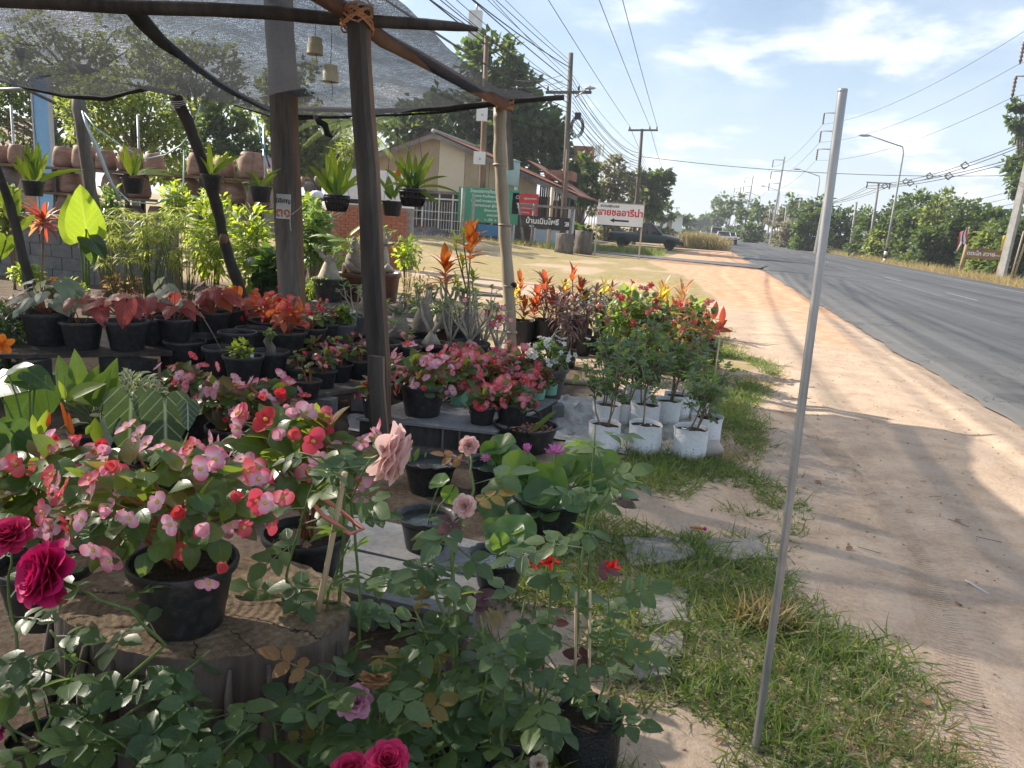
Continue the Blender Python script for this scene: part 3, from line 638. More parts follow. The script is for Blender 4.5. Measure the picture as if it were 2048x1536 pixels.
pc = GZ(590, 700); postC = thing('timber_post', 'thick old timber post carrying a small painted number board', 'post', pc)
rough_post('shaft', (0, 0, -.1), loc(postC, AT(556, -25, pc.y)), .235, .225, ['grey_wood', 'brown_wood'], postC, 10, .006)
sg = thing('number_board', 'small white board with orange numerals tied to thick timber post', 'sign', AT(567, 413, pc.y-.16))
sw, sh = PX(31, sg.location), PX(48, sg.location)
MB().box((0, 0, 0), (sw, .008, sh)).obj('board', 'white_paint', sg, False)
def put_text(body, size, mat, root, x, z, y=-.006, name='lettering', bold=0.0, sx=1, ext=.0012, rz=0):
    o = ob(name, text_mesh(body, size, mat, name, bold=bold, ext=ext), root); o.rotation_euler = (PI/2, 0, rz); o.location = (x, y, z); o.scale = (sx, 1, 1); return o
put_text('นิธิศญ', .062, 'letter_black', sg, 0, .055, bold=.001); put_text('๓๑', .15, 'letter_orange', sg, 0, -.055, bold=.003)
tie = MB().tube([loc(sg, AT(x, y, pc.y-.17)) for x, y in ((553, 427), (570, 430), (585, 428), (598, 418), (604, 412))], .004, 5)
tie.tube([loc(sg, AT(x, y, pc.y-.17)) for x, y in ((581, 429), (580, 445), (582, 462))], .004, 5).obj('tie_cord', 'rope_white', sg)

def branch_post(name, label, pix, Y, r, mat, knots=True):
    b0 = AT(*pix[-1], Y); f = Vector((b0.x, b0.y, gz(b0.x, b0.y)-.05))
    t_ = thing(name, label, 'post', (f.x, f.y, f.z+.05)); P = [loc(t_, AT(x, y, Y)) for x, y in pix]
    d = (P[-1]-P[-2]).normalized(); s = (P[-1].z+.05)/max(.2, -d.z); P.append(P[-1]+d*s)
    fine = [P[i].lerp(P[i+1], k/3)+Vector((random.uniform(-1, 1), random.uniform(-1, 1), 0))*r*.12 for i in range(len(P)-1) for k in range(3)]+[P[-1]]
    MB().tube(fine, [r*random.uniform(.9, 1.1) for _ in fine], 9, wob=.06).obj('limb', mat, t_); return t_
pd = branch_post('branch_post', 'crooked dark tree limb propping the net, tied with white string at its top', [(352, 196), (372, 240), (392, 290), (412, 345), (428, 395), (441, 440), (452, 500), (470, 550), (488, 605)], 7.7, .062, 'dark_wood')
mb = MB(); c = loc(pd, AT(357, 206, 7.7))
for k in range(4): mb.tube([c+Vector((math.cos(a)*.078, math.sin(a)*.078, .02*k-.03+.03*math.sin(a))) for a in np.linspace(0, 6.3, 14)], .005, 5)
mb.tube([c+Vector((-.03, -.08, 0)), c+Vector((-.04, -.1, -.09)), c+Vector((0, -.1, -.11)), c+Vector((.01, -.09, -.03))], .005, 5); mb.obj('string_tie', 'rope_white', pd)
c = loc(pd, AT(447, 478, 7.66)); MB().sphere(c, (.05, .05, .06), 8, 5, jit=.1).obj('knot', 'brown_wood', pd)
branch_post('branch_post', 'thin leaning bare branch standing before the block wall', [(-8, 335), (20, 410), (36, 470), (48, 520), (68, 585)], 6.7, .045, 'dark_wood')
branch_post('round_post', 'grey round post wound with pale hose, in front of stacked jars', [(155, 195), (166, 270), (176, 340), (186, 400)], 9.6, .085, 'grey_wood')

# beams
def beam(name, label, pts, r, mat, n=8, wob=.05):
    P = [AT(*q) for q in pts]; c = P[0].copy(); o = MB().tube([p-c for p in P], r, n, wob=wob).obj(name, mat); o.location = c
    return tag(o, label, 'pole')
beam('cross_pole', 'dark peeled branch laid across under the shade net', [(-60, -2, 4.55), (120, 6, 4.58), (270, 15, 4.62), (420, 19, 4.66), (560, 26, 4.7), (650, 36, 4.73), (730, 42, 4.75), (850, 48, 4.8), (915, 53, 4.82), (956, 59, 4.84)], [.045, .045, .044, .044, .042, .04, .038, .035, .028, .012], 'dark_wood')
beam('net_beam', 'reddish timber beam running from the dark post to the bamboo post', [(540, -70, 4.0), (628, -18, 4.4), (690, 22, 4.72), (770, 82, 5.3), (830, 112, 5.9), (890, 145, 6.6), (950, 178, 7.3), (1017, 212, 8.15)], [.055]*8, 'beam_wood')
beam('eave_pole', 'dark thin pole along the far hem of the shade net', [(560, 216, 8.2), (760, 222, 8.2), (900, 216, 8.2), (1000, 205, 8.2), (1080, 198, 8.2), (1128, 195, 8.2)], .028, 'dark_wood')
beam('eave_pole', 'grey rail poking out under the hem of the net beside a blue panel', [(-30, 180, 8.6), (40, 178, 8.7), (75, 182, 8.8)], .02, 'galv')
beam('eave_pole', 'slanting thin brown pole under the net near the blue panel', [(20, 160, 8.3), (60, 182, 8.7), (110, 206, 9.3)], .022, 'grey_wood')
mb = MB(); c = AT(1010, 210, 8.1)
for k in range(8): mb.tube([Vector((math.cos(a)*.09, math.sin(a)*.09, random.uniform(-.06, .05)+.02*math.sin(3*a))) for a in np.linspace(k, k+5.5, 10)], .005, 5)
o = mb.obj('cord_lashing', 'rope_orange'); o.location = c; tag(o, 'orange cord lashing round the head of the bamboo post', 'cord')

# the net itself: one draped sheet
back = [(-420, 120, 8.6), (-150, 140, 8.5), (0, 160, 8.4), (60, 178, 8.3), (130, 192, 8.3), (210, 198, 8.3), (255, 186, 8.25), (300, 176, 8.2), (352, 190, 8.2), (420, 200, 8.2), (470, 210, 8.2), (540, 232, 8.2), (600, 238, 8.2), (700, 233, 8.2), (800, 230, 8.2), (880, 225, 8.2), (950, 216, 8.2), (1020, 207, 8.2), (1092, 197, 8.2)]
B = [AT(*q) for q in back]
Re = [AT(1092, 197, 8.2), AT(1050, 178, 7.6), AT(1011, 158, 7.0), AT(950, 112, 6.2), AT(900, 68, 5.5), AT(852, 33, 5.0), AT(800, 0, 4.5)]
def polyl(P, s):
    s = s*(len(P)-1); i = min(int(s), len(P)-2); return P[i].lerp(P[i+1], s-i)
NU, NV = 110, 80; vs = []; uv = []
xr0 = Re[0].x
for j in range(NV+1):
    s = j/NV; yy = 8.2-s*9.4
    if s < .40: e = polyl(Re, s/.40)
    else: e = Vector((Re[-1].x+.1*(s-.4), yy, Re[-1].z+.25*(s-.4)))
    for i in range(NU+1):
        u = i/NU; bp = polyl(B, u)
        x = bp.x+(e.x-xr0)*(u**3)
        front = 2.86 + .05*math.sin(x*1.3)
        k = min(1, s/.40); z = bp.z*(1-k)**1.3 + front*(1-(1-k)**1.3)
        if u > .72: q = (u-.72)/.28; q = q*q*(3-2*q); z = z*(1-q)+e.z*q
        z += -.09*math.sin(PI*min(1, k))*abs(math.sin(x*.9+.6)) + .025*fbm(x, yy, 1.1, 3, 1.7) + .012*math.sin(x*9+yy*5)*(1-k) + .035*math.sin((x+4)*5.5/(1.2+k*3))*(1-k)*k*2 - .05*abs(math.sin(x*2.1+yy*1.3))*k*(1-k)*2
        y = bp.y*(1-s)+(-1.2)*s if s > .4 else bp.y+(e.y-8.2)
        vs.append((x, y, z)); uv.append((x*.6, y*.6))
mb = MB(); mb.add(vs, [(j*(NU+1)+i, j*(NU+1)+i+1, (j+1)*(NU+1)+i+1, (j+1)*(NU+1)+i) for j in range(NV) for i in range(NU)], 0, uv)
net = thing('shade_net', 'black woven shade net sagging over the plant stall', 'shade net', (vs[0][0], vs[0][1], 0))
kk = int(NV*.43)*NU; mb2 = MB(); mb2.add(vs, mb.f[kk:], 0, uv); mb.f = mb.f[:kk]; mb.m = mb.m[:kk]; o = mb2.obj('front_sheet', 'thin_net', net); o.matrix_parent_inverse = Matrix.Translation(-net.location)  # unseen front part of the net, opened up to brighten the plants below
o = mb.obj('sheet', 'shade_net', net); o.matrix_parent_inverse = Matrix.Translation(-net.location)
surf('net_dark', [(.012, .013, .014), (.03, .031, .033)], 10, .8, .4, 40, bdist=.004)
def net_bit(name, m_):
    o = m_.obj(name, 'net_dark', net); o.matrix_parent_inverse = Matrix.Translation(-net.location)
sm = [(262, 6, 4.9), (290, 42, 5.3), (325, 78, 5.8), (370, 112, 6.3), (420, 150, 6.9), (470, 182, 7.4), (525, 210, 7.9), (570, 226, 8.1), (640, 232, 8.15), (700, 233, 8.18)]
net_bit('seam', MB().tube([AT(*q)+Vector((0, -.03, -.015)) for q in sm], [.05, .06, .05, .035, .03, .032, .026, .03, .02, .012], 7, wob=.15))
net_bit('hem', MB().tube([AT(x, y, Y-.02) for x, y, Y in back[2:9]], [.02, .02, .025, .03, .02, .03, .015], 6, wob=.2))
net_bit('hem', MB().tube([AT(x, y, Y-.02) for x, y, Y in back[10:]], .013, 6, wob=.2))
for tri in (((135, 117), (165, 148), (200, 142)), ((28, 95), (42, 132), (48, 96)), ((0, 82), (60, 92), (75, 90))):
    P = [AT(x, y, 7.2) for x, y in tri]; net_bit('flap', MB().add(P+[p+Vector((0, .02, 0)) for p in P], [(0, 1, 2), (5, 4, 3), (0, 3, 4, 1), (1, 4, 5, 2), (2, 5, 3, 0)]))
P = [AT(x, y, 8.0) for x, y in ((630, 232), (640, 245), (652, 250), (655, 268), (664, 274), (662, 240))]
net_bit('rag', MB().tube([P[0], P[1], P[2], P[3], P[4]], [.03, .04, .035, .03, .015], 7, wob=.3))

# two cream pot-bells on strings
surf('cream_plastic', [(.42, .38, .24), (.54, .49, .33), (.60, .56, .42)], 5, .5, .1, 40, bdist=.002)
for x, y, lab in ((630, 92, 'cream plastic cup hung mouth down on a string, higher of two'), (661, 147, 'cream plastic cup hung mouth down on a string, lower of two')):
    p = AT(x, y, 5.4); r = PX(16, p); t_ = thing('hanging_cup', lab, 'cup', p)
    MB().lathe([(r*.72, r*1.0), (r*.86, r*.95), (r*.88, .25*r), (r*.98, .2*r), (r, -.9*r), (r*1.06, -.95*r), (r*1.02, -1.02*r), (r*.9, -.9*r), (r*.7, .6*r)], 16).obj('cup', 'cream_plastic', t_)
    MB().tube([(0, 0, r), (0, .01, r+.22), (-.02, .02, 2.80-p.z)], .0025, 4).obj('string', 'wire', t_)
    MB().tube([(.01, 0, -r*.9), (.02, 0, -r*2.2), (.01, .01, -r*3.2), (-.03, 0, -r*2.7)], .002, 4).obj('string_tail', 'wire', t_)

# ------------------------------------------------------------------ steel pipe by the verge
pp = GZ(1511, 1505); tp = AT(1686, 178, pp.y); o = MB(); L = loc
pipe = thing('steel_pipe', 'bare grey galvanised pipe stuck upright in the verge grass', 'pipe', pp)
tp = tp-pp; r = .0118
MB().tube([(0, 0, -.25), Vector((tp.x*.3, tp.y*.3, tp.z*.3))+Vector((.004, 0, 0)), Vector(tp)*.65, tp], [r]*4, 14, cap=False).obj('tube_wall', 'steel', pipe)
MB().tube([Vector(tp)*.97, Vector(tp)*1.0], r*.86, 14, cap=False).obj('bore', 'wire', pipe)
MB().lathe([(r*.86, 0), (r*1.0, .0), (r*1.01, -.004), (r, -.008)], 14, tp).obj('rim', 'steel', pipe)

# ------------------------------------------------------------------ stump, boards and benches
def slab_between(name, mat, A, B_, depth, th, parent=None, jit=.004):
    """board whose near top edge runs A->B (world), reaching depth metres back"""
    A, B_ = Vector(A), Vector(B_); d = (B_-A); d.z = 0; n = Vector((-d.y, d.x, 0)).normalized()
    if n.y < 0: n = -n
    top = [A, B_, B_+n*depth, A+n*depth]; top = [Vector((p.x, p.y, A.z)) for p in top]
    mb = MB(); mb.hexa([p-Vector((0, 0, th)) for p in top], top)
    return mb, n
# big trunk slice
m, t = newmat('stump_top'); v = N(t, 'ShaderNodeTexCoord').outputs['Object']; n1 = noi(t, v, 9, 6, .7); n2 = noi(t, v, 60, 4, .7)
wv = N(t, 'ShaderNodeTexWave', {'Vector': v, 'Scale': 11, 'Distortion': 1.0, 'Detail': 4, 'Detail Scale': 3}, wave_type='RINGS', rings_direction='Z').outputs['Fac']
sp = N(t, 'ShaderNodeSeparateXYZ', {0: v}); an = mathn(t, 'ARCTAN2', sp.outputs[1], sp.outputs[0]); ck = smooth(t, mathn(t, 'SINE', mathn(t, 'ADD', mathn(t, 'MULTIPLY', an, 13), mathn(t, 'MULTIPLY', n1, 6))), .988, 1)
col = ramp(t, smooth(t, mathn(t, 'ADD', mathn(t, 'MULTIPLY', n1, .6), mathn(t, 'MULTIPLY', n2, .4)), .3, .7), [(.07, .045, .028), (.18, .125, .08), (.29, .22, .155)])
col = mixc(t, mathn(t, 'MULTIPLY', wv, .22), col, (.13, .09, .06)); col = mixc(t, ck, col, (.03, .02, .015))
b = N(t, 'ShaderNodeBsdfPrincipled', {'Base Color': col, 'Roughness': .9, 'Specular IOR Level': .2}); bn = N(t, 'ShaderNodeBump', {'Height': mathn(t, 'SUBTRACT', mathn(t, 'ADD', mathn(t, 'MULTIPLY', wv, .3), mathn(t, 'MULTIPLY', n2, .7)), ck), 'Strength': .8, 'Distance': .012}); t.links.new(bn.outputs[0], b.inputs['Normal']); N(t, 'ShaderNodeOutputMaterial', {'Surface': b.outputs[0]})
sc_ = G(405, 1205, .42); su = thing('tree_stump', 'wide sawn tree stump with split bark sides and a crumbling flat top', 'stump', (sc_.x, sc_.y, gz(sc_.x, sc_.y)))
lf, rt = G(112, 1200, .42), G(705, 1185, .42); R0 = (rt-lf).length/2; cen = (lf+rt)/2
nS = 110; dep = .30
def outl(a, q): 
    return (1+.05*math.sin(2*a+1)+.03*math.sin(5*a+2)+.012*math.sin(17*a))*q
vs = []; prof = [(1.06, -.43, 1), (1.02, -.36, 1), (.99, -.28, 1), (.975, -.2, 1), (.98, -.13, 1), (.99, -.07, 1), (.985, -.03, 1), (.975, -.006, 1), (.96, 0, 0), (.62, .004, 0), (.3, -.004, 0), (.02, 0, 0)]
for q, z, bk in prof:
    for j in range(nS):
        a = 2*PI*j/nS; k = outl(a, q)*(1+(random.uniform(-.012, .012)+.05*fbm(math.cos(a)*5, math.sin(a)*5+z*.8, 1.3, 3, 3) if bk else 0))
        hz_ = z*.42/.43 + (0.012*fbm(math.cos(a)*q*3, math.sin(a)*q*3, 1.2, 3) if not bk else 0) 
        vs.append((cen.x-sc_.x+math.cos(a)*R0*k, cen.y-sc_.y+math.sin(a)*dep*k*1.05, .42+hz_))
K = len(prof); fs = [(i*nS+j, i*nS+(j+1) % nS, (i+1)*nS+(j+1) % nS, (i+1)*nS+j) for i in range(K-1) for j in range(nS)]
side = MB(); side.add(vs, fs[:7*nS]).obj('bark', 'bark_old', su)
MB().add(vs, fs[7*nS:]).obj('cut_face', 'stump_top', su)
for k in range(12):      # loose ribs of bark
    a = rad(185+k*15+random.uniform(-4, 4)); b0 = Vector((cen.x-sc_.x+math.cos(a)*R0*1.0*outl(a, 1), cen.y-sc_.y+math.sin(a)*dep*1.05*outl(a, 1), 0))
    MB().tube([b0*1.02+Vector((0, 0, .02)), b0*1.01+Vector((random.uniform(-.02, .02), 0, .15)), b0*1.005+Vector((random.uniform(-.02, .02), 0, .30)), b0+Vector((0, 0, .385))], [.012, .02, .014, .006], 6, wob=.4).obj('bark_rib', 'bark_old', su)
su.location.z = gz(sc_.x, sc_.y)
# front concrete boards
z1 = .20
bt = thing('board_platform', 'low grey cement-board platform under the water-lily pots', 'platform', G(790, 1150, 0))
def wparent(o, root): o.matrix_parent_inverse = Matrix.Translation(-root.location); return o
for (a, b_, dp) in ((G(560, 1150, z1), G(915, 1232, z1), .30), (G(560, 1062, z1+.004), G(1010, 1165, z1+.004), .30)):
    mb, n = slab_between('board', 'slab', a, b_, dp, .022); wparent(mb.obj('board', 'slab', bt, False), bt)
for (x, y) in ((690, 1170), (880, 1215), (930, 1130), (700, 1060)):
    p = G(x, y, z1); wparent(MB().box((p.x, p.y+.12, (z1-.024)/2-.01), (.18, .10, z1-.03)).obj('support_block', 'block', bt, False), bt)
# dark table with caladiums
z2 = .40
tb = thing('dark_table', 'low dark plank table carrying caladium pots', 'table', G(200, 760, 0))
A, B_ = G(-160, 712, z2), G(345, 704, z2)
for k in range(4):
    mb, n = slab_between('plank', 'dark_wood', A, B_, .235, .03); wparent(mb.obj('plank', 'dark_wood', tb, False), tb)
    A, B_ = A+n*.243, B_+n*.243
for (x, y, wd) in ((232, 712, .36), (40, 715, .12), (325, 700, .1)):
    p = G(x, y, z2); wparent(MB().box((p.x, p.y+.12, .18), (wd, .16, .37)).obj('leg', 'black_paint', tb, False), tb)
p = G(300, 690, z2); wparent(MB().box((p.x, p.y+.8, .18), (.3, .12, .37)).obj('leg', 'black_paint', tb, False), tb)
# timber edging showing behind the leaves
A, B_ = G(45, 745, .10), G(130, 752, .10); mb, n = slab_between('edging', 'grey_wood', A, B_, .1, .12); o = mb.obj('kerb_block', 'concrete', None, False); tag(o, 'pale concrete kerb block topped with dry moss, half behind dark leaves', 'kerb block')
# second shelf
z3 = .25
tb2 = thing('plank_shelf', 'low plank shelf holding the empty and half-empty black pots', 'shelf', G(450, 770, 0))
A, B_ = G(322, 752, z3), G(585, 770, z3)
for k in range(3):
    mb, n = slab_between('plank', 'dark_wood', A, B_, .22, .028); wparent(mb.obj('plank', 'dark_wood', tb2, False), tb2); A, B_ = A+n*.228, B_+n*.228
for (x, y) in ((345, 750), (560, 765)):
    p = G(x, y, z3); wparent(MB().box((p.x, p.y+.3, .105), (.14, .5, .23)).obj('leg', 'block', tb2, False), tb2)
z4 = .20
tb3 = thing('block_shelf', 'plank on stacked grey blocks holding small begonia pots', 'shelf', G(660, 800, 0))
A, B_ = G(575, 800, z4), G(738, 772, z4)
for k in range(5):
    mb, n = slab_between('plank', 'grey_wood', A, B_, .24, .025); wparent(mb.obj('plank', 'grey_wood', tb3, False), tb3); A, B_ = A+n*.248, B_+n*.248
for k, (x, y) in enumerate(((632, 792), (632, 792), (632, 792), (722, 775))):
    p = G(x, y, z4); zc = [.145, .09, .035, .09][k]; wparent(MB().box((p.x, p.y+.09, zc), (.20, .12, .052 if k < 3 else .17), rz=.1*k).obj('block', 'block', tb3, False), tb3)
# centre bench
z5 = .15
bn_ = thing('cement_bench', 'low cement-sheet bench of flowering begonia pots with dark skirt boards', 'bench', G(900, 880, 0))
A, B_, C_ = G(712, 836, z5), G(990, 866, z5), G(1116, 800, z5); D_ = A+(C_-B_)*1.0
def quad_board(name, P, th, mat, root):
    return wparent(MB().hexa([Vector((p.x, p.y, p.z-th)) for p in P], [Vector(p) for p in P]).obj(name, mat, root, False), root)
mid = lambda a, b_, q: a.lerp(b_, q)
quad_board('top_sheet', [A, mid(A, B_, .30), mid(D_, C_, .30), D_], .016, 'slab', bn_)
e1 = mid(A, B_, .305); e2 = mid(D_, C_, .305)
quad_board('top_sheet', [e1+Vector((0, 0, .004)), B_+Vector((0, 0, .004)), C_+Vector((0, 0, .004)), e2+Vector((0, 0, .004))], .016, 'slab', bn_)
dirb = (B_-A).normalized(); nb = Vector((-dirb.y, dirb.x, 0))
for k, (q0_, q1_) in enumerate(((.02, .34), (.355, .62), (.635, .74), (.755, .97))):
    a, b_ = mid(A, B_, q0_)+nb*.02, mid(A, B_, q1_)+nb*.02
    P = [a, b_, b_+nb*.025, a+nb*.025]; wparent(MB().hexa([Vector((p.x, p.y, -.02)) for p in P], [Vector((p.x, p.y, z5-.02)) for p in P]).obj('skirt_board', 'black_paint', bn_, False), bn_)
for q in (.35, .63, .75):
    a = mid(A, B_, q)+nb*.018; wparent(MB().box((a.x, a.y, .06), (.012, .02, .15)).obj('batten', 'grey_wood', bn_, False), bn_)
a, b_ = B_+nb*.02, C_; d2 = (b_-a).normalized()
P = [a+d2*.06, b_, b_-Vector((d2.y, -d2.x, 0))*.03, a+d2*.06-Vector((d2.y, -d2.x, 0))*.03]
wparent(MB().hexa([Vector((p.x, p.y, .02)) for p in P], [Vector((p.x, p.y, z5-.02)) for p in P]).obj('end_board', 'black_paint', bn_, False), bn_)
p = G(1092, 822, .07); wparent(MB().box((p.x+.05, p.y+.02, .05), (.16, .10, .16), .4).obj('support_block', 'slab', bn_, False), bn_)
# scrap of corrugated roofing lying on the bench
c = G(985, 815, z5); t_ = thing('roof_sheet_scrap', 'broken scrap of brown corrugated roofing lying between the begonia pots', 'roofing scrap', (c.x, c.y, z5+.02))
vs = []; nW = 36
for i in range(nW+1):
    x = -.36+.62*i/nW; z = .022*math.cos(x*2*PI/.105)
    for (y, dz) in ((-.12+.03*math.sin(i*.5), 0), (.2, .01)): vs += [(x, y, z+dz), (x, y, z+dz+.006)]
fs = []
for i in range(nW): b0 = i*4; fs += [(b0+1, b0+5, b0+7, b0+3), (b0, b0+2, b0+6, b0+4), (b0, b0+4, b0+5, b0+1)]
o = MB().add(vs, fs).obj('sheet', 'grey_pottery', t_); t_.rotation_euler = (0, 0, rad(-14))
# back bench under the bonsai
z6 = .22
tb4 = thing('slat_bench', 'long low slatted bench crowded with desert rose bowls', 'bench', G(880, 740, 0))
A, B_ = G(722, 742, z6), G(1075, 748, z6)
for k in range(7):
    mb, n = slab_between('slat', 'grey_wood', A, B_, .13, .022); wparent(mb.obj('slat', 'grey_wood', tb4, False), tb4); A, B_ = A+n*.15, B_+n*.15
for (x, y) in ((760, 740), (1040, 745)):
    p = G(x, y, z6); wparent(MB().box((p.x, p.y+.5, .09), (.16, .9, .2)).obj('leg', 'block', tb4, False), tb4)
# stand behind with big glazed planters
z7 = .30
A, B_ = G(610, 640, z7), G(905, 655, z7); tb5 = thing('plank_stand', 'stack of rough planks under the glazed bonsai planters', 'stand', G(760, 680, 0))
for k in range(4):
    mb, n = slab_between('plank', 'grey_wood', A, B_, .22, .03); wparent(mb.obj('plank', 'grey_wood', tb5, False), tb5); A, B_ = A+n*.23, B_+n*.23
for k in range(3):
    a, b_ = G(640, 652, z7-.06-.08*k), G(880, 662, z7-.06-.08*k); wparent(MB().box(((a.x+b_.x)/2, (a.y+b_.y)/2+.45, z7-.07-.08*k), ((b_-a).length, .5, .06)).obj('under_plank', 'old_timber', tb5, False), tb5)
# ------------------------------------------------------------------ pots
def lobed(k, amp): return lambda i, a: (1+amp*math.sin(k*a), 0)
def bagwave(seed):
    rr = random.Random(seed); ph = [rr.random()*6 for _ in range(6)]
    return lambda i, a: (1+.022*math.sin(3*a+ph[0]+i*.5)+.014*math.sin(8*a+ph[1]-i)+.010*math.sin(17*a+ph[2]+i*2), (.045*math.sin(2*a+ph[3])+.025*math.sin(7*a+ph[4])) if i >= 8 else 0)
POT = {}
def lathe_mesh(name, prof, mat, n=26, wave=None, sq=1): return autosmooth_me(MB().lathe(prof, n, wave=wave, sq=sq).mesh(name, mat))
def autosmooth_me(me): me.set_sharp_from_angle(angle=rad(50)); return me
rings_ = lambda r0, r1, h, n: [(r0+(r1-r0)*k/n+(.010 if k % 2 else 0), h*k/n) for k in range(n+1)]
std = [(.01, .02), (.66, .0)]+rings_(.70, .90, 1.12, 7)+[(.905, 1.16), (1.0, 1.17), (1.02, 1.30), (1.0, 1.34), (.95, 1.34), (.93, 1.20), (.88, 1.05)]
POT['black'] = (lathe_mesh('pot', std, 'black_plastic'), 1.18, .90)
POT['grey'] = (lathe_mesh('pot', std, 'grey_plastic'), 1.18, .90)
tall = [(.01, .02), (.66, 0)]+rings_(.70, .93, 1.55, 5)+[(1.0, 1.56), (1.02, 1.66), (.98, 1.70), (.94, 1.70), (.9, 1.5)]
POT['mint'] = (lathe_mesh('pot', [(.01, .03), (.74, .0), (.76, .02)]+rings_(.77, .92, 1.45, 6)+[(1.0, 1.46), (1.02, 1.60), (.98, 1.62), (.93, 1.60), (.9, 1.4)], 'mint_plastic', wave=lambda i, a: (1+(.03*math.sin(8*a) if i < 3 else 0), .03*math.sin(8*a) if i < 2 else 0)), 1.48, .90)
POT['tall'] = (lathe_mesh('pot', tall, 'black_plastic'), 1.55, .90)
POT['bowl'] = (lathe_mesh('pot', [(.01, .02), (.60, 0), (.64, .03), (.82, .45), (.92, .68), (1.0, .70), (1.03, .80), (1.0, .83), (.94, .82), (.88, .66)], 'black_plastic'), .74, .90)
POT['wide'] = (lathe_mesh('pot', [(.01, .02), (.62, 0)]+rings_(.66, .88, .98, 5)+[(.96, 1.0), (1.06, 1.06), (1.08, 1.10), (1.0, 1.10), (.93, 1.02), (.80, .6), (.76, .4)], 'black_plastic', 40, lambda i, a: (1+(.022*math.sin(14*a) if 8 <= i <= 11 else 0), .028*math.sin(14*a+1.2) if 9 <= i <= 10 else 0)), .93, .90)
POT['white_bag'] = ([lathe_mesh('bag', [(.01, .03), (.80, .0), (.93, .05), (.985, .30), (1.0, .6), (.99, .95), (.985, 1.25), (.98, 1.55), (.99, 1.72), (1.02, 1.88), (.985, 1.87), (.96, 1.72), (.95, 1.6)], 'white_bag', 34, bagwave(s)) for s in range(4)], 1.70, .95)
POT['black_bag'] = ([lathe_mesh('bag', [(.01, .03), (.78, .0), (.9, .06), (.97, .35), (1.0, .7), (.98, 1.05), (.99, 1.4), (1.0, 1.7), (1.0, 1.9), (1.03, 2.02), (.99, 2.0), (.96, 1.85), (.95, 1.7)], 'black_bag', 30, bagwave(s+9)) for s in range(3)], 1.80, .95)
POT['tub'] = (lathe_mesh('pot', [(.01, .02), (.74, 0)]+rings_(.76, .98, .72, 6)+[(1.02, .74), (1.03, .80), (1.0, .81), (.96, .79), (.93, .6)], 'black_plastic', 36), .64, .94)
POT['net_basket'] = None
nS_ = 22; vs = [(0, 0, .03)]; fs = []
for k, q in enumerate((.33, .66, 1)):
    vs += [(math.cos(2*PI*j/nS_)*q, math.sin(2*PI*j/nS_)*q, random.uniform(-.05, .07)*(1 if q < 1 else -.3)) for j in range(nS_)]
fs += [(0, 1+j, 1+(j+1) % nS_) for j in range(nS_)]
for k in range(2): fs += [(1+k*nS_+j, 1+(k+1)*nS_+j, 1+(k+1)*nS_+(j+1) % nS_, 1+k*nS_+(j+1) % nS_) for j in range(nS_)]
SOIL = MB().add(vs, fs).mesh('soil', 'potting_soil'); WATER = MB().add([(math.cos(a)*1, math.sin(a)*1, 0) for a in np.linspace(0, 2*PI, 32, endpoint=False)], [tuple(range(32))]).mesh('water', 'water')
HOLE = MB().lathe([(.001, 0), (1, 0), (1, .3)], 8).mesh('drain_hole', 'wire')
_bagi = [0]
def scaleM(s, p=(0, 0, 0), rz=0): return Matrix.Translation(p) @ Matrix.Rotation(rz, 4, 'Z') @ Matrix.Diagonal((s, s, s, 1))
def potted(name, label, cat, bx, by, z, rimpx, kind='black', group=None, fill='soil', tall=1.0, ground=False):
    b = G(bx, by, z); R = PX(rimpx, b)/2; b = Vector((b.x, b.y+R*.62, z))
    if ground: b.z = gz(b.x, b.y)
    t_ = thing(name, label, cat, b, 0, group); me, h, q = POT[kind]
    if isinstance(me, list): me = me[_bagi[0] % len(me)]; _bagi[0] += 1
    rz = random.random()*6
    M = scaleM(R, rz=rz); M = M @ Matrix.Diagonal((1, 1, tall, 1))
    ob('bag' if 'bag' in kind else 'pot', me, t_, M)
    if fill == 'soil': ob('soil', SOIL, t_, scaleM(R*q, (0, 0, h*R*tall-R*.05), rz) @ Matrix.Diagonal((1, 1, 1, 1)))
    if fill == 'water': ob('water', WATER, t_, scaleM(R*q, (0, 0, h*R*tall-R*.08)))
    if kind == 'white_bag':
        for a in (-2.05, -1.75, -1.35, -1.05):
            for zz_ in (.42, .62, .80):
                if random.random() < .6:
                    n = Vector((math.cos(a), math.sin(a), 0)); ob('drain_hole', HOLE, t_, Matrix.Translation(n*R*.985+Vector((0, 0, zz_*R))) @ n.to_track_quat('Z', 'Y').to_matrix().to_4x4() @ Matrix.Diagonal((R*.028, R*.028, R*.04, 1)))
    return t_, R, h*R*tall-R*.03

# ------------------------------------------------------------------ leaves and blooms
ov = lambda a, b: (lambda t: max(.015, (math.sin(PI*min(1, t**a))**b)))
RL_ = strip_leaf(.66, 6, .22, .28, ov(.82, .75), .05)
def compound(n=5, s=1.0, seed=0):
    rr = random.Random(seed); parts = []
    for k, (y, sd) in enumerate([(.34, -1), (.36, 1), (.60, -1), (.62, 1), (.78, 0)][5-n:] if n == 5 else [(.50, -1), (.52, 1), (.70, 0)]):
        ang = sd*rad(62+rr.uniform(-8, 8)); L_ = .42*s*(1.15 if sd == 0 else 1)*(.85 if y < .4 else 1)
        M = Matrix.Translation((0, y, -.06*y)) @ Matrix.Rotation(-ang, 4, 'Z') @ Matrix.Rotation(rr.uniform(-.25, .1), 4, 'X') @ Matrix.Rotation(rr.uniform(-.3, .3), 4, 'Y') @ Matrix.Diagonal((L_, L_, L_, 1))
        parts.append((*RL_, M))
    ra = strip_leaf(.03, 3, 0, .1, lambda t: 1); parts.append((ra[0]*np.array([1, .8, 1]), ra[1], ra[2], None))
    return join_tmpl(parts)
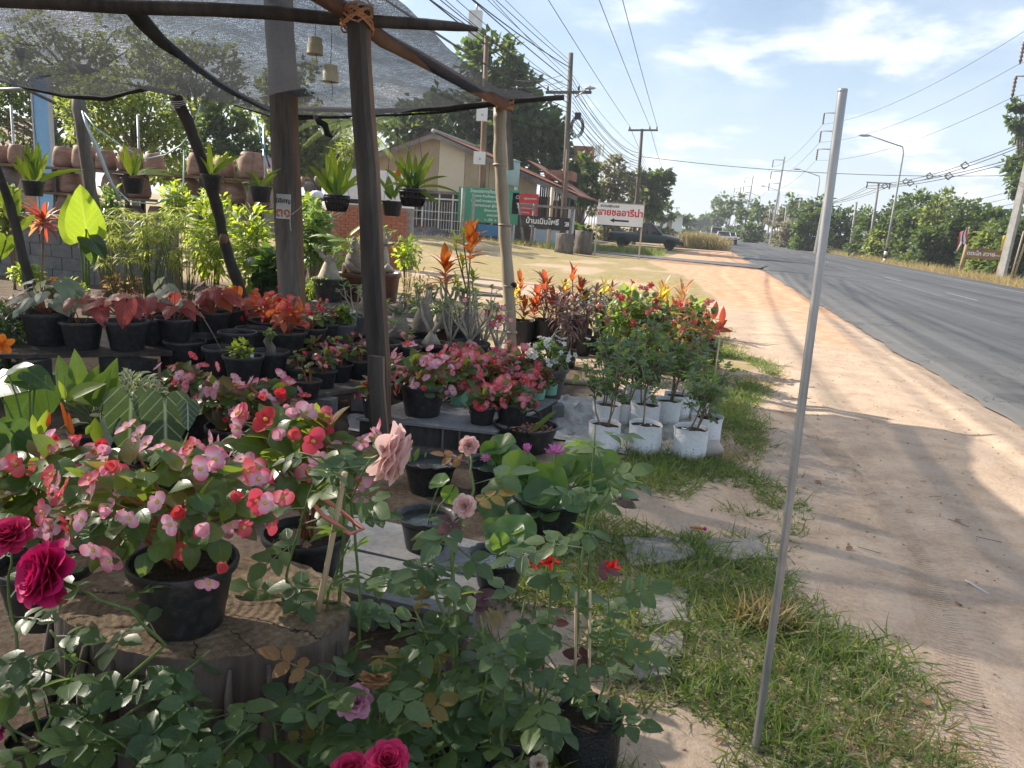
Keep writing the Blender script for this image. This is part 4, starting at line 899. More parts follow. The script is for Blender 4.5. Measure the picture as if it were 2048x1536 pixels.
ROSE = [tmpl_mesh('leaf', compound(5, 1, s), 'rose_leaf') for s in range(3)]+[tmpl_mesh('leaf', compound(3, 1.1, s), 'rose_leaf') for s in (5, 6)]
ROSE_T = [compound(5, 1, 11), compound(5, 1, 12)]
ROSEY = [tmpl_mesh('leaf', compound(5, .9, s), 'rose_young') for s in (21, 22)]; ROSEP = [tmpl_mesh('leaf', compound(3, .9, 25), 'rose_purple')]
BEG_T = [strip_leaf(.80, 5, .22, .35, ov(.68, .62)), strip_leaf(.72, 5, -.12, .5, ov(.7, .65))]
BEG = [tmpl_mesh('leaf', q, 'begonia_leaf') for q in BEG_T]; BRZ = [tmpl_mesh('leaf', q, 'bronze_leaf') for q in BEG_T]
def fans(w, lobe, mat, n=3, **kw): return [tmpl_mesh('leaf', fan_leaf(heart(w=w, lobe=lobe), seed=s, **kw), mat) for s in range(n)]
HEART_D = fans(.40, .22, 'dark_leaf', cup=.12, wave=.03, droop=.22); VELV = fans(.40, .20, 'velvet_leaf', cup=.08, wave=.02, droop=.12)
CAL = {k: fans(.40, .30, k, 3, cup=-.10, wave=.035, droop=.18, nw=9) for k in ('caladium_red', 'caladium_orange', 'caladium_pale')}
ELE = fans(.40, .30, 'elephant_leaf', 2, cup=.06, wave=.035, droop=.10, nw=17); ELED = fans(.40, .28, 'dark_leaf', 2, cup=.1, wave=.03, droop=.25, nw=11)
LAN = {k: [tmpl_mesh('leaf', strip_leaf(w, 6, .28, c, ov(a, .8)), k) for w, c, a in ((.34, .35, .8), (.30, .6, .9), (.38, .2, .85))] for k in ('broad_leaf', 'dark_leaf', 'bright_leaf', 'canna_leaf', 'croton_orange', 'croton_red', 'croton_yellow')}
STRAP = {k: [tmpl_mesh('leaf', strip_leaf(w, 7, .3, c, ov(.75, .45)), k) for w, c in ((.15, .5), (.13, .9), (.17, .25))] for k in ('orchid_leaf', 'spike_leaf', 'bright_leaf', 'canna_leaf')}
LOT = [tmpl_mesh('leaf', fan_leaf(disc_outline(seed=s, wob=.05), cup=c, wave=w_, droop=d_, rings=(.35, .7, 1), seed=s, nw=5), 'lotus_leaf') for s, (c, w_, d_) in enumerate(((.22, .10, -.05), (.1, .14, .12), (.3, .08, -.15), (-.05, .12, .2)))]
T_LANCE = strip_leaf(.30, 3, .25, .35, ov(.85, .8)); T_OVAL = strip_leaf(.55, 3, .22, .3, ov(.75, .7)); T_THIN = strip_leaf(.09, 3, .2, .7, ov(.6, .5)); T_SPOON = strip_leaf(.42, 3, .2, .2, lambda t: max(.06, math.sin(PI*min(1, t**1.7))**.8)); T_BLADE = strip_leaf(.07, 3, .15, .75, lambda t: max(.05, 1-t**1.6))
T_TREE = (np.array([(0, 0, 0), (-.32, .5, .1), (0, 1, -.06), (.32, .5, .1)], float), np.array([(0, 3, 2, 1)]), np.array([(.5, 0), (0, .5), (.5, 1), (1, .5)], float))

def flower(name, layers, mats, core=None):
    mb = MB()
    for (n, sz, wd, tilt, curl, fold, z0, mi, a0) in layers:
        T = petal(wd, curl, fold)
        for k in range(n):
            M = Matrix.Translation((0, 0, z0)) @ Matrix.Rotation(a0+2*PI*k/n+random.uniform(-.12, .12), 4, 'Z') @ Matrix.Rotation(rad(tilt)+random.uniform(-.10, .10), 4, 'X') @ Matrix.Diagonal((sz, sz*random.uniform(.9, 1.1), sz, 1))
            A = np.array(M); V = T[0] @ A[:3, :3].T + A[:3, 3]
            mb.add([tuple(q) for q in V], [tuple(f) for f in T[1]], mi, [tuple(q) for q in T[2]], 0)
    if core: mb.sphere((0, 0, core[0]), core[1], 8, 5, core[2])
    return mb.mesh(name, mats)
def beg_mesh(pm, s): 
    random.seed(s); return flower('flower', [(2, .56, 1.05, 14, .2, .25, 0, 0, 0), (2, .44, .72, 24, .15, .2, .01, 0, PI/2)], [pm, 'yellow_stamen'], (.06, (.10, .08, .08), 1))
def beg_bud(pm, s):
    random.seed(s); return flower('flower', [(2, .55, .95, 62, .1, .5, 0, 0, 0), (1, .5, .8, 75, .1, .5, 0, 0, 1.4)], [pm, 'yellow_stamen'])
BF = {pm: [beg_mesh(pm, 1), beg_mesh(pm, 2), beg_bud(pm, 3), beg_mesh(pm, 5)] for pm in ('begonia_petal', 'begonia_coral', 'begonia_bench')}
def rose_mesh(pm, s, openness=1.0, blown=False):
    random.seed(s); Ls = []
    for k, (n, sz, tilt) in enumerate(((3, .26, 88), (4, .33, 82), (5, .40, 73), (6, .46, 62), (6, .52, 54), (7, .56, 43), (7, .57, 30), (6, .55, 14))):
        Ls.append((n, sz*.95, .98, tilt, .22+.07*k, .62, .05+.016*(7-k), 0, k*.7))
    Ls.append((5, .40, .28, -25, .5, .2, .02, 1, .3))
    return flower('flower', Ls, [pm, 'stem_green'])
RM = {pm: rose_mesh(pm, i+1) for i, pm in enumerate(('rose_pink', 'rose_magenta', 'rose_red', 'rose_lilac', 'rose_withered'))}
random.seed(3); LILY = flower('flower', [(8, .62, .30, 18, -.1, .3, 0, 0, 0), (8, .55, .28, 38, -.15, .3, .03, 0, .4), (7, .42, .24, 58, -.1, .3, .05, 0, .2)], ['lily_petal', 'yellow_stamen'], (.1, .09, 1))
LILYB = flower('flower', [(6, .62, .36, 70, -.1, .4, 0, 0, 0), (6, .58, .3, 60, -.15, .4, .02, 0, .5)], ['lily_petal', 'yellow_stamen'])
ADEN = flower('flower', [(5, .55, .70, 18, .15, .2, 0, 0, 0)], ['adenium_petal', 'yellow_stamen'], (.03, .07, 1)); REDF = flower('flower', [(5, .5, .5, 30, .4, .3, 0, 0, 0), (4, .4, .5, 55, .2, .3, .03, 0, .4)], ['red_petal'])
WHITEF = flower('flower', [(5, .5, .7, 12, .2, .1, 0, 0, 0)], ['white_petal', 'yellow_stamen'], (.04, .09, 1))
IXO = flower('flower', [(4, .34, .62, 8, .1, .15, .16, 0, 0), (5, .36, .6, 4, .1, .1, .05, 0, .5), (5, .40, .55, -14, .1, .1, 0, 0, .2), (3, .3, .6, 40, .1, .1, .18, 0, .9)], ['ixora_petal'])
YELF = flower('flower', [(7, .5, .36, 10, .1, .1, 0, 0, 0)], ['orange_petal', 'yellow_stamen'], (.05, .16, 1))
HIBI = flower('flower', [(5, .6, .62, 34, .45, .25, 0, 0, 0)], ['orange_petal', 'yellow_stamen'])
random.seed(11)

def put(me, parent, p, d, up, s, name='leaf', **tags): return ob(name, me, parent, M4(d, up, s, p), **tags)
def pick(l): return l[random.randrange(len(l))]
def shell(n, c, r, lo=-.1, vol=.25):
    out = []
    ga = PI*(3-5**.5)
    for i in range(n):
        z = 1-(1-lo)*(i+.5)/n; q = math.sqrt(max(0, 1-z*z)); a = i*ga+random.uniform(-.35, .35)
        nrm = Vector((math.cos(a)*q, math.sin(a)*q, z)); k = 1-vol*random.random()**1.6
        out.append((Vector(c)+Vector((nrm.x*r[0]*k, nrm.y*r[1]*k, nrm.z*r[2]*k)), nrm))
    random.shuffle(out); return out
def stems(root, targets, base, r, mat, bow=.3, name='stems', n=5):
    mb = MB()
    for p in targets:
        b = Vector(base)+Vector((random.uniform(-1, 1), random.uniform(-1, 1), 0))*.02; m_ = b.lerp(p, .55)+Vector((p.x-b.x, p.y-b.y, 0))*-bow*.5+Vector((0, 0, .03))
        mb.tube([b, b.lerp(m_, .5), m_, m_.lerp(p, .55), p], [r, r*.9, r*.8, r*.65, r*.5], n)
    return mb.obj(name, mat, root)
def dome(root, c, r, nleaf, lsz, leaves, nfl=0, fsz=.05, fl=None, lo=-.2, smat='stem_red', cluster=3, base=None, flo=-.1, vol=.5, lname='leaf', fname='flower', flook=.45, joined=None):
    """a leafy mound with blooms on it"""
    c = Vector(c); S = shell(nleaf, c, r, lo, vol)
    if joined:
        T, mat = joined; P = np.array([p for p, n in S]); Nn = np.array([n for p, n in S])
        D = Nn + np.stack([rng.normal(0, .55, nleaf), rng.normal(0, .55, nleaf), rng.normal(-.1, .35, nleaf)], 1); up = Nn*.6+np.array([0, 0, 1.])+rng.normal(0, .3, (nleaf, 3))
        scatter('foliage', T, mats_from(D, up, lsz*rng.uniform(.65, 1.2, nleaf)), P-D/np.linalg.norm(D, axis=1, keepdims=True)*lsz*.4, mat, root, kind='stuff')
    else:
        for p, n in S:
            d = n+Vector((random.gauss(0, .5), random.gauss(0, .5), random.gauss(-.25, .3))); up = n*.6+Vector((random.gauss(0, .3), random.gauss(0, .3)-.25, 1)); s = lsz*random.uniform(.65, 1.2)
            put(pick(leaves), root, p-d.normalized()*s*.4, d, up, s, lname)
    base = base or (c.x, c.y, 0)
    tg = [p for p, n in S[::3]][:14]; stems(root, tg, base, .006, smat)
    if nfl:
        F_ = shell(max(1, nfl//cluster), c, (r[0]*1.08, r[1]*1.08, r[2]*1.12), flo, .15); k = 0
        for p, n in F_:
            for _ in range(cluster):
                if k >= nfl: break
                q = p+Vector((random.gauss(0, 1), random.gauss(0, 1), random.gauss(0, .8)))*fsz*.48
                look = n+Vector((0, -flook, .1))+Vector((random.gauss(0, .35), random.gauss(0, .35), random.gauss(0, .3))); tn = look.orthogonal().normalized()
                tn.rotate(Matrix.Rotation(random.random()*6.28, 3, look.normalized()))
                put(pick(fl), root, q, tn, look, fsz*random.uniform(.75, 1.15), fname); k += 1
def hero(me, root, x0, y0, x1, y1, Y, dY=0.0, face=.5, roll=0.0, petiole=None, pm='stem_green', pr=.004, flip=1, name='leaf'):
    """a large leaf laid from base pixel to tip pixel at distance Y; face 0 = lies flat, 1 = faces the viewer"""
    a, b = AT(x0, y0, Y), AT(x1, y1, Y+dY); d = b-a; v = (CAMP-a).normalized()
    up = v*face+Vector((0, 0, 1))*(1-face)+_r*roll
    o = put(me, root, a-root.location, d, up*flip, d.length*(.80 if me in LOT else 1), name)
    if petiole is not None:
        P0 = Vector(petiole); P1 = a-root.location; mm = P0.lerp(P1, .6)+Vector((0, 0, .12*(P1-P0).length))
        MB().tube([P0, P0.lerp(mm, .6), mm, P1], [pr, pr*.9, pr*.8, pr*.7], 5).obj('petiole', pm, root)
    return o

# ------------------------------------------------------------------ foreground begonias
def big_begonia(label, bx, by, z, rim, cpx, rpx, nl, nf, lpx=62, fpx=58, nb=3):
    r_, R, h = potted('potted_begonia', label, 'begonia', bx, by, z, rim, 'black', 'large begonias in black pots'); fpx *= .78; nl = int(nl*1.25)
    c = AT(cpx[0], cpx[1], r_.location.y)-r_.location; k = PX(1, r_.location)
    dome(r_, c, (rpx[0]*k, rpx[0]*k*.8, rpx[1]*k), nl, lpx*k, BEG*4+BRZ[:1], nf, fpx*k, BF['begonia_petal']*2+BF['begonia_coral'][1:3], -.55, cluster=nb, base=(0, 0, h), flo=-.45, flook=.8)
    return r_, R, h
big_begonia('pink begonia in black pot standing on the wide tree stump', 328, 1276, .42, 214, (325, 1008), (200, 112), 130, 84)
big_begonia('pink begonia in black pot behind the stump, beside the grey platform', 585, 1192, .2, 175, (585, 925), (135, 105), 95, 52)
big_begonia('pink begonia at the stump\'s edge whose black pot stands in deep shade', 52, 1262, .2, 190, (85, 985), (125, 95), 70, 44)
# ------------------------------------------------------------------ mid row begonias
for bx, by, rim, cx, cy, lab in ((362, 880, 92, 368, 752, 'tall pink begonia in black pot next to the variegated shrub'), (446, 925, 106, 452, 782, 'pink begonia in black pot between two other pink begonias'), (545, 902, 98, 548, 782, 'pink begonia in greyish pot in front of the small pots shelf')):
    r_, R, h = potted('potted_begonia', lab, 'begonia', bx, by, 0, rim, 'black' if bx < 500 else 'grey', 'pink begonias in mid-size pots', ground=True)
    c = AT(cx, cy, r_.location.y)-r_.location; k = PX(1, r_.location)
    c.z -= 22*k; dome(r_, c, (54*k, 50*k, 46*k), 80, 34*k, BRZ+BEG, 30, 25*k, BF['begonia_petal'], -.8, cluster=4, base=(0, 0, h), flo=-.5, flook=.7)

# ------------------------------------------------------------------ broad-leaved plants at the stall's left end
def lowpot(name, label, cat, bx, by, rim=110, z=0.0, kind='black'): return potted(name, label, cat, bx, by, z, rim, kind)
r_, R, h = lowpot('philodendron', 'dark heart-leaved philodendron with big glossy drooping leaves', 'philodendron', 30, 1010, 150)
Y0 = r_.location.y
for (x0, y0, x1, y1, f, ro) in ((70, 775, 10, 870, .75, 0), (-20, 770, 75, 760, .5, .3), (20, 860, 40, 950, .6, .2), (60, 745, 110, 775, .5, 0), (-10, 850, -30, 940, .7, 0), (15, 745, 60, 720, .35, .2), (10, 905, -40, 960, .6, 0)):
    hero(pick(HEART_D), r_, x0, y0, x1, y1, Y0+random.uniform(-.15, .1), 0, f, ro, (0, 0, h), pr=.006)
hero(LAN['bright_leaf'][0], r_, 5, 770, 40, 752, Y0+.1, 0, .6)
r_, R, h = lowpot('aglaonema', 'upright broad-leaved plant with sunlit yellow-green leaf tips before the dark table', 'foliage plant', 178, 945, 120)
Y0 = r_.location.y
for (x0, y0, x1, y1, f) in ((140, 790, 120, 705, .9), (160, 790, 153, 700, .9), (178, 800, 215, 740, .8), (150, 800, 115, 735, .8), (170, 785, 190, 735, .8), (205, 790, 228, 722, .8), (130, 800, 95, 770, .6), (215, 780, 235, 735, .7), (190, 800, 208, 765, .7), (120, 790, 60, 765, .5), (160, 830, 110, 845, .5), (190, 830, 200, 870, .6)):
    hero(LAN['broad_leaf'][random.choice((0, 2))], r_, x0, y0+15, x1, y1, Y0+random.uniform(-.12, .12), random.uniform(-.05, .05), f, random.uniform(-.3, .3), (0, 0, h), pr=.005)
for (x0, y0, x1, y1) in ((130, 800, 195, 757), (128, 800, 175, 800), (130, 798, 118, 760)): hero(LAN['bright_leaf'][0], r_, x0, y0, x1, y1, Y0-.25, -.02, .55)
r_, R, h = lowpot('variegated_shrub', 'fine-leaved shrub variegated cream and grey-green beside pink begonias', 'shrub', 270, 925, 115)
k = PX(1, r_.location); c = AT(262, 800, r_.location.y)-r_.location
dome(r_, c, (75*k, 65*k, 62*k), 520, 21*k, None, lo=-.75, vol=.9, smat='stem_green', base=(0, 0, h), joined=(T_OVAL, 'variegated_leaf'))
r_, R, h = lowpot('velvet_anthurium', 'white-veined velvety heart-leaved plant with large upright leaves', 'anthurium', 315, 985, 120)
Y0 = r_.location.y
for (x0, y0, x1, y1, f, ro, fl_) in ((262, 800, 258, 925, .9, .1, 1), (330, 805, 332, 925, .9, 0, 1), (375, 808, 378, 860, .8, .3, 1), (295, 805, 300, 870, .7, -.2, 1), (280, 875, 268, 930, .7, 0, 1), (345, 890, 360, 950, .6, .2, 1)):
    hero(pick(VELV), r_, x0, y0, x1, y1, Y0-.05+random.uniform(-.06, .06), -.05, f, ro, (0, 0, h), pr=.005, flip=fl_)
hero(CAL['caladium_pale'][0], r_, 218, 845, 205, 905, Y0-.12, -.05, .7, -.5, (0, 0, h)); hero(LAN['bright_leaf'][2], r_, 190, 835, 200, 905, Y0-.14, 0, .8, -.4); hero(LAN['bright_leaf'][2], r_, 178, 830, 205, 830, Y0-.1, 0, .4, -.2)
for i, (bx, by, lab) in enumerate(((110, 1060, 'low clump of dark lance leaves with orange tubular flowers hanging over it'), (20, 1120, 'low clump of dark lance leaves beside the shaded begonia pot'), (190, 1040, 'low clump of dark striped leaves below the white-veined plant'))):
    r_, R, h = lowpot('lance_leaf_plant', lab, 'foliage plant', bx, by, 120)
    k = PX(1, r_.location); Y0 = r_.location.y; cx = (100, 30, 150)[i]; cy = (905, 950, 930)[i]
    for q in range(22):
        a = random.uniform(-1.5, 1.5); x0, y0 = cx+random.uniform(-25, 25), cy+45+random.uniform(-15, 15); L_ = random.uniform(55, 95)
        hero(pick(LAN['dark_leaf'] if random.random() < .7 else LAN['broad_leaf']), r_, x0, y0, x0+math.sin(a)*L_, y0-math.cos(a)*L_*.8, Y0+random.uniform(-.15, .15), random.uniform(-.12, .12), random.uniform(.3, .8), random.uniform(-.5, .5), (0, 0, h) if q < 8 else None)
    if i == 0:
        for (x0, y0, x1, y1) in ((122, 805, 140, 862), (137, 826, 146, 872), (100, 825, 95, 852)):
            a, b = AT(x0, y0, Y0-.1)-r_.location, AT(x1, y1, Y0-.1)-r_.location
            MB().tube([a, a.lerp(b, .3), a.lerp(b, .75), b], [.004, .007, .011, .006], 7).obj('flower', 'orange_petal', r_)
            MB().tube([a+Vector((-.03, .02, .16)), a+Vector((-.02, .01, .07)), a], .0018, 4).obj('flower_stalk', 'stem_green', r_)
        for (x0, y0, x1, y1) in ((72, 872, 65, 828), (80, 870, 92, 822), (185, 850, 95+70, 872)): hero(LAN['bright_leaf'][0], r_, x0, y0, x1, y1, Y0-.05, 0, .7)
# fern-like plant and the orange hibiscus at the stall's edge
r_, R, h = lowpot('conifer_pot', 'dark feathery potted conifer with an orange hibiscus bloom poking out', 'conifer', -5, 800, 95, .0)
k = PX(1, r_.location); c = AT(5, 665, r_.location.y)-r_.location
dome(r_, c, (52*k, 50*k, 66*k), 620, 18*k, None, lo=-.9, vol=.8, smat='stem_green', base=(0, 0, h), joined=(T_LANCE, 'dark_leaf'))
p = AT(2, 690, r_.location.y-.35)-r_.location; put(HIBI, r_, p, (0, 0, 1), (1, -.5, .2), .14, 'flower')
MB().tube([p, p+Vector((.05, -.03, -.02)), p+Vector((.10, -.05, -.035))], [.004, .003, .004], 5).obj('stamen', 'orange_petal', r_)

# ------------------------------------------------------------------ caladiums on the dark table
def caladium(label, bx, by, z, rim, n, mats, size, kind='black', spread=1.0, lift=1.0):
    r_, R, h = potted('potted_caladium', label, 'caladium', bx, by, z, rim, kind, 'caladiums in black pots'); mb = MB()
    for i in range(n):
        a = i*2.4+random.random(); rr = R*spread*random.uniform(.5, 1.25); z_ = h+R*lift*random.uniform(.5, 1.4)
        p = Vector((math.cos(a)*rr, math.sin(a)*rr*.8, z_)); s = size*R*random.uniform(.7, 1.15)
        d = Vector((math.cos(a), math.sin(a)*.8-.25, -.55*random.random()-.25)); up = Vector((math.cos(a)*.5, math.sin(a)*.5-.5, .9))
        put(pick(CAL[pick(mats)]), r_, p, d, up, s); mb.tube([(0, 0, h-.03), p*.45+Vector((0, 0, h*.55)), p*.9+Vector((0, 0, h*.1)), p], [.004, .004, .003, .003], 5)
    mb.obj('petioles', 'stem_red', r_); return r_, R, h
RED, ORG, PAL = 'caladium_red', 'caladium_orange', 'caladium_pale'
caladium('pale green and grey caladium with drooping leaves in black pot', 72, 692, z2, 100, 24, [PAL], .80, spread=1.0)
r_, R, h = caladium('caladium with few stalks in black pot on the table edge', 146, 700, z2, 84, 3, [PAL, RED], .8)
r_, R, h = caladium('caladium with two big wine-red hanging leaves in black pot', 236, 702, z2, 88, 5, [RED], 1.0)
Y0 = r_.location.y
for (x0, y0, x1, y1, f, ro) in ((196, 610, 210, 655, .9, 0), (252, 608, 244, 660, .9, 0), (225, 596, 190, 612, .4, 0), (232, 592, 262, 588, .4, 0), (172, 592, 150, 612, .5, -.3)):
    hero(CAL[RED][0], r_, x0, y0, x1, y1, Y0-.14, -.03, f, ro, (0, 0, h), 'stem_red')
caladium('red caladium in black pot behind the big-leaved one', 285, 688, z2, 76, 9, [RED, PAL], .85)
caladium('red caladium in black pot near a tilted stick', 335, 690, z2, 78, 7, [RED], .9)
caladium('red and orange caladium glowing in sunlight in black pot', 412, 672, z2, 72, 12, [RED, ORG, RED], .95, lift=1.3)
caladium('red caladium in black pot behind the sunlit one', 360, 668, z2, 70, 9, [RED, RED, PAL], .85)
caladium('orange caladium with a yellow leaf in black pot', 455, 664, z2, 68, 8, [ORG, RED], .85)
caladium('grey-leaved caladium in black pot against green stems', 315, 655, z2, 66, 9, [PAL, PAL, RED], .9, lift=1.2)
caladium('small pink caladium in black pot at the wall side of the table', 25, 668, z2, 70, 10, [RED, PAL], .8)
# black pots on the plank shelf
E1 = 'black pots with little or nothing growing in them'
def empty_pot(label, bx, by, z, rim, kind='black'): return potted('black_pot', label, 'pot', bx, by, z, rim, kind, E1)
empty_pot('empty black pot next to the table leg', 355, 738, z3, 82)
r_, R, h = empty_pot('black pot with one thin bare stalk leaning out', 432, 752, z3, 82); MB().tube([(0, 0, h-.02), (-.1, .02, h+.12), (-.22, .05, h+.26)], .003, 5).obj('stalk', 'stem_wood', r_)
r_, R, h = empty_pot('black pot of fresh seedling leaves and one white bud', 473, 768, z3, 82); k = R
dome(r_, (-.02, 0, h+.05), (.085, .08, .10), 60, .055, None, lo=-.7, joined=(T_OVAL, 'bright_leaf'), smat='stem_green', base=(0, 0, h-.02)); put(WHITEF, r_, (.1, -.05, h+.04), (1, 0, 0), (0, -1, .5), .03, 'flower')
r_, R, h = empty_pot('black pot holding a small mossy bonsai trunk', 527, 756, z3, 78); MB().tube([(0, 0, h-.03), (.01, 0, h+.05), (-.02, 0, h+.10), (0, 0, h+.15)], [.045, .035, .03, .015], 9, wob=.2).obj('trunk', 'bark', r_); dome(r_, (0, 0, h+.16), (.05, .05, .03), 30, .03, None, lo=-.5, joined=(T_OVAL, 'adenium_leaf'), smat='stem_green', base=(0, 0, h))
empty_pot('empty black pot behind the seedling pot', 398, 722, z3, 74); empty_pot('soil-filled black pot under red begonia leaves', 495, 706, z3+.08, 72); empty_pot('soil-filled black pot with a yellow plant tag', 462, 716, z3+.08, 76)
c = AT(461, 636, 6.2); o = MB().box((0, 0, 0), (.045, .004, .075), .2).obj('plant_tag', 'letter_orange', None, False); o.location = G(463, 700, z3+.36)
o.location = c; tag(o, 'small yellow plastic tag standing in a black pot', 'plant tag')
# red begonias against the thick post
for bx, by, rim, lab, nf in ((520, 690, 72, 'scarlet-leaved begonia in black pot glowing against the thick timber post', 26), (563, 716, 78, 'red begonia in black pot below the thick timber post', 22)):
    r_, R, h = potted('red_begonia', lab, 'begonia', bx, by, z3+.06, rim, 'black', 'red begonias by the timber post')
    dome(r_, (0, 0, h+.13), (.17, .15, .15), 34, .10, CAL[ORG], nf, .07, [REDF]+BF['begonia_coral'], -.5, base=(0, 0, h), flo=-.3)
# small begonia pots on blocks
SB = [(607, 800, 56, 2), (588, 772, 52, 2), (640, 778, 54, 12), (672, 765, 54, 10), (712, 760, 58, 3), (655, 742, 50, 4), (690, 735, 50, 3), (622, 748, 52, 5), (735, 744, 56, 0)]
SL = ['small black pot with one bare stalk at the shelf corner', 'small black pot with two tiny begonia blooms on long stalks', 'small begonia with dark round leaves in black pot', 'small begonia with tall pink flower stems in black pot', 'small black pot with a nearly leafless stalk and star bud', 'small pink begonia in black pot behind the tall-stemmed one', 'small begonia with orange lit leaf in black pot', 'small begonia of a few green leaves in black pot', 'black pot of bare soil tucked behind the dark square post']
for (bx, by, rim, n), lab in zip(SB, SL):
    r_, R, h = potted('small_begonia', lab, 'begonia', bx, by, z4, rim, 'black', 'small begonia pots on the block shelf')
    if n: dome(r_, (0, 0, h+.09), (.085, .08, .09), 4+n*2, .07, BEG+BRZ, n, .045, BF['begonia_bench'], -.4, base=(0, 0, h-.02), flo=-.2)
for bx, by, rim, lab, kind in ((612, 700, 66, 'pot of small begonia rosette leaves in grey-rimmed black pot', 0), (637, 692, 68, 'pot of pink begonia stems in front of the glazed planter', 1), (672, 690, 62, 'pot of glossy green leaves with white buds', 2)):
    r_, R, h = potted('begonia_pot', lab, 'begonia', bx, by, z4+.14, rim, 'black' if kind < 2 else 'grey', 'begonia pots behind the block shelf')
    if kind == 2: dome(r_, (0, 0, h+.09), (.12, .11, .10), 60, .085, BEG, 5, .035, [WHITEF], -.5, base=(0, 0, h), smat='stem_green')
    else: dome(r_, (0, 0, h+.10), (.11, .10, .11), 16+8*kind, .075, BEG, 6+14*kind, .055, BF['begonia_bench'], -.6, base=(0, 0, h))
    o = MB().box((0, 0, -.0), (.2, .2, .13)).obj('block', 'block', None, False); o.location = (r_.location.x, r_.location.y, z4+.068); tag(o, 'grey hollow block raising ' + lab.split(' with')[0].split(' in ')[0], 'block')

# ------------------------------------------------------------------ centre bench
def bench_beg(label, bx, by, rim, kind, cw, ch, nl, nf, fl='begonia_bench', up=0, lm=None, sz=None, z=z5, name='potted_begonia'):
    r_, R, h = potted(name, label, 'begonia', bx, by, z, rim, kind, 'begonias on the cement bench'); k = PX(1, r_.location)
    dome(r_, (0, 0, h+ch*k*.34), (cw*k*.92, cw*k*.85, ch*k*.80), nl, 26*k, lm or (BEG+BRZ[:1]), int(nf*.85), (sz or 21)*k*.86, BF[fl] if isinstance(fl, str) else fl, -.55, base=(0, 0, h), cluster=4, flo=-.35, flook=.7)
bench_beg('large pale pink begonia in big black pot on the bench', 834, 836, 98, 'black', 58, 62, 85, 74, 'begonia_petal', sz=22)
bench_beg('small scarlet begonia in tall black pot beside the dark post', 742, 838, 56, 'tall', 32, 34, 34, 26, [REDF]+BF['begonia_coral'], sz=20)
bench_beg('pink begonia in mint-green pot standing on corrugated scrap', 916, 812, 50, 'mint', 42, 50, 60, 56)
bench_beg('pink begonia in black pot standing forward on the bench, few blooms low down', 958, 852, 60, 'black', 30, 34, 34, 22, sz=24)
bench_beg('pink and red begonia in black pot behind the wide tub', 1016, 852, 68, 'black', 46, 44, 56, 46, sz=24)
bench_beg('browned begonia in mint-green pot at the bench corner', 1070, 800, 42, 'mint', 26, 32, 50, 10, lm=BRZ, sz=20)
bench_beg('begonia in second mint-green pot half behind its neighbour at the bench corner', 1096, 790, 40, 'mint', 18, 18, 20, 4, lm=BRZ)
bench_beg('deep pink begonia crowded in the middle of the bench', 968, 800, 56, 'black', 50, 52, 60, 70)
bench_beg('rosy begonia crowded behind the mint pot', 925, 780, 54, 'black', 52, 50, 56, 74)
bench_beg('red-pink begonia at the rear of the bench below the bamboo post', 1022, 785, 56, 'black', 46, 46, 56, 62)
bench_beg('rose begonia in grey pot beside the browned one', 1046, 812, 48, 'grey', 34, 36, 44, 34)
bench_beg('pink begonia with tall stems at the rear behind the large pale one', 880, 785, 52, 'black', 40, 40, 44, 40)
bench_beg('pink begonia low behind the large pale one on the bench', 800, 800, 60, 'black', 40, 46, 44, 40, 'begonia_petal')
r_, R, h = potted('periwinkle_pot', 'white-flowered bush in large grey pot beside the mint pots', 'periwinkle', 1088, 800, 0.1, 82, 'grey', tall=1.15)
k = PX(1, r_.location); dome(r_, (-.01, 0, h+26*k), (42*k, 40*k, 40*k), 150, 18*k, None, 44, 15*k, [WHITEF], -.4, base=(0, 0, h), joined=(T_OVAL, 'broad_leaf'), smat='stem_green', cluster=4)
# wide black tub with handles
r_, R, h = potted('wide_tub', 'wide black two-handled tub of bark chips with sprouting bulbs', 'tub', 1040, 908, 0, 130, 'tub', ground=True)
for s_ in (-1, 1):
    MB().tube([(-.06, s_*R*.98, h+.02), (-.05, s_*R*1.08, h+.065), (0, s_*R*1.12, h+.08), (.05, s_*R*1.08, h+.065), (.06, s_*R*.98, h+.02)], .008, 7).obj('handle', 'black_plastic', r_)
mb = MB()
for q in range(130):
    a, rr = random.random()*6.28, R*.88*random.random()**.5; mb.box((math.cos(a)*rr, math.sin(a)*rr, h+random.uniform(-.005, .015)), (.03, .018, .008), M=Euler((random.random(), random.random(), random.random()*6)).to_matrix())
mb.obj('bark_chips', 'rust_roof', r_, False, kind='stuff')
for (x0, y0, x1, y1) in ((1017, 866, 1012, 815), (1062, 866, 1108, 818), (1018, 862, 1045, 828), (1040, 864, 1037, 848), (1045, 864, 1052, 850)): hero(STRAP['orchid_leaf'][0], r_, x0, y0, x1, y1, r_.location.y, 0, .7)

# ------------------------------------------------------------------ water pots and lilies
def waterpot(label, bx, by, z, rim, tall=1.0, ground=False): return potted('water_pot', label, 'water pot', bx, by, z, rim, 'wide', 'wavy-rimmed black pots for water lilies', 'water', tall, ground)
r_, R, h = waterpot('wavy-rimmed black pot brimming with water that mirrors the sky', 846, 990, 0, 118, 1.05, True)
for (x0, y0, x1, y1) in ((820, 925, 812, 892), (828, 922, 838, 895), (822, 912, 806, 905), (850, 915, 852, 904)): hero(LAN['broad_leaf'][0], r_, x0, y0, x1, y1, r_.location.y-.02, 0, .8)
r_, R, h = waterpot('wavy-rimmed black water pot standing on the cement board', 838, 1110, z1, 116, 1.15)
for (x0, y0, x1, y1, f) in ((880, 968, 905, 962, .35), (900, 990, 890, 1012, .6)): hero(pick(LOT), r_, x0, y0, x1, y1, r_.location.y, 0, f, petiole=(0, 0, h-.05))
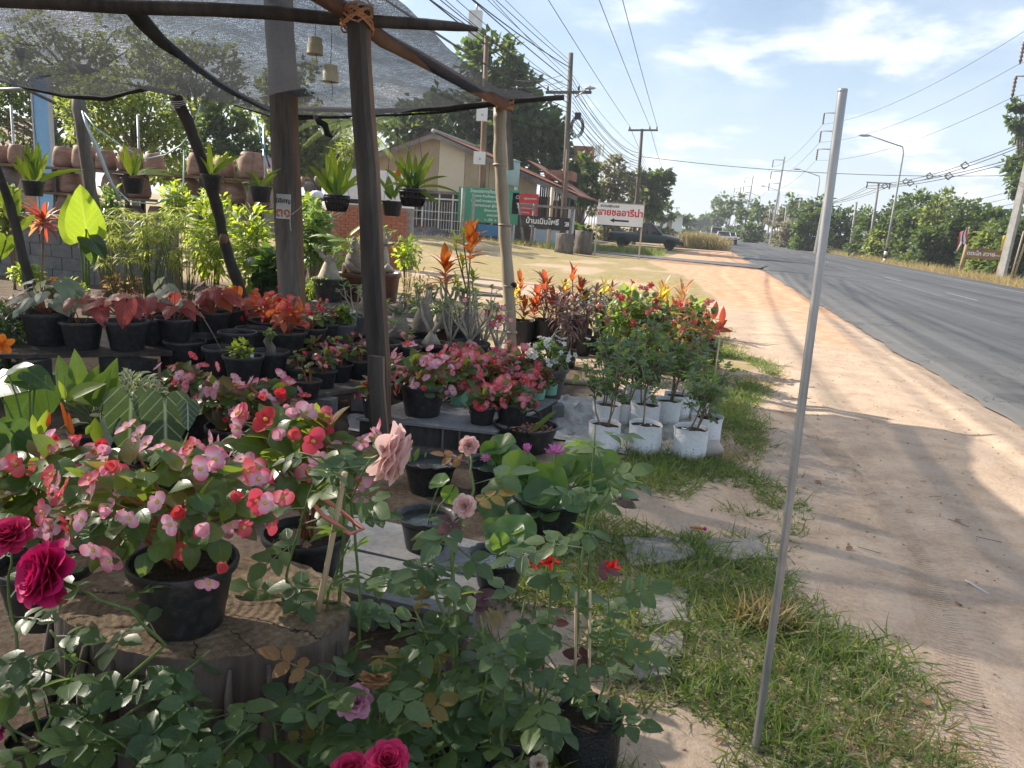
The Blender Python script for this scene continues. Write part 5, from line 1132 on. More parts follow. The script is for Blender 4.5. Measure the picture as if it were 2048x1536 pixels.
r_, R, h = waterpot('wavy-rimmed black water pot with one small ragged pink bloom', 982, 1000, 0, 120, 1.0, True); p = AT(972, 918, r_.location.y-.1)-r_.location; put(LILY, r_, p, (1, 0, 0), (0, -.6, .8), .055, 'flower'); MB().tube([(0, 0, h-.05), p*.6+Vector((0, 0, h*.4)), p], .004, 5).obj('flower_stalk', 'stem_green', r_)
for (x0, y0, x1, y1, f) in ((1000, 895, 1040, 882, .3), (985, 905, 1000, 880, .5), (1010, 900, 1050, 900, .3)): hero(pick(LOT), r_, x0, y0, x1, y1, r_.location.y+.1, 0, f, petiole=(0, 0, h-.05))
r_, R, h = waterpot('black water pot hidden under big cupped lily leaves with two purple-pink blooms', 1085, 1085, 0, 150, 1.0, True); Y0 = r_.location.y
for (x0, y0, x1, y1, f, dy) in ((1035, 945, 1000, 905, .6, 0), (1070, 960, 1060, 915, .7, .05), (1100, 965, 1125, 920, .7, -.05), (1130, 930, 1160, 905, .5, .1), (1185, 935, 1170, 880, .8, .2), (1215, 930, 1250, 925, .6, .15), (1190, 930, 1210, 940, .5, .1), (1000, 980, 950, 985, .5, 0), (1040, 1000, 1000, 1015, .6, -.1), (1080, 990, 1040, 1000, .5, -.1), (1120, 990, 1150, 975, .5, -.1), (1160, 985, 1200, 975, .5, 0), (1185, 1000, 1235, 1005, .5, 0), (1010, 955, 990, 935, .6, .1), (1150, 1010, 1180, 1015, .6, -.15), (1100, 1020, 1075, 1040, .6, -.15), (1060, 1030, 1030, 1040, .4, -.15), (1220, 960, 1240, 1000, .7, .05), (985, 1010, 950, 1030, .6, -.1), (1145, 950, 1180, 945, .5, .05), (1050, 925, 1040, 905, .6, .1)):
    hero(pick(LOT), r_, x0, y0, x1, y1, Y0+dy, random.uniform(-.05, .03), f, random.uniform(-.3, .3), (random.uniform(-.05, .05), random.uniform(-.05, .05), h-.08), pr=.005)
for (x, y, me_, s_) in ((1054, 908, LILYB, .085), (1112, 908, LILY, .10)):
    p = AT(x, y, Y0)-r_.location; put(me_, r_, p, (1, 0, 0), (0, -.15, 1), s_, 'flower'); MB().tube([(0, 0, h-.05), p*.55+Vector((0, 0, h*.35)), p], .005, 6).obj('flower_stalk', 'stem_green', r_)
r_, R, h = waterpot('black water pot with a broad pale lily leaf overhanging its rim', 985, 1185, z1, 120, 1.0); Y0 = r_.location.y
for (x0, y0, x1, y1, f) in ((1035, 1060, 1085, 1070, .5), (1010, 1075, 960, 1085, .5), (1040, 1075, 1060, 1100, .6), (990, 1060, 960, 1045, .5), (1000, 1085, 1010, 1110, .7)):
    hero(LOT[random.choice((0, 1))], r_, x0, y0, x1, y1, Y0+random.uniform(-.06, .06), 0, f, 0, (0, 0, h-.06), pr=.005)
# ------------------------------------------------------------------ desert roses (bonsai) on the slatted bench
def adenium(root, c, H, spread, ncane, caudex=.08, leaves=26, lsz=.06, nf=0, fsz=.06, lm='adenium_leaf', body='caudex', tall=1.0):
    c = Vector(c); mb = MB(); rr = caudex
    mb.lathe([(rr*.75, -.02), (rr*1.0, .03), (rr*1.05, rr*.5), (rr*.85, rr*1.0*tall), (rr*.5, rr*1.6*tall), (rr*.32, rr*2.0*tall), (.002, rr*2.1*tall)], 12, c, wave=lambda i, a: (1+.14*math.sin(2*a+i)+.08*math.sin(5*a+2*i), 0)); mb.obj('caudex', body, root)
    top = c+Vector((0, 0, rr*1.5*tall)); br = MB(); tips = []
    for i in range(ncane):
        a = i*2.4+random.random(); out_ = Vector((math.cos(a), math.sin(a), 0))*spread*random.uniform(.4, 1); tip = top+out_+Vector((0, 0, H*random.uniform(.65, 1)-rr*1.5*tall))
        m_ = top.lerp(tip, .5)+out_*.25; br.tube([top-Vector((0, 0, rr*.4)), top.lerp(m_, .5), m_, tip], [rr*.28, rr*.2, rr*.15, rr*.09], 6, wob=.08); tips.append(tip)
        if random.random() < .6:
            t2 = m_+Vector((random.uniform(-1, 1)*spread*.5, random.uniform(-1, 1)*spread*.5, H*.25)); br.tube([m_, m_.lerp(t2, .5)+Vector((0, 0, -.01)), t2], [rr*.13, rr*.1, rr*.07], 5); tips.append(t2)
    br.obj('branches', 'caudex', root)
    P, D, U_ = [], [], []
    for tp in tips:
        for q in range(max(4, leaves//len(tips)*2)):
            a = q*2.4; d = Vector((math.cos(a), math.sin(a), random.uniform(.1, .9))); P.append(tp-Vector((0, 0, .04*random.random()))); D.append(d); U_.append((0, 0, 1))
    n = len(P); scatter('foliage', T_SPOON, mats_from(np.array([tuple(d) for d in D]), np.array(U_, float), lsz*rng.uniform(.7, 1.2, n)), np.array([tuple(p) for p in P]), lm, root, kind='stuff')
    for i in range(nf):
        tp = tips[i % len(tips)]; p = tp+Vector((random.uniform(-.03, .03), -.04, random.uniform(0, .03))); put(ADEN, root, p, (1, 0, 0), (random.uniform(-.5, .5), -1, .5), fsz, 'flower')
GA = 'desert rose bonsai on the slatted bench'
AD = [(752, 742, 84, 'black', 'desert rose bowl half hidden by the dark square post', 1, .30, .16, 3, .05, 0), (806, 735, 62, 'black', 'desert rose with yellow-green rosette in deep black pot', 2, .16, .08, 3, .04, 2), (852, 728, 92, 'bowl', 'desert rose with knobbly pale root in wide shallow bowl', 3, .42, .14, 4, .075, 0), (930, 742, 82, 'black', 'many-stemmed upright desert rose in grey pot', 4, .52, .22, 12, .04, 0), (893, 722, 60, 'bowl', 'slim desert rose in bowl behind the knobbly one', 5, .46, .16, 5, .05, 1), (987, 745, 80, 'bowl', 'desert rose with pink star flowers in bowl by the bamboo post', 6, .44, .14, 5, .06, 7), (960, 728, 66, 'bowl', 'desert rose with two red flowers high on bare stems', 7, .62, .14, 5, .05, 3), (1000, 758, 62, 'bowl', 'flat bowl of mossy succulents in front of the bamboo post', 8, .08, .06, 6, .03, 0)]
for bx, by, rim, kd, lab, s_, H_, sp_, nc, cx_, nf in AD:
    random.seed(s_); r_, R, h = potted('desert_rose', lab, 'desert rose', bx, by, z6, rim, kd, GA); adenium(r_, (0, 0, h-.01), H_, sp_, nc, cx_, 34, .065, nf, .065)
for bx, by, rim, lab, H_, s_ in ((788, 700, 66, 'stout forked desert rose trunk in bowl behind the deep pot', .40, 21), (838, 690, 70, 'fat bottle-shaped desert rose trunk with spread branches', .48, 22), (880, 684, 72, 'tall grey desert rose trunk beside the orange croton', .55, 23), (925, 690, 66, 'broad pale desert rose root seen behind upright stems', .45, 24), (700, 672, 60, 'branching young desert rose in grey pot under the glazed planter', .40, 25)):
    random.seed(s_); r_, R, h = potted('desert_rose', lab, 'desert rose', bx, by, z6+.02, rim, 'bowl' if bx != 700 else 'grey', GA)
    if bx != 700: adenium(r_, (0, 0, h-.02), H_, .17, 5, .11, 60, .07, 1 if bx == 838 else 0, .06, tall=1.5, body='grey_pottery')
    else: adenium(r_, (0, 0, h-.02), H_, .14, 6, .045, 50, .06)
# glazed planters with old trunks
def planter(label, x0, x1, ytop, ybot, Y, mat, round_=False):
    a, b, c = AT(x0, ytop, Y), AT(x1, ytop, Y), AT((x0+x1)/2, ybot, Y); wd = (b-a).length; H_ = max(.2, a.z-c.z); t_ = thing('glazed_planter', label, 'planter', ((a.x+b.x)/2, Y, c.z))
    if round_: MB().lathe([(.01, .01), (wd*.36, 0), (wd*.40, .03), (wd*.46, H_*.8), (wd*.50, H_*.86), (wd*.51, H_*.97), (wd*.49, H_), (wd*.45, H_*.98), (wd*.43, H_*.85)], 26).obj('pot', mat, t_)
    else:
        mb = MB(); pr = [(.44, .32, 0), (.47, .36, H_*.5), (.48, .37, H_*.86), (.505, .39, H_*.88), (.505, .39, H_), (.47, .36, H_), (.46, .35, H_*.85)]
        vs = []; 
        for wx, wy, z in pr: vs += [(sx*wx*wd, sy*wy*wd, z) for sx, sy in ((-1, -1), (1, -1), (1, 1), (-1, 1))]
        fs = [(i*4+j, i*4+(j+1) % 4, (i+1)*4+(j+1) % 4, (i+1)*4+j) for i in range(len(pr)-1) for j in range(4)]+[(3, 2, 1, 0)]; mb.add(vs, fs).obj('pot', mat, t_, False)
        for zz_, hh in ((H_*.62, .016), (H_*.93, .02)):
            q = wd*.985; MB().box((0, 0, zz_), (q, q*.775, hh)).obj('band', 'croton_yellow' if False else 'bamboo', t_, False)
    ob('soil', SOIL, t_, Matrix.Translation((0, 0, H_*.93)) @ Matrix.Diagonal((wd*.44, wd*.34, .3, 1))); return t_, wd, H_
random.seed(31)
t_, wd, H_ = planter('square brown glazed planter with yellow bands and an old knotted trunk', 664, 757, 541, 600, 8.9, 'glazed_brown')
adenium(t_, (-.02, 0, H_*.93), .42, .14, 5, .10, 30, .06, tall=2.2, body='grey_pottery'); MB().tube([(.10, -.05, H_), (.04, -.14, H_+.06), (-.06, -.1, H_+.14), (-.10, 0, H_+.2)], [.03, .035, .03, .02], 7, wob=.1).obj('root_limb', 'grey_pottery', t_); MB().tube([(-.12, -.05, H_), (-.08, -.13, H_+.10), (0, -.12, H_+.02)], [.035, .03, .03], 7, wob=.1).obj('root_limb', 'grey_pottery', t_)
t_, wd, H_ = planter('round dark red glazed planter with a twisted pale trunk behind the dark post', 735, 800, 541, 605, 8.8, 'glazed_brown', True)
adenium(t_, (-.03, 0, H_*.93), .52, .26, 5, .10, 60, .065, tall=2.4, body='caudex'); MB().tube([(.02, -.05, H_), (.10, -.10, H_+.07), (.13, -.03, H_+.02)], [.05, .05, .03], 7, wob=.1).obj('root_limb', 'caudex', t_)
for bx, by, rim, lab, s_ in ((648, 604, 70, 'black pot trailing pale green ferny moss under a fat bonsai root', 41),):
    random.seed(s_); p = AT(bx, by, 8.3); r_, R, h = potted('bonsai_pot', lab, 'bonsai', bx, by, p.z, rim, 'black')
    adenium(r_, (0, 0, h-.02), .42, .16, 6, .12, 60, .07, tall=1.3)
    dome(r_, (0, 0, h), (R*1.1, R*1.1, .07), 220, .05, None, lo=-.4, joined=(T_OVAL, 'bright_leaf'), smat='stem_green', base=(0, 0, h)); P = np.stack([-R*rng.uniform(.8, 1.1, 120), rng.uniform(-R*.7, 0, 120), h-rng.uniform(0, .22, 120)], 1); scatter('trailing_moss', T_LANCE, mats_from(rng.normal(0, 1, (120, 3))+np.array([0, 0, -1.2]), rng.normal(0, 1, (120, 3)), rng.uniform(.02, .04, 120)), P, 'tree_light', r_, kind='stuff')
    q = MB().box((0, 0, 0), (.34, .3, p.z)).obj('stone_block', 'block', None, False); q.location = (r_.location.x, r_.location.y, p.z/2-.001); tag(q, 'rough grey block plinth under the trailing moss pot', 'plinth')

# ------------------------------------------------------------------ crotons
def croton(label, stems_px, bx, by, rim, mat, kind='black_bag', Y=None, z=0.0, leafpx=46, nleaf=16, top=None, group='crotons', ground=True, name='croton', lt=None, frac=1.0, droop=.0):
    r_, R, h = potted(name, label, 'croton' if name == 'croton' else name.replace('_', ' '), bx, by, z, rim, kind, group, ground=ground); Y0 = Y or r_.location.y; k = PX(1, r_.location); mb = MB()
    for si, (x, y0, y1) in enumerate(stems_px):          # leafy head from pixel height y0 (top) to y1
        a, b = AT(x, y1, Y0)-r_.location, AT(x, y0, Y0)-r_.location; b0 = Vector((random.uniform(-.3, .3)*R, random.uniform(-.3, .3)*R, h-.03))
        mb.tube([b0, b0.lerp(a, .5)+Vector((.02, 0, .02)), a, a.lerp(b, .8)], [.008, .008, .007, .004], 6)
        for q in range(nleaf):
            s = q/nleaf; p = a.lerp(b, s*.9); an = q*2.4+random.random()*.5; el = .15+1.3*s+random.uniform(-.2, .2)-droop
            d = Vector((math.cos(an)*math.cos(el), math.sin(an)*math.cos(el), math.sin(el))); m_ = pick(mat) if isinstance(mat, (list, tuple)) else mat
            put(pick(lt[m_] if lt else LAN[m_]), r_, p, d, Vector((-math.cos(an)*.6, -math.sin(an)*.6, 1)), leafpx*k*random.uniform(.75, 1.15)*(1-.35*s*(1-frac)))
    mb.obj('stems', 'stem_wood', r_); return r_, R, h
random.seed(51)
croton('tall orange croton standing free above the desert roses', [(940, 462, 525), (890, 520, 570)], 915, 700, 60, 'croton_orange', 'black', leafpx=44, nleaf=20, ground=False, z=z6)
r_, R, h = croton('leggy croton with yellow-green tufts behind the orange one', [(928, 458, 490), (912, 475, 500), (945, 545, 570), (925, 520, 545), (915, 560, 580)], 935, 695, 50, 'bright_leaf', 'black', leafpx=26, nleaf=10, ground=False, z=z6)
croton('dark red croton half behind the bamboo post', [(1040, 555, 610), (1030, 575, 620), (1048, 600, 640)], 1040, 690, 50, ['croton_red', 'croton_red', 'croton_yellow'], leafpx=26, nleaf=16)
croton('bushy red croton with upright flame-like heads', [(1090, 555, 600), (1075, 585, 620), (1105, 590, 625), (1068, 610, 640)], 1088, 692, 52, ['croton_red', 'croton_red', 'bronze'][:2], leafpx=30, nleaf=16)
croton('red and yellow croton with the highest head of the row', [(1145, 540, 580), (1130, 570, 605), (1160, 565, 600), (1150, 595, 630), (1125, 600, 630), (1170, 590, 620)], 1145, 690, 54, ['croton_red', 'croton_yellow', 'croton_red'], leafpx=26, nleaf=14)
NAR = {'croton_yellow': [tmpl_mesh('leaf', strip_leaf(.16, 5, .2, c, ov(.8, .7)), 'croton_yellow') for c in (.3, .8)], 'spike_leaf': STRAP['spike_leaf']}
for x, y, lab in ((1208, 570, 'yellow narrow-leaved croton beside the green string'), (1258, 575, 'second yellow narrow-leaved croton, between its look-alike and the spiky plants'), (1322, 580, 'thin yellow croton with a pale spike rising behind'), (1382, 605, 'small yellow-green croton next to the red cannas')):
    croton(lab, [(x, y, y+50), (x-12, y+12, y+50), (x+12, y+10, y+52)], x, 672, 34, 'croton_yellow', leafpx=34 if x < 1380 else 26, nleaf=14, lt=NAR, group='yellow crotons')
for x, y, lab in ((1325, 560, 'spiky bronze-leaved cordyline next to the thin yellow croton'), (1365, 562, 'spiky reddish cordyline with one pale blade')):
    croton(lab, [(x, y+32, y+55)], x, 668, 32, 'spike_leaf', leafpx=52, nleaf=22, lt=NAR, group='spiky cordylines', name='cordyline')
# teal netting lump
p = G(1195, 662, 0); mb = MB()
for i in range(60):
    q = Vector((random.gauss(0, .13), random.gauss(0, .06), abs(random.gauss(.34, .12)))); mb.tube([q, q+Vector((random.gauss(0, .06), random.gauss(0, .04), random.gauss(0, .05))), q+Vector((random.gauss(0, .09), 0, random.gauss(0, .04)))], .007, 4)
surf('teal_net', [(.03, .34, .27), (.06, .46, .38)], 10, .6, .1, 30, bdist=.002)
mb.tube([(0, 0, 0), (0, 0, .4)], .01, 5); o = mb.obj('net_bundle', 'teal_net'); o.location = p; tag(o, 'tangled bundle of teal nylon net among the crotons', 'net')
# dark purple plants in black bags
random.seed(61); PUR = {'purple_leaf': [tmpl_mesh('leaf', strip_leaf(.15, 6, .25, c, ov(.8, .7)), 'purple_leaf') for c in (.6, 1.1)]}
for i, (x, y, rim) in enumerate(((1085, 672, 30), (1105, 690, 32), (1130, 738, 36), (1135, 700, 34), (1160, 715, 34), (1185, 712, 34), (1210, 718, 34), (1165, 690, 32), (1200, 690, 32), (1230, 700, 32), (1115, 712, 34))):
    r_, R, h = croton('slender dark purple-leaved plant in black nursery bag', [(x+random.uniform(-14, 14), y-random.uniform(112, 135), y-80), (x+random.uniform(-12, 12), y-random.uniform(95, 120), y-70), (x+random.uniform(-14, 14), y-100, y-72)], x, y, rim, 'purple_leaf', leafpx=34, nleaf=17, lt=PUR, group='dark purple plants in nursery bags', name='purple_plant', droop=.35)
# red canna
random.seed(71); r_, R, h = potted('canna', 'dark red broad-leaved canna in stacked black pot at the path edge', 'canna', 1418, 712, 0, 46, 'black', ground=True); Y0 = r_.location.y
for (x0, y0, x1, y1, f, ro) in ((1425, 640, 1435, 602, .8, .3), (1440, 650, 1450, 612, .7, .4), (1420, 650, 1395, 610, .6, -.2), (1425, 660, 1467, 660, .5, .3), (1415, 670, 1455, 638, .6, .3), (1410, 675, 1440, 655, .6, .2), (1408, 680, 1425, 640, .7, .1), (1405, 660, 1390, 640, .6, -.3), (1420, 640, 1410, 615, .7, 0)):
    hero(LAN['canna_leaf'][2], r_, x0, y0, x1, y1, Y0+random.uniform(-.1, .1), 0, f, ro, (0, 0, h), 'stem_red')
for x, y, lab in ((1283, 660, 'dark red canna shoots behind the ixoras'), (1352, 660, 'upright maroon canna leaves among the ixoras')):
    r_, R, h = potted('canna', lab, 'canna', x, y+45, 0, 36, 'black_bag', ground=True); Y0 = r_.location.y
    for q in range(7): x0 = x+random.uniform(-14, 14); hero(LAN['canna_leaf'][2], r_, x0, y-20, x0+random.uniform(-14, 14), y-62+random.uniform(-6, 14), Y0, 0, .7, random.uniform(-.4, .4), (0, 0, h), 'stem_red')
# ixora row: red clustered heads
random.seed(81)
IXL = ['ixora bush with red flower heads and large dark leaves, beside the purple plants', 'ixora bush with the highest red flower heads', 'ixora bush with scattered coral heads in the middle of the row', 'ixora bush with vivid orange-red bracts', 'ixora bush with pale coral heads next to the canna', 'low ixora bush with two bright heads above the white bags', 'ixora bush with a lone deep red head half behind the others', 'thin ixora bush next to the white bags, a few coral heads']
for i, (x, y, cy, rx, nf) in enumerate(((1235, 745, 640, 40, 6), (1280, 742, 625, 44, 11), (1322, 748, 645, 44, 9), (1352, 735, 650, 44, 10), (1392, 735, 640, 42, 8), (1300, 770, 690, 36, 4), (1255, 728, 620, 30, 4), (1380, 765, 672, 40, 6))):
    r_, R, h = potted('ixora_bush', IXL[i], 'ixora', x, y, 0, 40, 'black_bag', 'red ixora bushes in bags', ground=True); k = PX(1, r_.location); c = AT(x, cy, r_.location.y)-r_.location
    dome(r_, c, (rx*k, rx*k*.9, 46*k), 170, 22*k, None, int(nf*1.5), 19*k, [IXO, IXO, REDF] if i == 3 else [IXO], -.95, base=(0, 0, h), joined=(T_OVAL if i else T_LANCE, ['broad_leaf', 'begonia_leaf', 'adenium_leaf', 'bronze_leaf'][i % 4]), smat='stem_wood', cluster=1, vol=.85, flo=-.2, flook=.6)
# roses in white bags
random.seed(91)
WB = [(1202, 908, 64, 'white grow bag rose with a spray of side shoots, at the tarpaulin edge'), (1285, 910, 66, 'white grow bag rose with one bare stem, flanked by two white bags'), (1376, 920, 68, 'white grow bag rose dappled with leaf shadow beside an empty white sleeve'), (1207, 862, 56, 'white grow bag rose directly behind the side-shoot one'), (1285, 866, 60, 'white grow bag rose with two thin stems behind the single-stemmed one'), (1408, 892, 62, 'white grow bag rose tied to a tan cane at the grass edge'), (1243, 855, 52, 'white grow bag rose in the second row with dark foot'), (1328, 855, 56, 'slumped white grow bag rose leaning between its neighbours'), (1350, 842, 54, 'white grow bag rose behind the dappled one'), (1272, 822, 50, 'white grow bag rose farthest back, soil level with its rim'), (1222, 830, 48, 'white grow bag rose against the pale pipe'), (1392, 838, 50, 'white grow bag rose half hidden by the tan cane rose')]
for i, (x, y, rim, lab) in enumerate(WB):
    r_, R, h = potted('bagged_rose', lab, 'rose bush', x, y, 0, rim, 'white_bag', 'roses in white grow bags', ground=True); k = PX(1, r_.location); mb = MB(); P, D, U_ = [], [], []
    ns = 3 if i != 1 else 1; H_ = random.uniform(.42, .58)
    for s in range(ns):
        a = random.random()*6.28; b0 = Vector((math.cos(a)*R*.3, math.sin(a)*R*.3, h-.02)); tip = b0+Vector((random.uniform(-.14, .14), random.uniform(-.1, .1), H_*random.uniform(.7, 1.1)+(.08 if i > 5 else 0)))
        pts = [b0, b0.lerp(tip, .3)+Vector((random.uniform(-.02, .02), 0, 0)), b0.lerp(tip, .65)+Vector((random.uniform(-.03, .03), 0, 0)), tip]; mb.tube(pts, [.007, .006, .005, .003], 6)
        for bq in range(4):
            s0 = pts[1].lerp(pts[2], random.random()); t2 = s0+Vector((random.uniform(-.16, .16), random.uniform(-.12, .12), random.uniform(.08, .22))); mb.tube([s0, s0.lerp(t2, .5)+Vector((0, 0, -.01)), t2], [.004, .003, .002], 5)
            for q in range(7): P.append(s0.lerp(t2, random.uniform(.25, 1.1))); D.append((random.gauss(0, 1), random.gauss(0, 1), random.gauss(.1, .5))); U_.append((random.gauss(0, .4), random.gauss(0, .4), 1))
        for q in range(10): P.append(pts[1].lerp(tip, random.uniform(.35, 1.05))); D.append((random.gauss(0, 1), random.gauss(0, 1), random.gauss(.1, .5))); U_.append((random.gauss(0, .4), random.gauss(0, .4), 1))
    mb.obj('canes', 'stem_wood', r_); n = len(P)
    scatter('foliage', ROSE_T[i % 2], mats_from(np.array(D), np.array(U_), rng.uniform(.05, .095, n)), np.array([tuple(p) for p in P]), 'rose_leaf', r_, kind='stuff')
    if i == 5: MB().tube([(.02, 0, h-.05), (.015, 0, h+.3), (.02, 0, h+.62)], .006, 6).obj('cane_stake', 'stick', r_)
p = G(1418, 918, 0); mb = MB(); mb.tube([(-.07, 0, .05), (-.02, 0, .055), (.04, .01, .07), (.09, .02, .05)], [.045, .06, .06, .02], 9, wob=.15); o = mb.obj('empty_sleeve', 'white_bag'); o.location = (p.x, p.y+.05, gz(p.x, p.y)); tag(o, 'crumpled empty white plastic sleeve lying in the grass', 'plastic sleeve')

# ------------------------------------------------------------------ foreground roses
def rose(label, base, canes, kind=None, rim=110, lsz=.125, dens=30, blooms=(), young=0, purple=0, z=0.0, name='rose_bush', stake=None, dY=0):
    bx, by = base; r_, R, h = potted(name, label, 'rose bush', bx, by, z, rim, kind or 'black_bag', 'roses growing in the front row'); Y0 = r_.location.y; mb = MB(); k = PX(1, r_.location)
    for ci, (pix, n) in enumerate(canes):
        n = max(4, int(n*.50))
        b0 = Vector((random.uniform(-.3, .3)*R, random.uniform(-.3, .3)*R, h-.04)); P = [b0]+[AT(x, y, Y0+yo)-r_.location for x, y, yo in pix]
        fine = []
        for i in range(len(P)-1):
            for q in range(4): fine.append(P[i].lerp(P[i+1], q/4)+Vector((random.uniform(-1, 1), random.uniform(-1, 1), 0))*.004)
        fine.append(P[-1]); L_ = len(fine); mb.tube(fine, [.0055-.003*i/L_ for i in range(L_)], 6)
        for q in range(n):
            s = (q+.5)/n*.93+.07; i = min(int(s*(L_-1)), L_-2); p = fine[i].lerp(fine[i+1], s*(L_-1)-i); a = q*2.4+random.uniform(-.5, .5)
            d = Vector((math.cos(a), math.sin(a), random.uniform(-.25, .55))); yg = q >= n-young
            put(pick(ROSEY if yg else (ROSEP if (purple and q == n//2) else ROSE)), r_, p, d, Vector((random.gauss(0, .25), random.gauss(-.35, .25), 1)), lsz*random.uniform(.75, 1.25)*(.8 if yg else 1))
        for q in range(10):
            i = random.randrange(2, L_-1); mb.tube([fine[i], fine[i]+Vector((random.uniform(-1, 1), random.uniform(-1, 1), .2))*.012], [.002, .0003], 4)
    mb.obj('canes', 'stem_green', r_)
    for (x, y, yo, pm, s_, look) in blooms:
        p = AT(x, y, Y0+yo)-r_.location; put(RM[pm], r_, p, Vector(look).orthogonal(), look, s_*k*.86, 'flower')
    if stake:
        a, b = AT(*stake[0], Y0-.02)-r_.location, AT(*stake[1], Y0-.02)-r_.location; MB().tube([a, a.lerp(b, .5)+Vector((.003, 0, 0)), b], .0085, 7, wob=.05).obj('stake', 'stick', r_)
    return r_, R, h
random.seed(101)
rose('rose bush with a magenta and a red bloom in the dark corner by the stump', (60, 1600), [([(45, 1330, 0), (18, 1200, .02), (22, 1100, 0)], 20), ([(330, 1290, .05), (260, 1220, 0), (180, 1190, -.02), (130, 1165, -.03)], 12), ([(120, 1400, 0), (150, 1330, -.05), (100, 1260, -.05)], 18), ([(240, 1440, 0), (330, 1380, 0), (420, 1300, .05)], 16), ([(-20, 1400, 0), (-10, 1300, 0)], 12)], None, 120, .135, blooms=((22, 1078, -.02, 'rose_red', 88, (.2, -.5, .9)), (112, 1148, -.04, 'rose_magenta', 138, (-.4, -.9, .35)), (-12, 1460, 0, 'rose_magenta', 60, (0, -.6, .6))))
r_, R, h = rose('rose bush on a split cane stake with one large pale pink bloom nodding', (640, 1500), [([(560, 1290, .02), (575, 1150, .02), (600, 1040, .03), (640, 930, .03)], 24), ([(720, 1280, 0), (715, 1120, .03), (700, 1000, .03), (740, 920, .02)], 26), ([(640, 1300, 0), (660, 1180, 0), (700, 1080, 0)], 14), ([(690, 960, .03), (640, 915, .02), (600, 905, .03)], 12), ([(520, 1400, 0), (470, 1330, -.02), (430, 1290, 0)], 10)], None, 120, .135, blooms=((762, 900, .0, 'rose_pink', 128, (.8, .1, -.25)),), stake=((612, 1330), (690, 945)))
a = AT(620, 1000, r_.location.y-.02)-r_.location; MB().tube([a, a+Vector((.05, -.02, -.03)), a+Vector((.13, -.02, -.07)), a+Vector((.15, .02, -.07)), a+Vector((.06, .03, -.02)), a+Vector((.01, .02, .01)), a], .006, 6).obj('pink_tie', 'pink_tie', r_)
rose('rose bush with two small pink blooms at different heights before the lily pots', (905, 1640), [([(910, 1420, 0), (900, 1250, .03), (905, 1120, .05), (930, 1000, .1)], 34), ([(700+170, 1480, 0), (880, 1330, 0), (830, 1220, 0)], 24), ([(960, 1450, 0), (975, 1330, 0), (960, 1230, 0)], 24), ([(905, 1100, .05), (945, 980, .15), (940, 905, .2)], 10), ([(870, 1500, 0), (840, 1420, 0), (800, 1350, 0)], 18), ([(900, 1250, .03), (860, 1160, .03), (850, 1090, .05)], 14)], None, 120, .13, blooms=((938, 893, .2, 'rose_pink', 46, (.2, -.7, .5)), (932, 1012, .1, 'rose_pink', 54, (-.1, -.8, .3))), young=1, purple=1)
r_, R, h = rose('rose bush in black grow bag at the grass edge with red young tips', (1165, 1560), [([(1150, 1350, 0), (1160, 1150, .05), (1180, 1000, .1), (1190, 850, .12)], 34), ([(1080, 1400, 0), (1100, 1200, .03), (1110, 1080, .05)], 26), ([(1200, 1400, 0), (1225, 1280, .02), (1215, 1180, .05)], 18), ([(1060, 1440, 0), (1040, 1300, 0), (1050, 1200, 0)], 20), ([(1180, 1050, .1), (1220, 980, .12), (1195, 900, .1)], 14)], 'black_bag', 128, .13, purple=1)
for (x0, y0, x1, y1) in ((1178, 1440, 1180, 1180), (1150, 1400, 1152, 1185)):
    a, b = AT(x0, y0, r_.location.y)-r_.location, AT(x1, y1, r_.location.y)-r_.location; MB().tube([a, b], .0045, 6).obj('stake', 'stick', r_)
for (x, y) in ((1072, 1125), (1103, 1125), (1223, 1137)):
    p = AT(x, y, r_.location.y+.15)-r_.location; put(REDF, r_, p, (1, 0, 0), (0, -.6, .7), PX(42, r_.location), 'flower')
rose('low rose bush with a withered cream bloom and a lilac bloom in front', (690, 1720), [([(640, 1480, 0), (660, 1400, 0), (640, 1350, 0)], 26), ([(730, 1470, .02), (745, 1380, .03), (750, 1335, .04)], 14), ([(560, 1500, 0), (545, 1440, 0)], 18), ([(780, 1500, 0), (800, 1450, 0)], 18), ([(700, 1510, -.05), (740, 1500, -.05)], 12)], None, 120, .14, blooms=((752, 1345, .04, 'rose_withered', 74, (.2, -.5, -.8)), (712, 1408, .0, 'rose_lilac', 78, (0, -.5, .9)), (700, 1545, -.15, 'rose_red', 72, (0, -.3, 1)), (775, 1528, -.15, 'rose_red', 84, (.2, -.5, .9)), (1078, 1530, 0.1, 'rose_withered', 44, (0, -.6, .6))), young=1)
rose('dark-leaved young rose bush crowding the foot of the stump', (330, 1740), [([(300, 1540, 0), (250, 1490, 0), (180, 1450, 0)], 22), ([(350, 1540, 0), (380, 1470, 0), (400, 1430, 0)], 20), ([(420, 1560, 0), (450, 1500, .02), (500, 1450, .05)], 18), ([(240, 1580, 0), (120, 1500, 0), (60, 1480, 0)], 20)], None, 120, .15)
rose('rose bush filling the gap between the platform and the grow bag', (1010, 1660), [([(1000, 1470, 0), (1010, 1360, 0), (1000, 1280, 0)], 22), ([(1050, 1500, 0), (1090, 1400, 0), (1120, 1330, 0)], 20)], None, 120, .13)

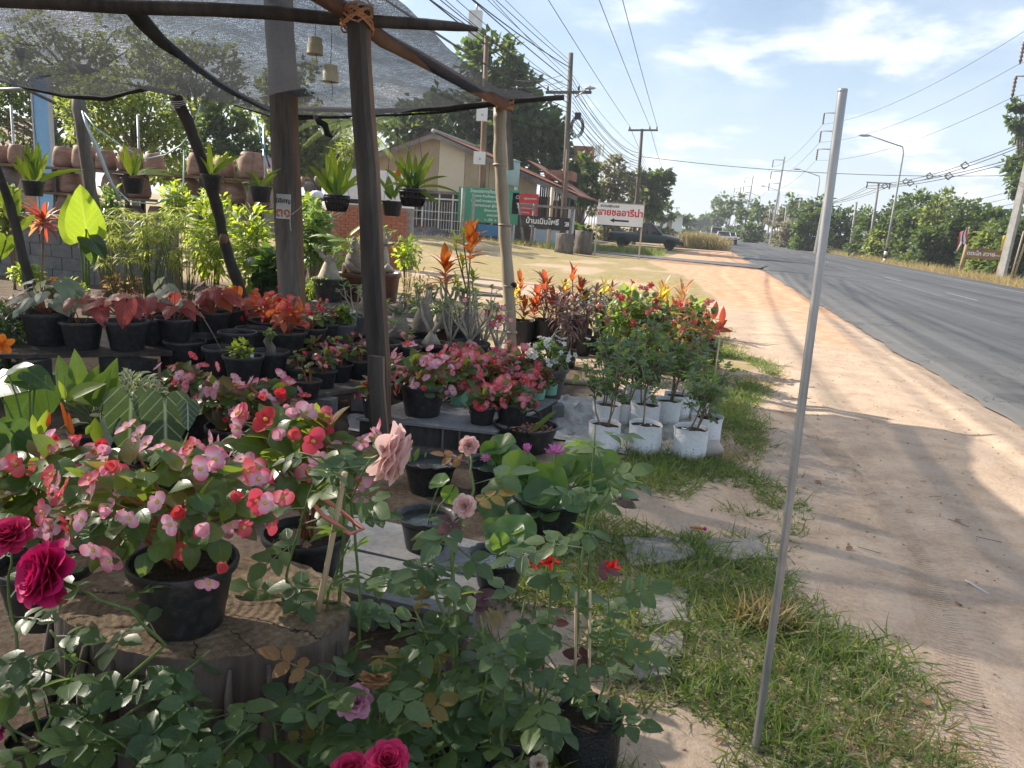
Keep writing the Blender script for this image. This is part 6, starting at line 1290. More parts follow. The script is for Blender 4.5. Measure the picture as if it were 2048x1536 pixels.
# ------------------------------------------------------------------ hanging orchids
def hanging(label, x, y, rim, Y, leaves, kind='pot', strings=2, ytop=190, nst=0):
    p = AT(x, y, Y); R = PX(rim, p)/2; t_ = thing('hanging_orchid', label, 'orchid', (p.x, p.y, p.z), 0, 'orchids hung under the shade net'); H_ = R*1.45
    if kind == 'pot': ob('pot', POT['black'][0], t_, scaleM(R, (0, 0, -H_*.92))); ob('soil', SOIL, t_, scaleM(R*.88, (0, 0, -R*.2)))
    else:
        mb = MB(); nb = 22
        for j in range(nb):
            a = 2*PI*j/nb; mb.tube([(math.cos(a)*R, math.sin(a)*R, 0), (math.cos(a)*R*.92, math.sin(a)*R*.92, -R*.6), (math.cos(a)*R*.72, math.sin(a)*R*.72, -R*1.15)], .006, 4)
        for q, z in ((1.0, 0), (1.04, -.02), (.93, -R*.55), (.72, -R*1.15)): mb.lathe([(R*q*.97, z-.008), (R*q*1.03, z-.008), (R*q*1.03, z+.01), (R*q*.97, z+.01), (R*q*.97, z-.008)], 22)
        mb.obj('basket', 'black_plastic', t_); MB().lathe([(.01, -R*1.1), (R*.66, -R*1.1), (R*.86, -R*.4), (R*.9, -.02), (.02, .03)], 14, wave=lambda i, a: (1+.06*math.sin(5*a+i), 0)).obj('root_mass', 'bark_old', t_)
    for (x0, y0, x1, y1, f, m_) in leaves: hero(pick(STRAP[m_] if m_ in STRAP else LAN[m_]), t_, x0, y0, x1, y1, Y+random.uniform(-.08, .08), random.uniform(-.06, .06), f, random.uniform(-.3, .3))
    if nst: 
        mb = MB()
        for q in range(nst): a = random.uniform(-1, 1)*R*.7; mb.tube([(a*.5, random.uniform(-.5, .5)*R*.5, -.02), (a, random.uniform(-.4, .4)*R, R*random.uniform(.8, 1.5))], [.012, .006], 6)
        mb.obj('canes', 'adenium_leaf', t_)
    tz = AT(x, ytop, Y).z-p.z
    for q in range(strings): a = PI*q+random.random(); MB().tube([(math.cos(a)*R*.95, math.sin(a)*R*.95, -.01), (math.cos(a)*R*.3, math.sin(a)*R*.3, tz*.7), (0, 0, tz)], .0018, 4).obj('string', 'wire', t_)
    return t_
random.seed(111); O = 'orchid_leaf'; LB = 'bright_leaf'
hanging('orchid with a fan of upright leaves in hanging black pot by the wall jars', 66, 362, 44, 7.6, [(60, 365, 25, 300, .6, O), (62, 362, 42, 268, .6, O), (66, 362, 62, 292, .6, O), (70, 362, 85, 300, .6, O), (72, 362, 96, 305, .6, LB), (76, 364, 130, 322, .5, O), (78, 366, 138, 318, .5, LB), (62, 362, 36, 300, .6, LB), (70, 362, 50, 270, .6, O), (66, 360, 75, 280, .6, O), (58, 362, 22, 318, .6, LB)], ytop=180)
hanging('orchid with two long drooping yellow-green leaves in hanging grey pot', 266, 356, 46, 7.6, [(262, 352, 248, 280, .7, LB), (262, 352, 236, 292, .6, LB), (268, 352, 330, 332, .5, LB), (268, 350, 300, 325, .5, LB), (270, 352, 285, 300, .6, O), (264, 352, 255, 300, .6, O), (266, 352, 345, 338, .4, LB), (262, 352, 270, 290, .6, O)], ytop=195)
hanging('orchid with short stiff leaves in hanging pot before the crooked limb', 424, 350, 44, 7.4, [(420, 350, 420, 280, .7, LB), (424, 350, 450, 300, .6, LB), (424, 350, 468, 295, .6, O), (420, 352, 395, 345, .5, O), (426, 350, 455, 318, .6, O), (420, 350, 408, 305, .6, O)], ytop=200)
hanging('orchid with curling leaves in hanging black pot beside the thick post', 521, 373, 46, 7.0, [(516, 372, 480, 355, .5, O), (518, 372, 490, 330, .5, O), (522, 370, 548, 328, .6, O), (524, 372, 552, 345, .6, LB), (520, 370, 505, 335, .6, O), (528, 372, 545, 360, .5, O)], ytop=215)
hanging('orchid with a sheaf of tall leaves in hanging slotted basket', 674, 392, 50, 6.8, [(668, 392, 620, 315, .6, O), (668, 390, 640, 325, .6, O), (672, 388, 665, 285, .7, LB), (674, 388, 676, 300, .7, O), (678, 390, 705, 330, .6, O), (680, 392, 722, 340, .6, O), (676, 388, 690, 300, .6, O), (664, 392, 625, 345, .6, LB), (670, 388, 655, 300, .6, O), (676, 390, 712, 355, .5, LB), (668, 386, 652, 320, .6, O), (674, 386, 684, 315, .6, O)], 'basket', ytop=230)
hanging('orchid with wide spreading leaves and pale canes in hanging slotted basket', 826, 380, 54, 6.6, [(818, 378, 770, 330, .6, O), (820, 376, 800, 300, .6, O), (824, 374, 815, 285, .7, O), (828, 374, 850, 290, .6, O), (832, 376, 880, 330, .5, O), (834, 378, 905, 348, .4, LB), (830, 374, 868, 312, .6, LB), (822, 374, 790, 310, .6, O), (826, 374, 836, 295, .7, O), (818, 378, 768, 345, .5, LB), (828, 376, 860, 320, .6, O), (824, 376, 806, 330, .6, O), (834, 378, 880, 405, .5, O), (830, 376, 850, 335, .7, LB), (820, 376, 782, 360, .5, O)], 'basket', ytop=222, nst=14)
t_ = hanging('broad-leaved plant with one orange leaf in hanging black pot behind the dark post', 785, 402, 44, 7.0, [(782, 400, 760, 335, .6, O), (784, 400, 768, 380, .6, 'broad_leaf'), (786, 398, 800, 345, .6, O), (780, 400, 756, 420, .6, 'broad_leaf'), (788, 398, 810, 350, .5, O), (783, 398, 775, 350, .6, 'broad_leaf')], ytop=225)
hero(LAN['croton_orange'][0], t_, 792, 365, 800, 330, 6.95, 0, .8); MB().tube([loc(t_, AT(790, 400, 7)), loc(t_, AT(793, 370, 6.97)), loc(t_, AT(793, 362, 6.95))], .004, 5).obj('stalk', 'stem_green', t_)
# ------------------------------------------------------------------ back garden: block wall, jars, tall plants
random.seed(201)
YW = 10.6; a, b = AT(-260, 440, YW), AT(345, 447, YW); wallx0, wallx1, wtop = a.x, b.x, 1.02
wt = thing('block_wall', 'grey concrete block wall at the back of the stall', 'wall', ((wallx0+wallx1)/2, YW+.1, gz((wallx0+wallx1)/2, YW)))
MB().box(((wallx0+wallx1)/2-wt.location.x, .0, wtop/2-.03), (wallx1-wallx0, .10, wtop)).obj('mortar_core', 'mortar', wt, False)
BL = MB().box((0, 0, 0), (.385, .138, .188)).mesh('block', 'block', False)
n = int((wallx1-wallx0)/.40)
for c in range(5):
    for k in range(n):
        x = wallx0+.2+k*.40+(.2 if c % 2 else 0); 
        if x+.2 > wallx1: continue
        ob('block', BL, wt, Matrix.Translation((x-wt.location.x, random.uniform(-.004, .004), .095+c*.2)) @ Matrix.Rotation(random.uniform(-.008, .008), 4, 'Z'))
MB().box(((wallx0+wallx1)/2-wt.location.x, 0, 1.035), (wallx1-wallx0+.06, .2, .05)).obj('coping', 'concrete', wt, False)
# jar racks
JAR = [lathe_mesh('jar_body', [(.01, 0), (.16, 0), (.20, .02), (.235, .12), (.235, .2), (.205, .33), (.17, .39), (.165, .41), (.13, .41), (.12, .38)], 'terracotta', 24), lathe_mesh('jar_body', [(.01, 0), (.18, 0), (.21, .03), (.225, .10), (.20, .30), (.165, .40), (.15, .41), (.02, .405)], 'terracotta', 24), lathe_mesh('jar_body', [(.01, 0), (.13, 0), (.17, .06), (.23, .22), (.20, .33), (.15, .37), (.18, .42), (.14, .42), (.12, .36)], 'grey_pottery', 24)]
YJ = 12.0
x0, x1 = AT(-140, 380, YJ).x, AT(580, 400, YJ).x
rk = thing('jar_rack', 'three-tier plank rack loaded with terracotta jars behind the block wall', 'rack', ((x0+x1)/2, YJ, gz((x0+x1)/2, YJ)))
zt = [.98, 1.42, 1.86]
for z in zt[:3]: MB().box((0, 0, z-.03), (x1-x0, .5, .04)).obj('plank', 'brown_wood', rk, False)
for q in range(6):
    for s in (-.2, .2): MB().box(((q/5-.5)*(x1-x0)*.98, s, .92), (.07, .05, 1.86)).obj('upright', 'dark_wood', rk, False)
tops = ['upturned clay jar on the top plank of the rack', 'clay jar in shadow on the middle plank of the rack', 'clay jar on the bottom plank of the rack just above the block wall']
for ti, z in enumerate(zt):
    nj = 15; 
    for k in range(nj):
        x = x0+.25+(x1-x0-.5)*(k+.5*(ti % 2)*.6)/nj+random.uniform(-.03, .03); rz = random.random()*6; s = random.uniform(.72, 1.08)
        if random.random() < (.42, .2, .15)[ti]: continue
        t_ = thing('clay_jar', tops[ti], 'jar', (x, YJ-.02+random.uniform(-.04, .04), rk.location.z+z-.008), rz, ('upturned jars on the rack top', 'jars on the middle plank', 'jars on the bottom plank')[ti])
        ob('jar_body', JAR[random.choice((0, 0, 1, 2)) if ti != 2 else 1], t_, scaleM(s)); 
# more jars right of the thick post
for x, y, w_, m_, lab in ((405+215, 372, 26, 2, 'small grey jar beside the thick post, on a dark ledge'), (618+40, 368, 24, 2, 'small grey jar with flared lip next to the tall orchid basket'), (610, 360, 20, 0, 'little terracotta pot stacked on other jars by the thick post'), (640, 350+8, 22, 2, 'little urn-shaped jar stacked behind the cap-wearing person')):
    p = AT(x, y+14, 13.5); t_ = thing('clay_jar', lab, 'jar', p); ob('jar_body', JAR[m_], t_, scaleM(PX(w_, p)/.42))
p0, p1 = AT(592, 388, 13.6), AT(740, 392, 13.6); lg = thing('jar_ledge', 'dark timber ledge carrying small jars', 'ledge', ((p0.x+p1.x)/2, 13.6, 0))
MB().box((0, 0, p0.z-.06), ((p1-p0).length, .5, .08)).obj('top', 'dark_wood', lg, False)
for s in (-.9, .9): MB().box((s, 0, p0.z/2-.05), (.08, .3, p0.z-.1)).obj('leg', 'dark_wood', lg, False)
p = AT(650, 470, 11.2); t_ = thing('dragon_jar', 'broad dark water jar with worn relief bands and dry stalks', 'jar', (p.x, p.y, gz(p.x, p.y))); R = PX(62, p)/2*1.15
MB().lathe([(.01, 0), (R*.6, 0), (R*.75, .1), (R*1.0, .5), (R*1.02, .7), (R*.9, .86), (R*.78, .93), (R*.86, .97), (R*.86, 1.0), (R*.7, 1.0), (R*.66, .9)], 28).obj('jar_body', 'grey_pottery', t_)
mb = MB()
for q in range(9): mb.tube([(random.uniform(-.1, .1), 0, .9), (random.uniform(-.25, .25), random.uniform(-.1, .1), 1.25), (random.uniform(-.4, .4), 0, 1.45)], .006, 4)
mb.obj('dry_stalks', 'stem_wood', t_)
# low white wall with red brick foot
p0, p1 = AT(690, 350, 19), AT(800, 350, 19); ww = thing('garden_wall', 'white rendered garden wall on a red brick foot', 'wall', ((p0.x+p1.x)/2, 19, 0)); L_ = (p1-p0).length+.8
zt_ = AT(745, 340, 19).z; zb_ = AT(745, 412, 19).z
MB().box((0, 0, (zt_+zb_)/2), (L_, .12, zt_-zb_)).obj('render_coat', 'white_wall', ww, False); BR = MB().box((0, 0, 0), (.22, .10, .065)).mesh('brick', 'red_brick', False)
MB().box((0, .01, zb_/2), (L_, .10, zb_)).obj('mortar_core', 'mortar', ww, False)
for c in range(int(zb_/.08)):
    for k in range(int(L_/.235)): ob('brick', BR, ww, Matrix.Translation((-L_/2+.12+k*.235+(.1 if c % 2 else 0), -.02, .04+c*.08)))
# person with a white cap beyond the plants
def person(label, p, shirt, cap):
    t_ = thing('person', label, 'person', (p.x, p.y, gz(p.x, p.y)))
    J = {'pel': (0, 0, .92), 'sp': (0, 0, 1.12), 'ch': (0, 0, 1.32), 'nk': (0, -.01, 1.46), 'hd': (0, -.02, 1.58), 'ht': (0, -.01, 1.68), 'sl': (-.18, 0, 1.38), 'el': (-.26, -.04, 1.12), 'wl': (-.22, -.22, .96), 'hl': (-.2, -.30, .92), 'sr': (.18, 0, 1.38), 'er': (.26, -.04, 1.12), 'wr': (.22, -.22, .96), 'hr': (.2, -.30, .92), 'll': (-.1, 0, .86), 'kl': (-.11, -.02, .47), 'al': (-.11, .02, .08), 'fl': (-.11, -.13, .03), 'lr': (.1, 0, .86), 'kr': (.11, -.02, .47), 'ar': (.11, .02, .08), 'fr': (.11, -.13, .03)}
    Rr = dict(pel=.15, sp=.14, ch=.16, nk=.055, hd=.095, ht=.085, sl=.08, el=.05, wl=.035, hl=.04, sr=.08, er=.05, wr=.035, hr=.04, ll=.11, kl=.07, al=.045, fl=.04, lr=.11, kr=.07, ar=.045, fr=.04)
    E_ = ['pel sp', 'sp ch', 'ch nk', 'nk hd', 'hd ht', 'ch sl', 'sl el', 'el wl', 'wl hl', 'ch sr', 'sr er', 'er wr', 'wr hr', 'pel ll', 'll kl', 'kl al', 'al fl', 'pel lr', 'lr kr', 'kr ar', 'ar fr']; K = list(J)
    me = bpy.data.meshes.new('body'); me.from_pydata([J[k] for k in K], [tuple(K.index(q) for q in e.split()) for e in E_], []); o = ob('body', me, t_); o.modifiers.new('s', 'SKIN')
    for i, k in enumerate(K): me.skin_vertices[0].data[i].radius = (Rr[k], Rr[k]*.85)
    me.skin_vertices[0].data[0].use_root = True; o.modifiers.new('d', 'SUBSURF').levels = 1
    bpy.context.view_layer.update(); m2 = bpy.data.meshes.new_from_object(o.evaluated_get(bpy.context.evaluated_depsgraph_get())); o.modifiers.clear(); o.data = m2
    for mm in (shirt, 'skin', 'trousers'): m2.materials.append(MATS[mm])
    for pl in m2.polygons: pl.use_smooth = True; pl.material_index = 1 if (pl.center.z > 1.45 or (pl.center.y < -.2 and .8 < pl.center.z < 1.1)) else (2 if pl.center.z < .92 else 0)
    for s in (-1, 1): MB().sphere((s*.033, -.105, 1.60), (.014, .008, .008), 8, 5).obj('eye', 'wire', t_); MB().sphere((s*.093, -.01, 1.585), (.015, .025, .03), 8, 5).obj('ear', 'skin', t_)
    MB().sphere((0, -.118, 1.575), (.014, .02, .02), 8, 5).obj('nose', 'skin', t_); MB().sphere((0, -.10, 1.535), (.024, .008, .006), 8, 5).obj('mouth', 'skin', t_)
    c = MB().lathe([(.118, 1.625), (.12, 1.66), (.105, 1.71), (.07, 1.74), (.002, 1.75)], 16, (0, -.01, 0)).obj('cap', cap, t_); vs = [(-.12, -.02, 1.64), (-.26, -.05, 1.615), (-.25, .0, 1.62), (-.14, .05, 1.64), (-.20, -.10, 1.62), (-.08, -.10, 1.64)]
    MB().add([(-.1, -.10, 1.64), (-.18, -.09, 1.63), (-.245, -.03, 1.615), (-.24, .03, 1.615), (-.17, .07, 1.63), (-.1, .08, 1.64)]+[(-.1, -.10, 1.632), (-.18, -.09, 1.622), (-.245, -.03, 1.607), (-.24, .03, 1.607), (-.17, .07, 1.622), (-.1, .08, 1.632)], [(0, 1, 2, 3, 4, 5), (11, 10, 9, 8, 7, 6)]+[(i, i+6, (i+1) % 6+6, (i+1) % 6) for i in range(6)]).obj('cap_brim', 'cap_pink', c)
    return t_
surf('skin', [(.22, .12, .08), (.28, .16, .11)], 6, .55, .1, 40, bdist=.002); surf('trousers', [(.03, .03, .04), (.05, .05, .06)], 6, .9, .2, 40, bdist=.003); surf('shirt_dark', [(.05, .03, .03), (.09, .05, .05)], 6, .9, .2, 40, bdist=.003); surf('cap_white', [(.68, .66, .68), (.76, .74, .75)], 5, .8, .1, 40, bdist=.002); surf('cap_pink', [(.55, .25, .25), (.6, .32, .3)], 5, .8, .1, 40, bdist=.002)
pq = AT(634, 396, 12.6); person('person in a white and pink cap standing beyond the shrubs and jars', Vector((pq.x, pq.y, 0)), 'shirt_dark', 'cap_white')

# shrubs and herbs of the back garden
def shrub(label, name, cat, x, y, Y, rpx, n, T, mat, lpx, sm='stem_wood', ny=6, vol=.8, lo=-.95, flowers=None):
    p = AT(x, y, Y); t_ = thing(name, label, cat, (p.x, p.y, gz(p.x, p.y))); k = PX(1, p); c = p-t_.location
    dome(t_, c, (rpx[0]*k, rpx[0]*k*.7, rpx[1]*k), n, lpx*k, None, 0, joined=(T, mat), smat=sm, base=(0, 0, 0), lo=lo, vol=vol)
    if flowers:
        for q in range(flowers[1]): pp_ = c+Vector((random.uniform(-1, 1)*rpx[0]*k, -rpx[0]*k*.5, random.uniform(0, 1)*rpx[1]*k)); put(flowers[0], t_, pp_, (1, 0, 0), (0, -.6, .7), flowers[2]*k, 'flower')
    return t_
random.seed(211)
shrub('airy yellow-green shrub between the crooked limb and the thick post', 'garden_shrub', 'shrub', 505, 500, 9.2, (55, 95), 620, T_SPOON, 'bright_leaf', 22)
shrub('sunlit light-green shrub left of the crooked limb', 'garden_shrub', 'shrub', 425, 470, 9.6, (60, 95), 700, T_SPOON, 'bright_leaf', 22)
shrub('frangipani-like shrub with pale rosettes behind the thick post', 'garden_shrub', 'shrub', 628, 470, 9.8, (38, 70), 420, T_SPOON, 'adenium_leaf', 24)
shrub('bright shrub around the broad dark water jar', 'garden_shrub', 'shrub', 610, 420, 10.8, (34, 30), 240, T_SPOON, 'bright_leaf', 22)
shrub('glossy dark-green bush at the foot of the thick post', 'garden_bush', 'bush', 535, 545, 8.8, (32, 48), 170, T_OVAL, 'dark_leaf', 34)
shrub('thin shrub with small yellow-green leaves on the dry bank', 'garden_shrub', 'shrub', 815, 505, 10.5, (30, 34), 190, T_SPOON, 'bright_leaf', 17)
shrub('twiggy dry undershrub on the bank beside the glazed planter', 'dry_shrub', 'shrub', 840, 575, 9.8, (38, 40), 200, T_LANCE, 'dry_grass', 14)
shrub('parsley-green herb clump before the block wall', 'herb_clump', 'herb', 55, 548, 9.2, (40, 22), 260, T_OVAL, 'bright_leaf', 14)
shrub('bush of small yellow daisies behind the caladium pots', 'daisy_bush', 'daisy', 142, 585, 7.6, (36, 28), 320, T_LANCE, 'bright_leaf', 18, flowers=(YELF, 16, 12))
shrub('ground-hugging dry leafy weeds below the block wall', 'weed_clump', 'weed', 250, 570, 9.0, (46, 22), 160, T_LANCE, 'dry_leaf', 18)
shrub('slim shrub rising in front of the clay jars by the round post', 'garden_shrub', 'shrub', 222, 425, 9.9, (26, 60), 260, T_SPOON, 'adenium_leaf', 20)
shrub('leafy shrub screening the jars beside the crooked limb', 'garden_shrub', 'shrub', 352, 410, 10.2, (34, 48), 330, T_SPOON, 'bright_leaf', 19)
shrub('dry-tipped shrub before the block wall under the pale orchid', 'garden_shrub', 'shrub', 20, 425, 9.4, (34, 55), 300, T_LANCE, 'tree_light', 24)
shrub('rank green weeds between the planks and glazed planters', 'weed_clump', 'weed', 620, 590, 8.6, (30, 34), 220, T_LANCE, 'bright_leaf', 22)
shrub('low leafy weeds behind the desert rose bench', 'weed_clump', 'weed', 880, 622, 8.6, (70, 22), 330, T_LANCE, 'adenium_leaf', 18)
# arching palm-leaved plant behind the glazed planter
random.seed(215)
p = AT(700, 520, 9.6); t_ = thing('arching_palm', 'arching strap-leaved plant glowing yellow-green behind the glazed planter', 'foliage plant', (p.x, p.y, gz(p.x, p.y)))
for q in range(34):
    x0, y0 = 690+random.uniform(-20, 20), random.uniform(470, 540); s = random.choice((-1, 1)); hero(pick(STRAP['bright_leaf']), t_, x0, y0, x0+s*random.uniform(20, 65), y0-random.uniform(-30, 50), 9.6+random.uniform(-.2, .2), random.uniform(-.1, .1), .5, random.uniform(-.4, .4))
MB().tube([(0, 0, 0), (0, 0, .6), (.02, 0, 1.0)], [.03, .025, .015], 7).obj('stem', 'stem_green', t_)
# elephant ear
p = AT(172, 590, 8.0); t_ = thing('elephant_ear', 'elephant ear with one huge sunlit yellow-green leaf', 'elephant ear', (p.x, p.y, gz(p.x, p.y))); Y0 = 8.0
MB().tube([(0, 0, 0), (-.01, 0, .12), (.0, 0, .22)], [.06, .05, .04], 9, wob=.08).obj('stem_base', 'stem_wood', t_)
hero(ELE[0], t_, 172, 458, 160, 366, Y0, .05, .95, 0, (0, 0, .2), pr=.016); hero(ELE[1], t_, 155, 462, 134, 385, Y0+.1, .1, .9, -.25, (-.02, .02, .2), pr=.014)
hero(ELED[0], t_, 180, 478, 212, 508, Y0-.1, -.1, .6, .3, (.02, 0, .2), pr=.013); hero(ELED[1], t_, 178, 492, 190, 528, Y0-.1, -.05, .7, .2, (.05, 0, .15), pr=.01)
p = AT(-20, 600, 7.0); t_ = thing('elephant_ear', 'elephant ear cut by the picture edge, rippled lime leaf beside the thin branch', 'elephant ear', (p.x, p.y, gz(p.x, p.y)))
hero(ELE[0], t_, 12, 480, 5, 515+6, 7.0, 0, .9, .2, (0, 0, .1), pr=.012); hero(ELE[1], t_, -25, 480, 28, 492, 7.05, 0, .9, .2, (0, 0, .1), pr=.012)
for (x0, y0, x1, y1) in ((18, 430, 5, 350), (25, 440, 40, 395), (30, 450, 8, 380), (38, 460, 66, 430), (20, 420, 40, 380)): hero(LAN['bright_leaf'][0], t_, x0, y0, x1, y1, 7.6, 0, .8, 0, (.1, .4, .1))
# red dracaena
p = AT(80, 560, 8.6); t_ = thing('red_dracaena', 'pink-red spiky dracaena on a bare cane before the block wall', 'dracaena', (p.x, p.y, gz(p.x, p.y))); a = AT(86, 455, 8.6)-t_.location
MB().tube([(0, 0, 0), a*.5, a], .016, 7).obj('cane', 'stem_wood', t_)
for q in range(34):
    an = q*2.4; el = random.uniform(-.2, 1.4); d = Vector((math.cos(an)*math.cos(el), math.sin(an)*math.cos(el), math.sin(el))); put(pick(STRAP['canna_leaf' if q % 3 else 'spike_leaf']), t_, a+Vector((0, 0, .12*random.random())), d, Vector((-math.cos(an)*.5, -math.sin(an)*.5, 1)), .36*random.uniform(.6, 1.1))
# umbrella sedge clump
random.seed(221)
for gi, (cx, w_, n, lab) in enumerate(((300, 62, 46, 'tall clump of umbrella sedge with fine sunlit whorls'), (365, 46, 26, 'smaller clump of umbrella sedge beside the tall one'), (232, 36, 20, 'thin clump of umbrella sedge next to the elephant ear'))):
    p = AT(cx, 590, 8.9); t_ = thing('umbrella_sedge', lab, 'sedge', (p.x, p.y, gz(p.x, p.y)), 0, 'umbrella sedge clumps'); mb = MB(); P, D, U_ = [], [], []
    for q in range(n):
        tp = AT(cx+random.gauss(0, 1)*w_*.7, random.uniform(415, 520) if gi == 0 else random.uniform(440, 530), 8.9+random.uniform(-.3, .3))-t_.location; b0 = Vector((tp.x*.3, random.uniform(-.1, .1), 0)); mb.tube([b0, b0.lerp(tp, .55)+Vector((0, 0, .1)), tp], [.006, .005, .003], 4)
        for s in range(22): an = s*2.4; P.append(tp); D.append((math.cos(an), math.sin(an), random.uniform(-.25, .55))); U_.append((0, 0, 1))
    mb.obj('stalks', 'stem_green', t_); nn = len(P); scatter('foliage', T_THIN, mats_from(np.array(D), np.array(U_, float)+rng.normal(0, .1, (nn, 3)), rng.uniform(.12, .24, nn)), np.array([tuple(q) for q in P]), 'cyperus', t_, kind='stuff')
# pale hose looped from the round post
P = [AT(*q) for q in ((164, 222, 9.4), (172, 250, 9.3), (195, 290, 9.2), (225, 370, 9.2), (258, 403, 9.2), (310, 408, 9.2), (355, 392, 9.2), (367, 370, 9.2), (368, 300, 9.3))]; c = P[0].copy(); o = MB().tube([q-c for q in P], .010, 6).obj('garden_hose', 'hose'); o.location = c; tag(o, 'pale garden hose looping down from the round post', 'hose')
P = [AT(*q) for q in ((168, 225, 9.4), (190, 255, 9.3), (240, 290, 9.3), (290, 318, 9.3), (330, 310, 9.3), (362, 290, 9.3), (385, 262, 9.2), (400, 210, 9.0))]; c = P[0].copy(); o = MB().tube([q-c for q in P], .009, 6).obj('garden_hose', 'hose'); o.location = c; tag(o, 'pale cord strung between the round post and the crooked limb', 'cord')
P = [AT(*q) for q in ((168, 235, 9.5), (190, 290, 9.5), (215, 350, 9.5), (240, 400, 9.5))]; c = P[0].copy(); o = MB().tube([q-c for q in P], .022, 6).obj('slanted_rod', 'galv'); o.location = c; tag(o, 'slanted grey metal strut leaning on the round post', 'strut')
for x, y0, y1, Y, r_, lab in ((278, 230, 310, 16, .025, 'thin pale pole standing among the trees behind the jars'), (28, 210, 300, 14, .025, 'thin pale pole next to the blue panel'), (528, 255, 335, 12, .02, 'thin wooden stake beside the blue cord')):
    a, b = AT(x, y0, Y), AT(x, y1, Y); o = MB().tube([(0, 0, 0), (0, 0, a.z)], r_, 6).obj('thin_pole', 'galv'); o.location = (b.x, b.y, 0); tag(o, lab, 'pole')
surf('blue_cord', [(.03, .22, .35), (.05, .3, .45)], 10, .6, .1)
P = [AT(*q) for q in ((512, 232, 8.3), (522, 280, 8.2), (535, 320, 8.1), (540, 335, 8.1))]; c = P[0].copy(); o = MB().tube([q-c for q in P], .010, 6).obj('nylon_cord', 'blue_cord'); o.location = c; tag(o, 'blue cord hanging from the net beside the thick post', 'cord')
# blue panel
a, b, c = AT(64, 190, 16), AT(101, 190, 16), AT(84, 292, 16); t_ = thing('advert_board', 'tall pale blue board with white edges rising behind the jars', 'board', ((a.x+b.x)/2, 16, 0)); H_ = a.z+.4
surf('sky_blue', [(.16, .34, .55), (.22, .42, .62)], 2, .6, .1); MB().box((0, 0, H_/2), ((b-a).length*.78, .06, H_)).obj('board', 'sky_blue', t_, False)
for s in (-1, 1): MB().box((s*(b-a).length*.45, 0, H_/2), (.05, .1, H_)).obj('edge_post', 'galv', t_, False)
# distant tiled roofs beyond the wall
def hut(label, x0, x1, ytop, yeave, Y, mat, wall='dim_wall'):
    a, b, r = AT(x0, yeave, Y), AT(x1, yeave, Y), AT((x0+x1)/2, ytop, Y); w_ = (b-a).length/2; t_ = thing('tiled_hut', label, 'hut', ((a.x+b.x)/2, Y+w_*.6, 0)); ze, zr = a.z, r.z
    MB().box((0, 0, ze/2), (w_*1.7, w_*1.0, ze)).obj('wall', wall, t_, False); d = w_*.65
    MB().add([(-w_, -d, ze), (w_, -d, ze), (w_, d, ze), (-w_, d, ze), (-w_*.35, 0, zr), (w_*.35, 0, zr)], [(0, 1, 5, 4), (1, 2, 5), (2, 3, 4, 5), (3, 0, 4), (3, 2, 1, 0)]).obj('roof', mat, t_, False)
    MB().tube([(-w_*.35, 0, zr), (w_*.35, 0, zr)], .06, 6).obj('ridge_cap', mat, t_); MB().box((0, -w_*.5-.01, ze*.45), (.8, .04, ze*.8)).obj('door', 'old_timber', t_, False)
surf('pink_tile', [(.34, .20, .16), (.42, .27, .22), (.48, .33, .28)], 1.5, .8, .4, 20, bdist=.006)
hut('pinkish tiled hut roof beyond the jars beside the blue panel', -120, 84, 228, 300, 26, 'pink_tile'); hut('low pinkish tiled hut roof between the crooked limb and thick post', 412, 560, 308, 348, 28, 'pink_tile')

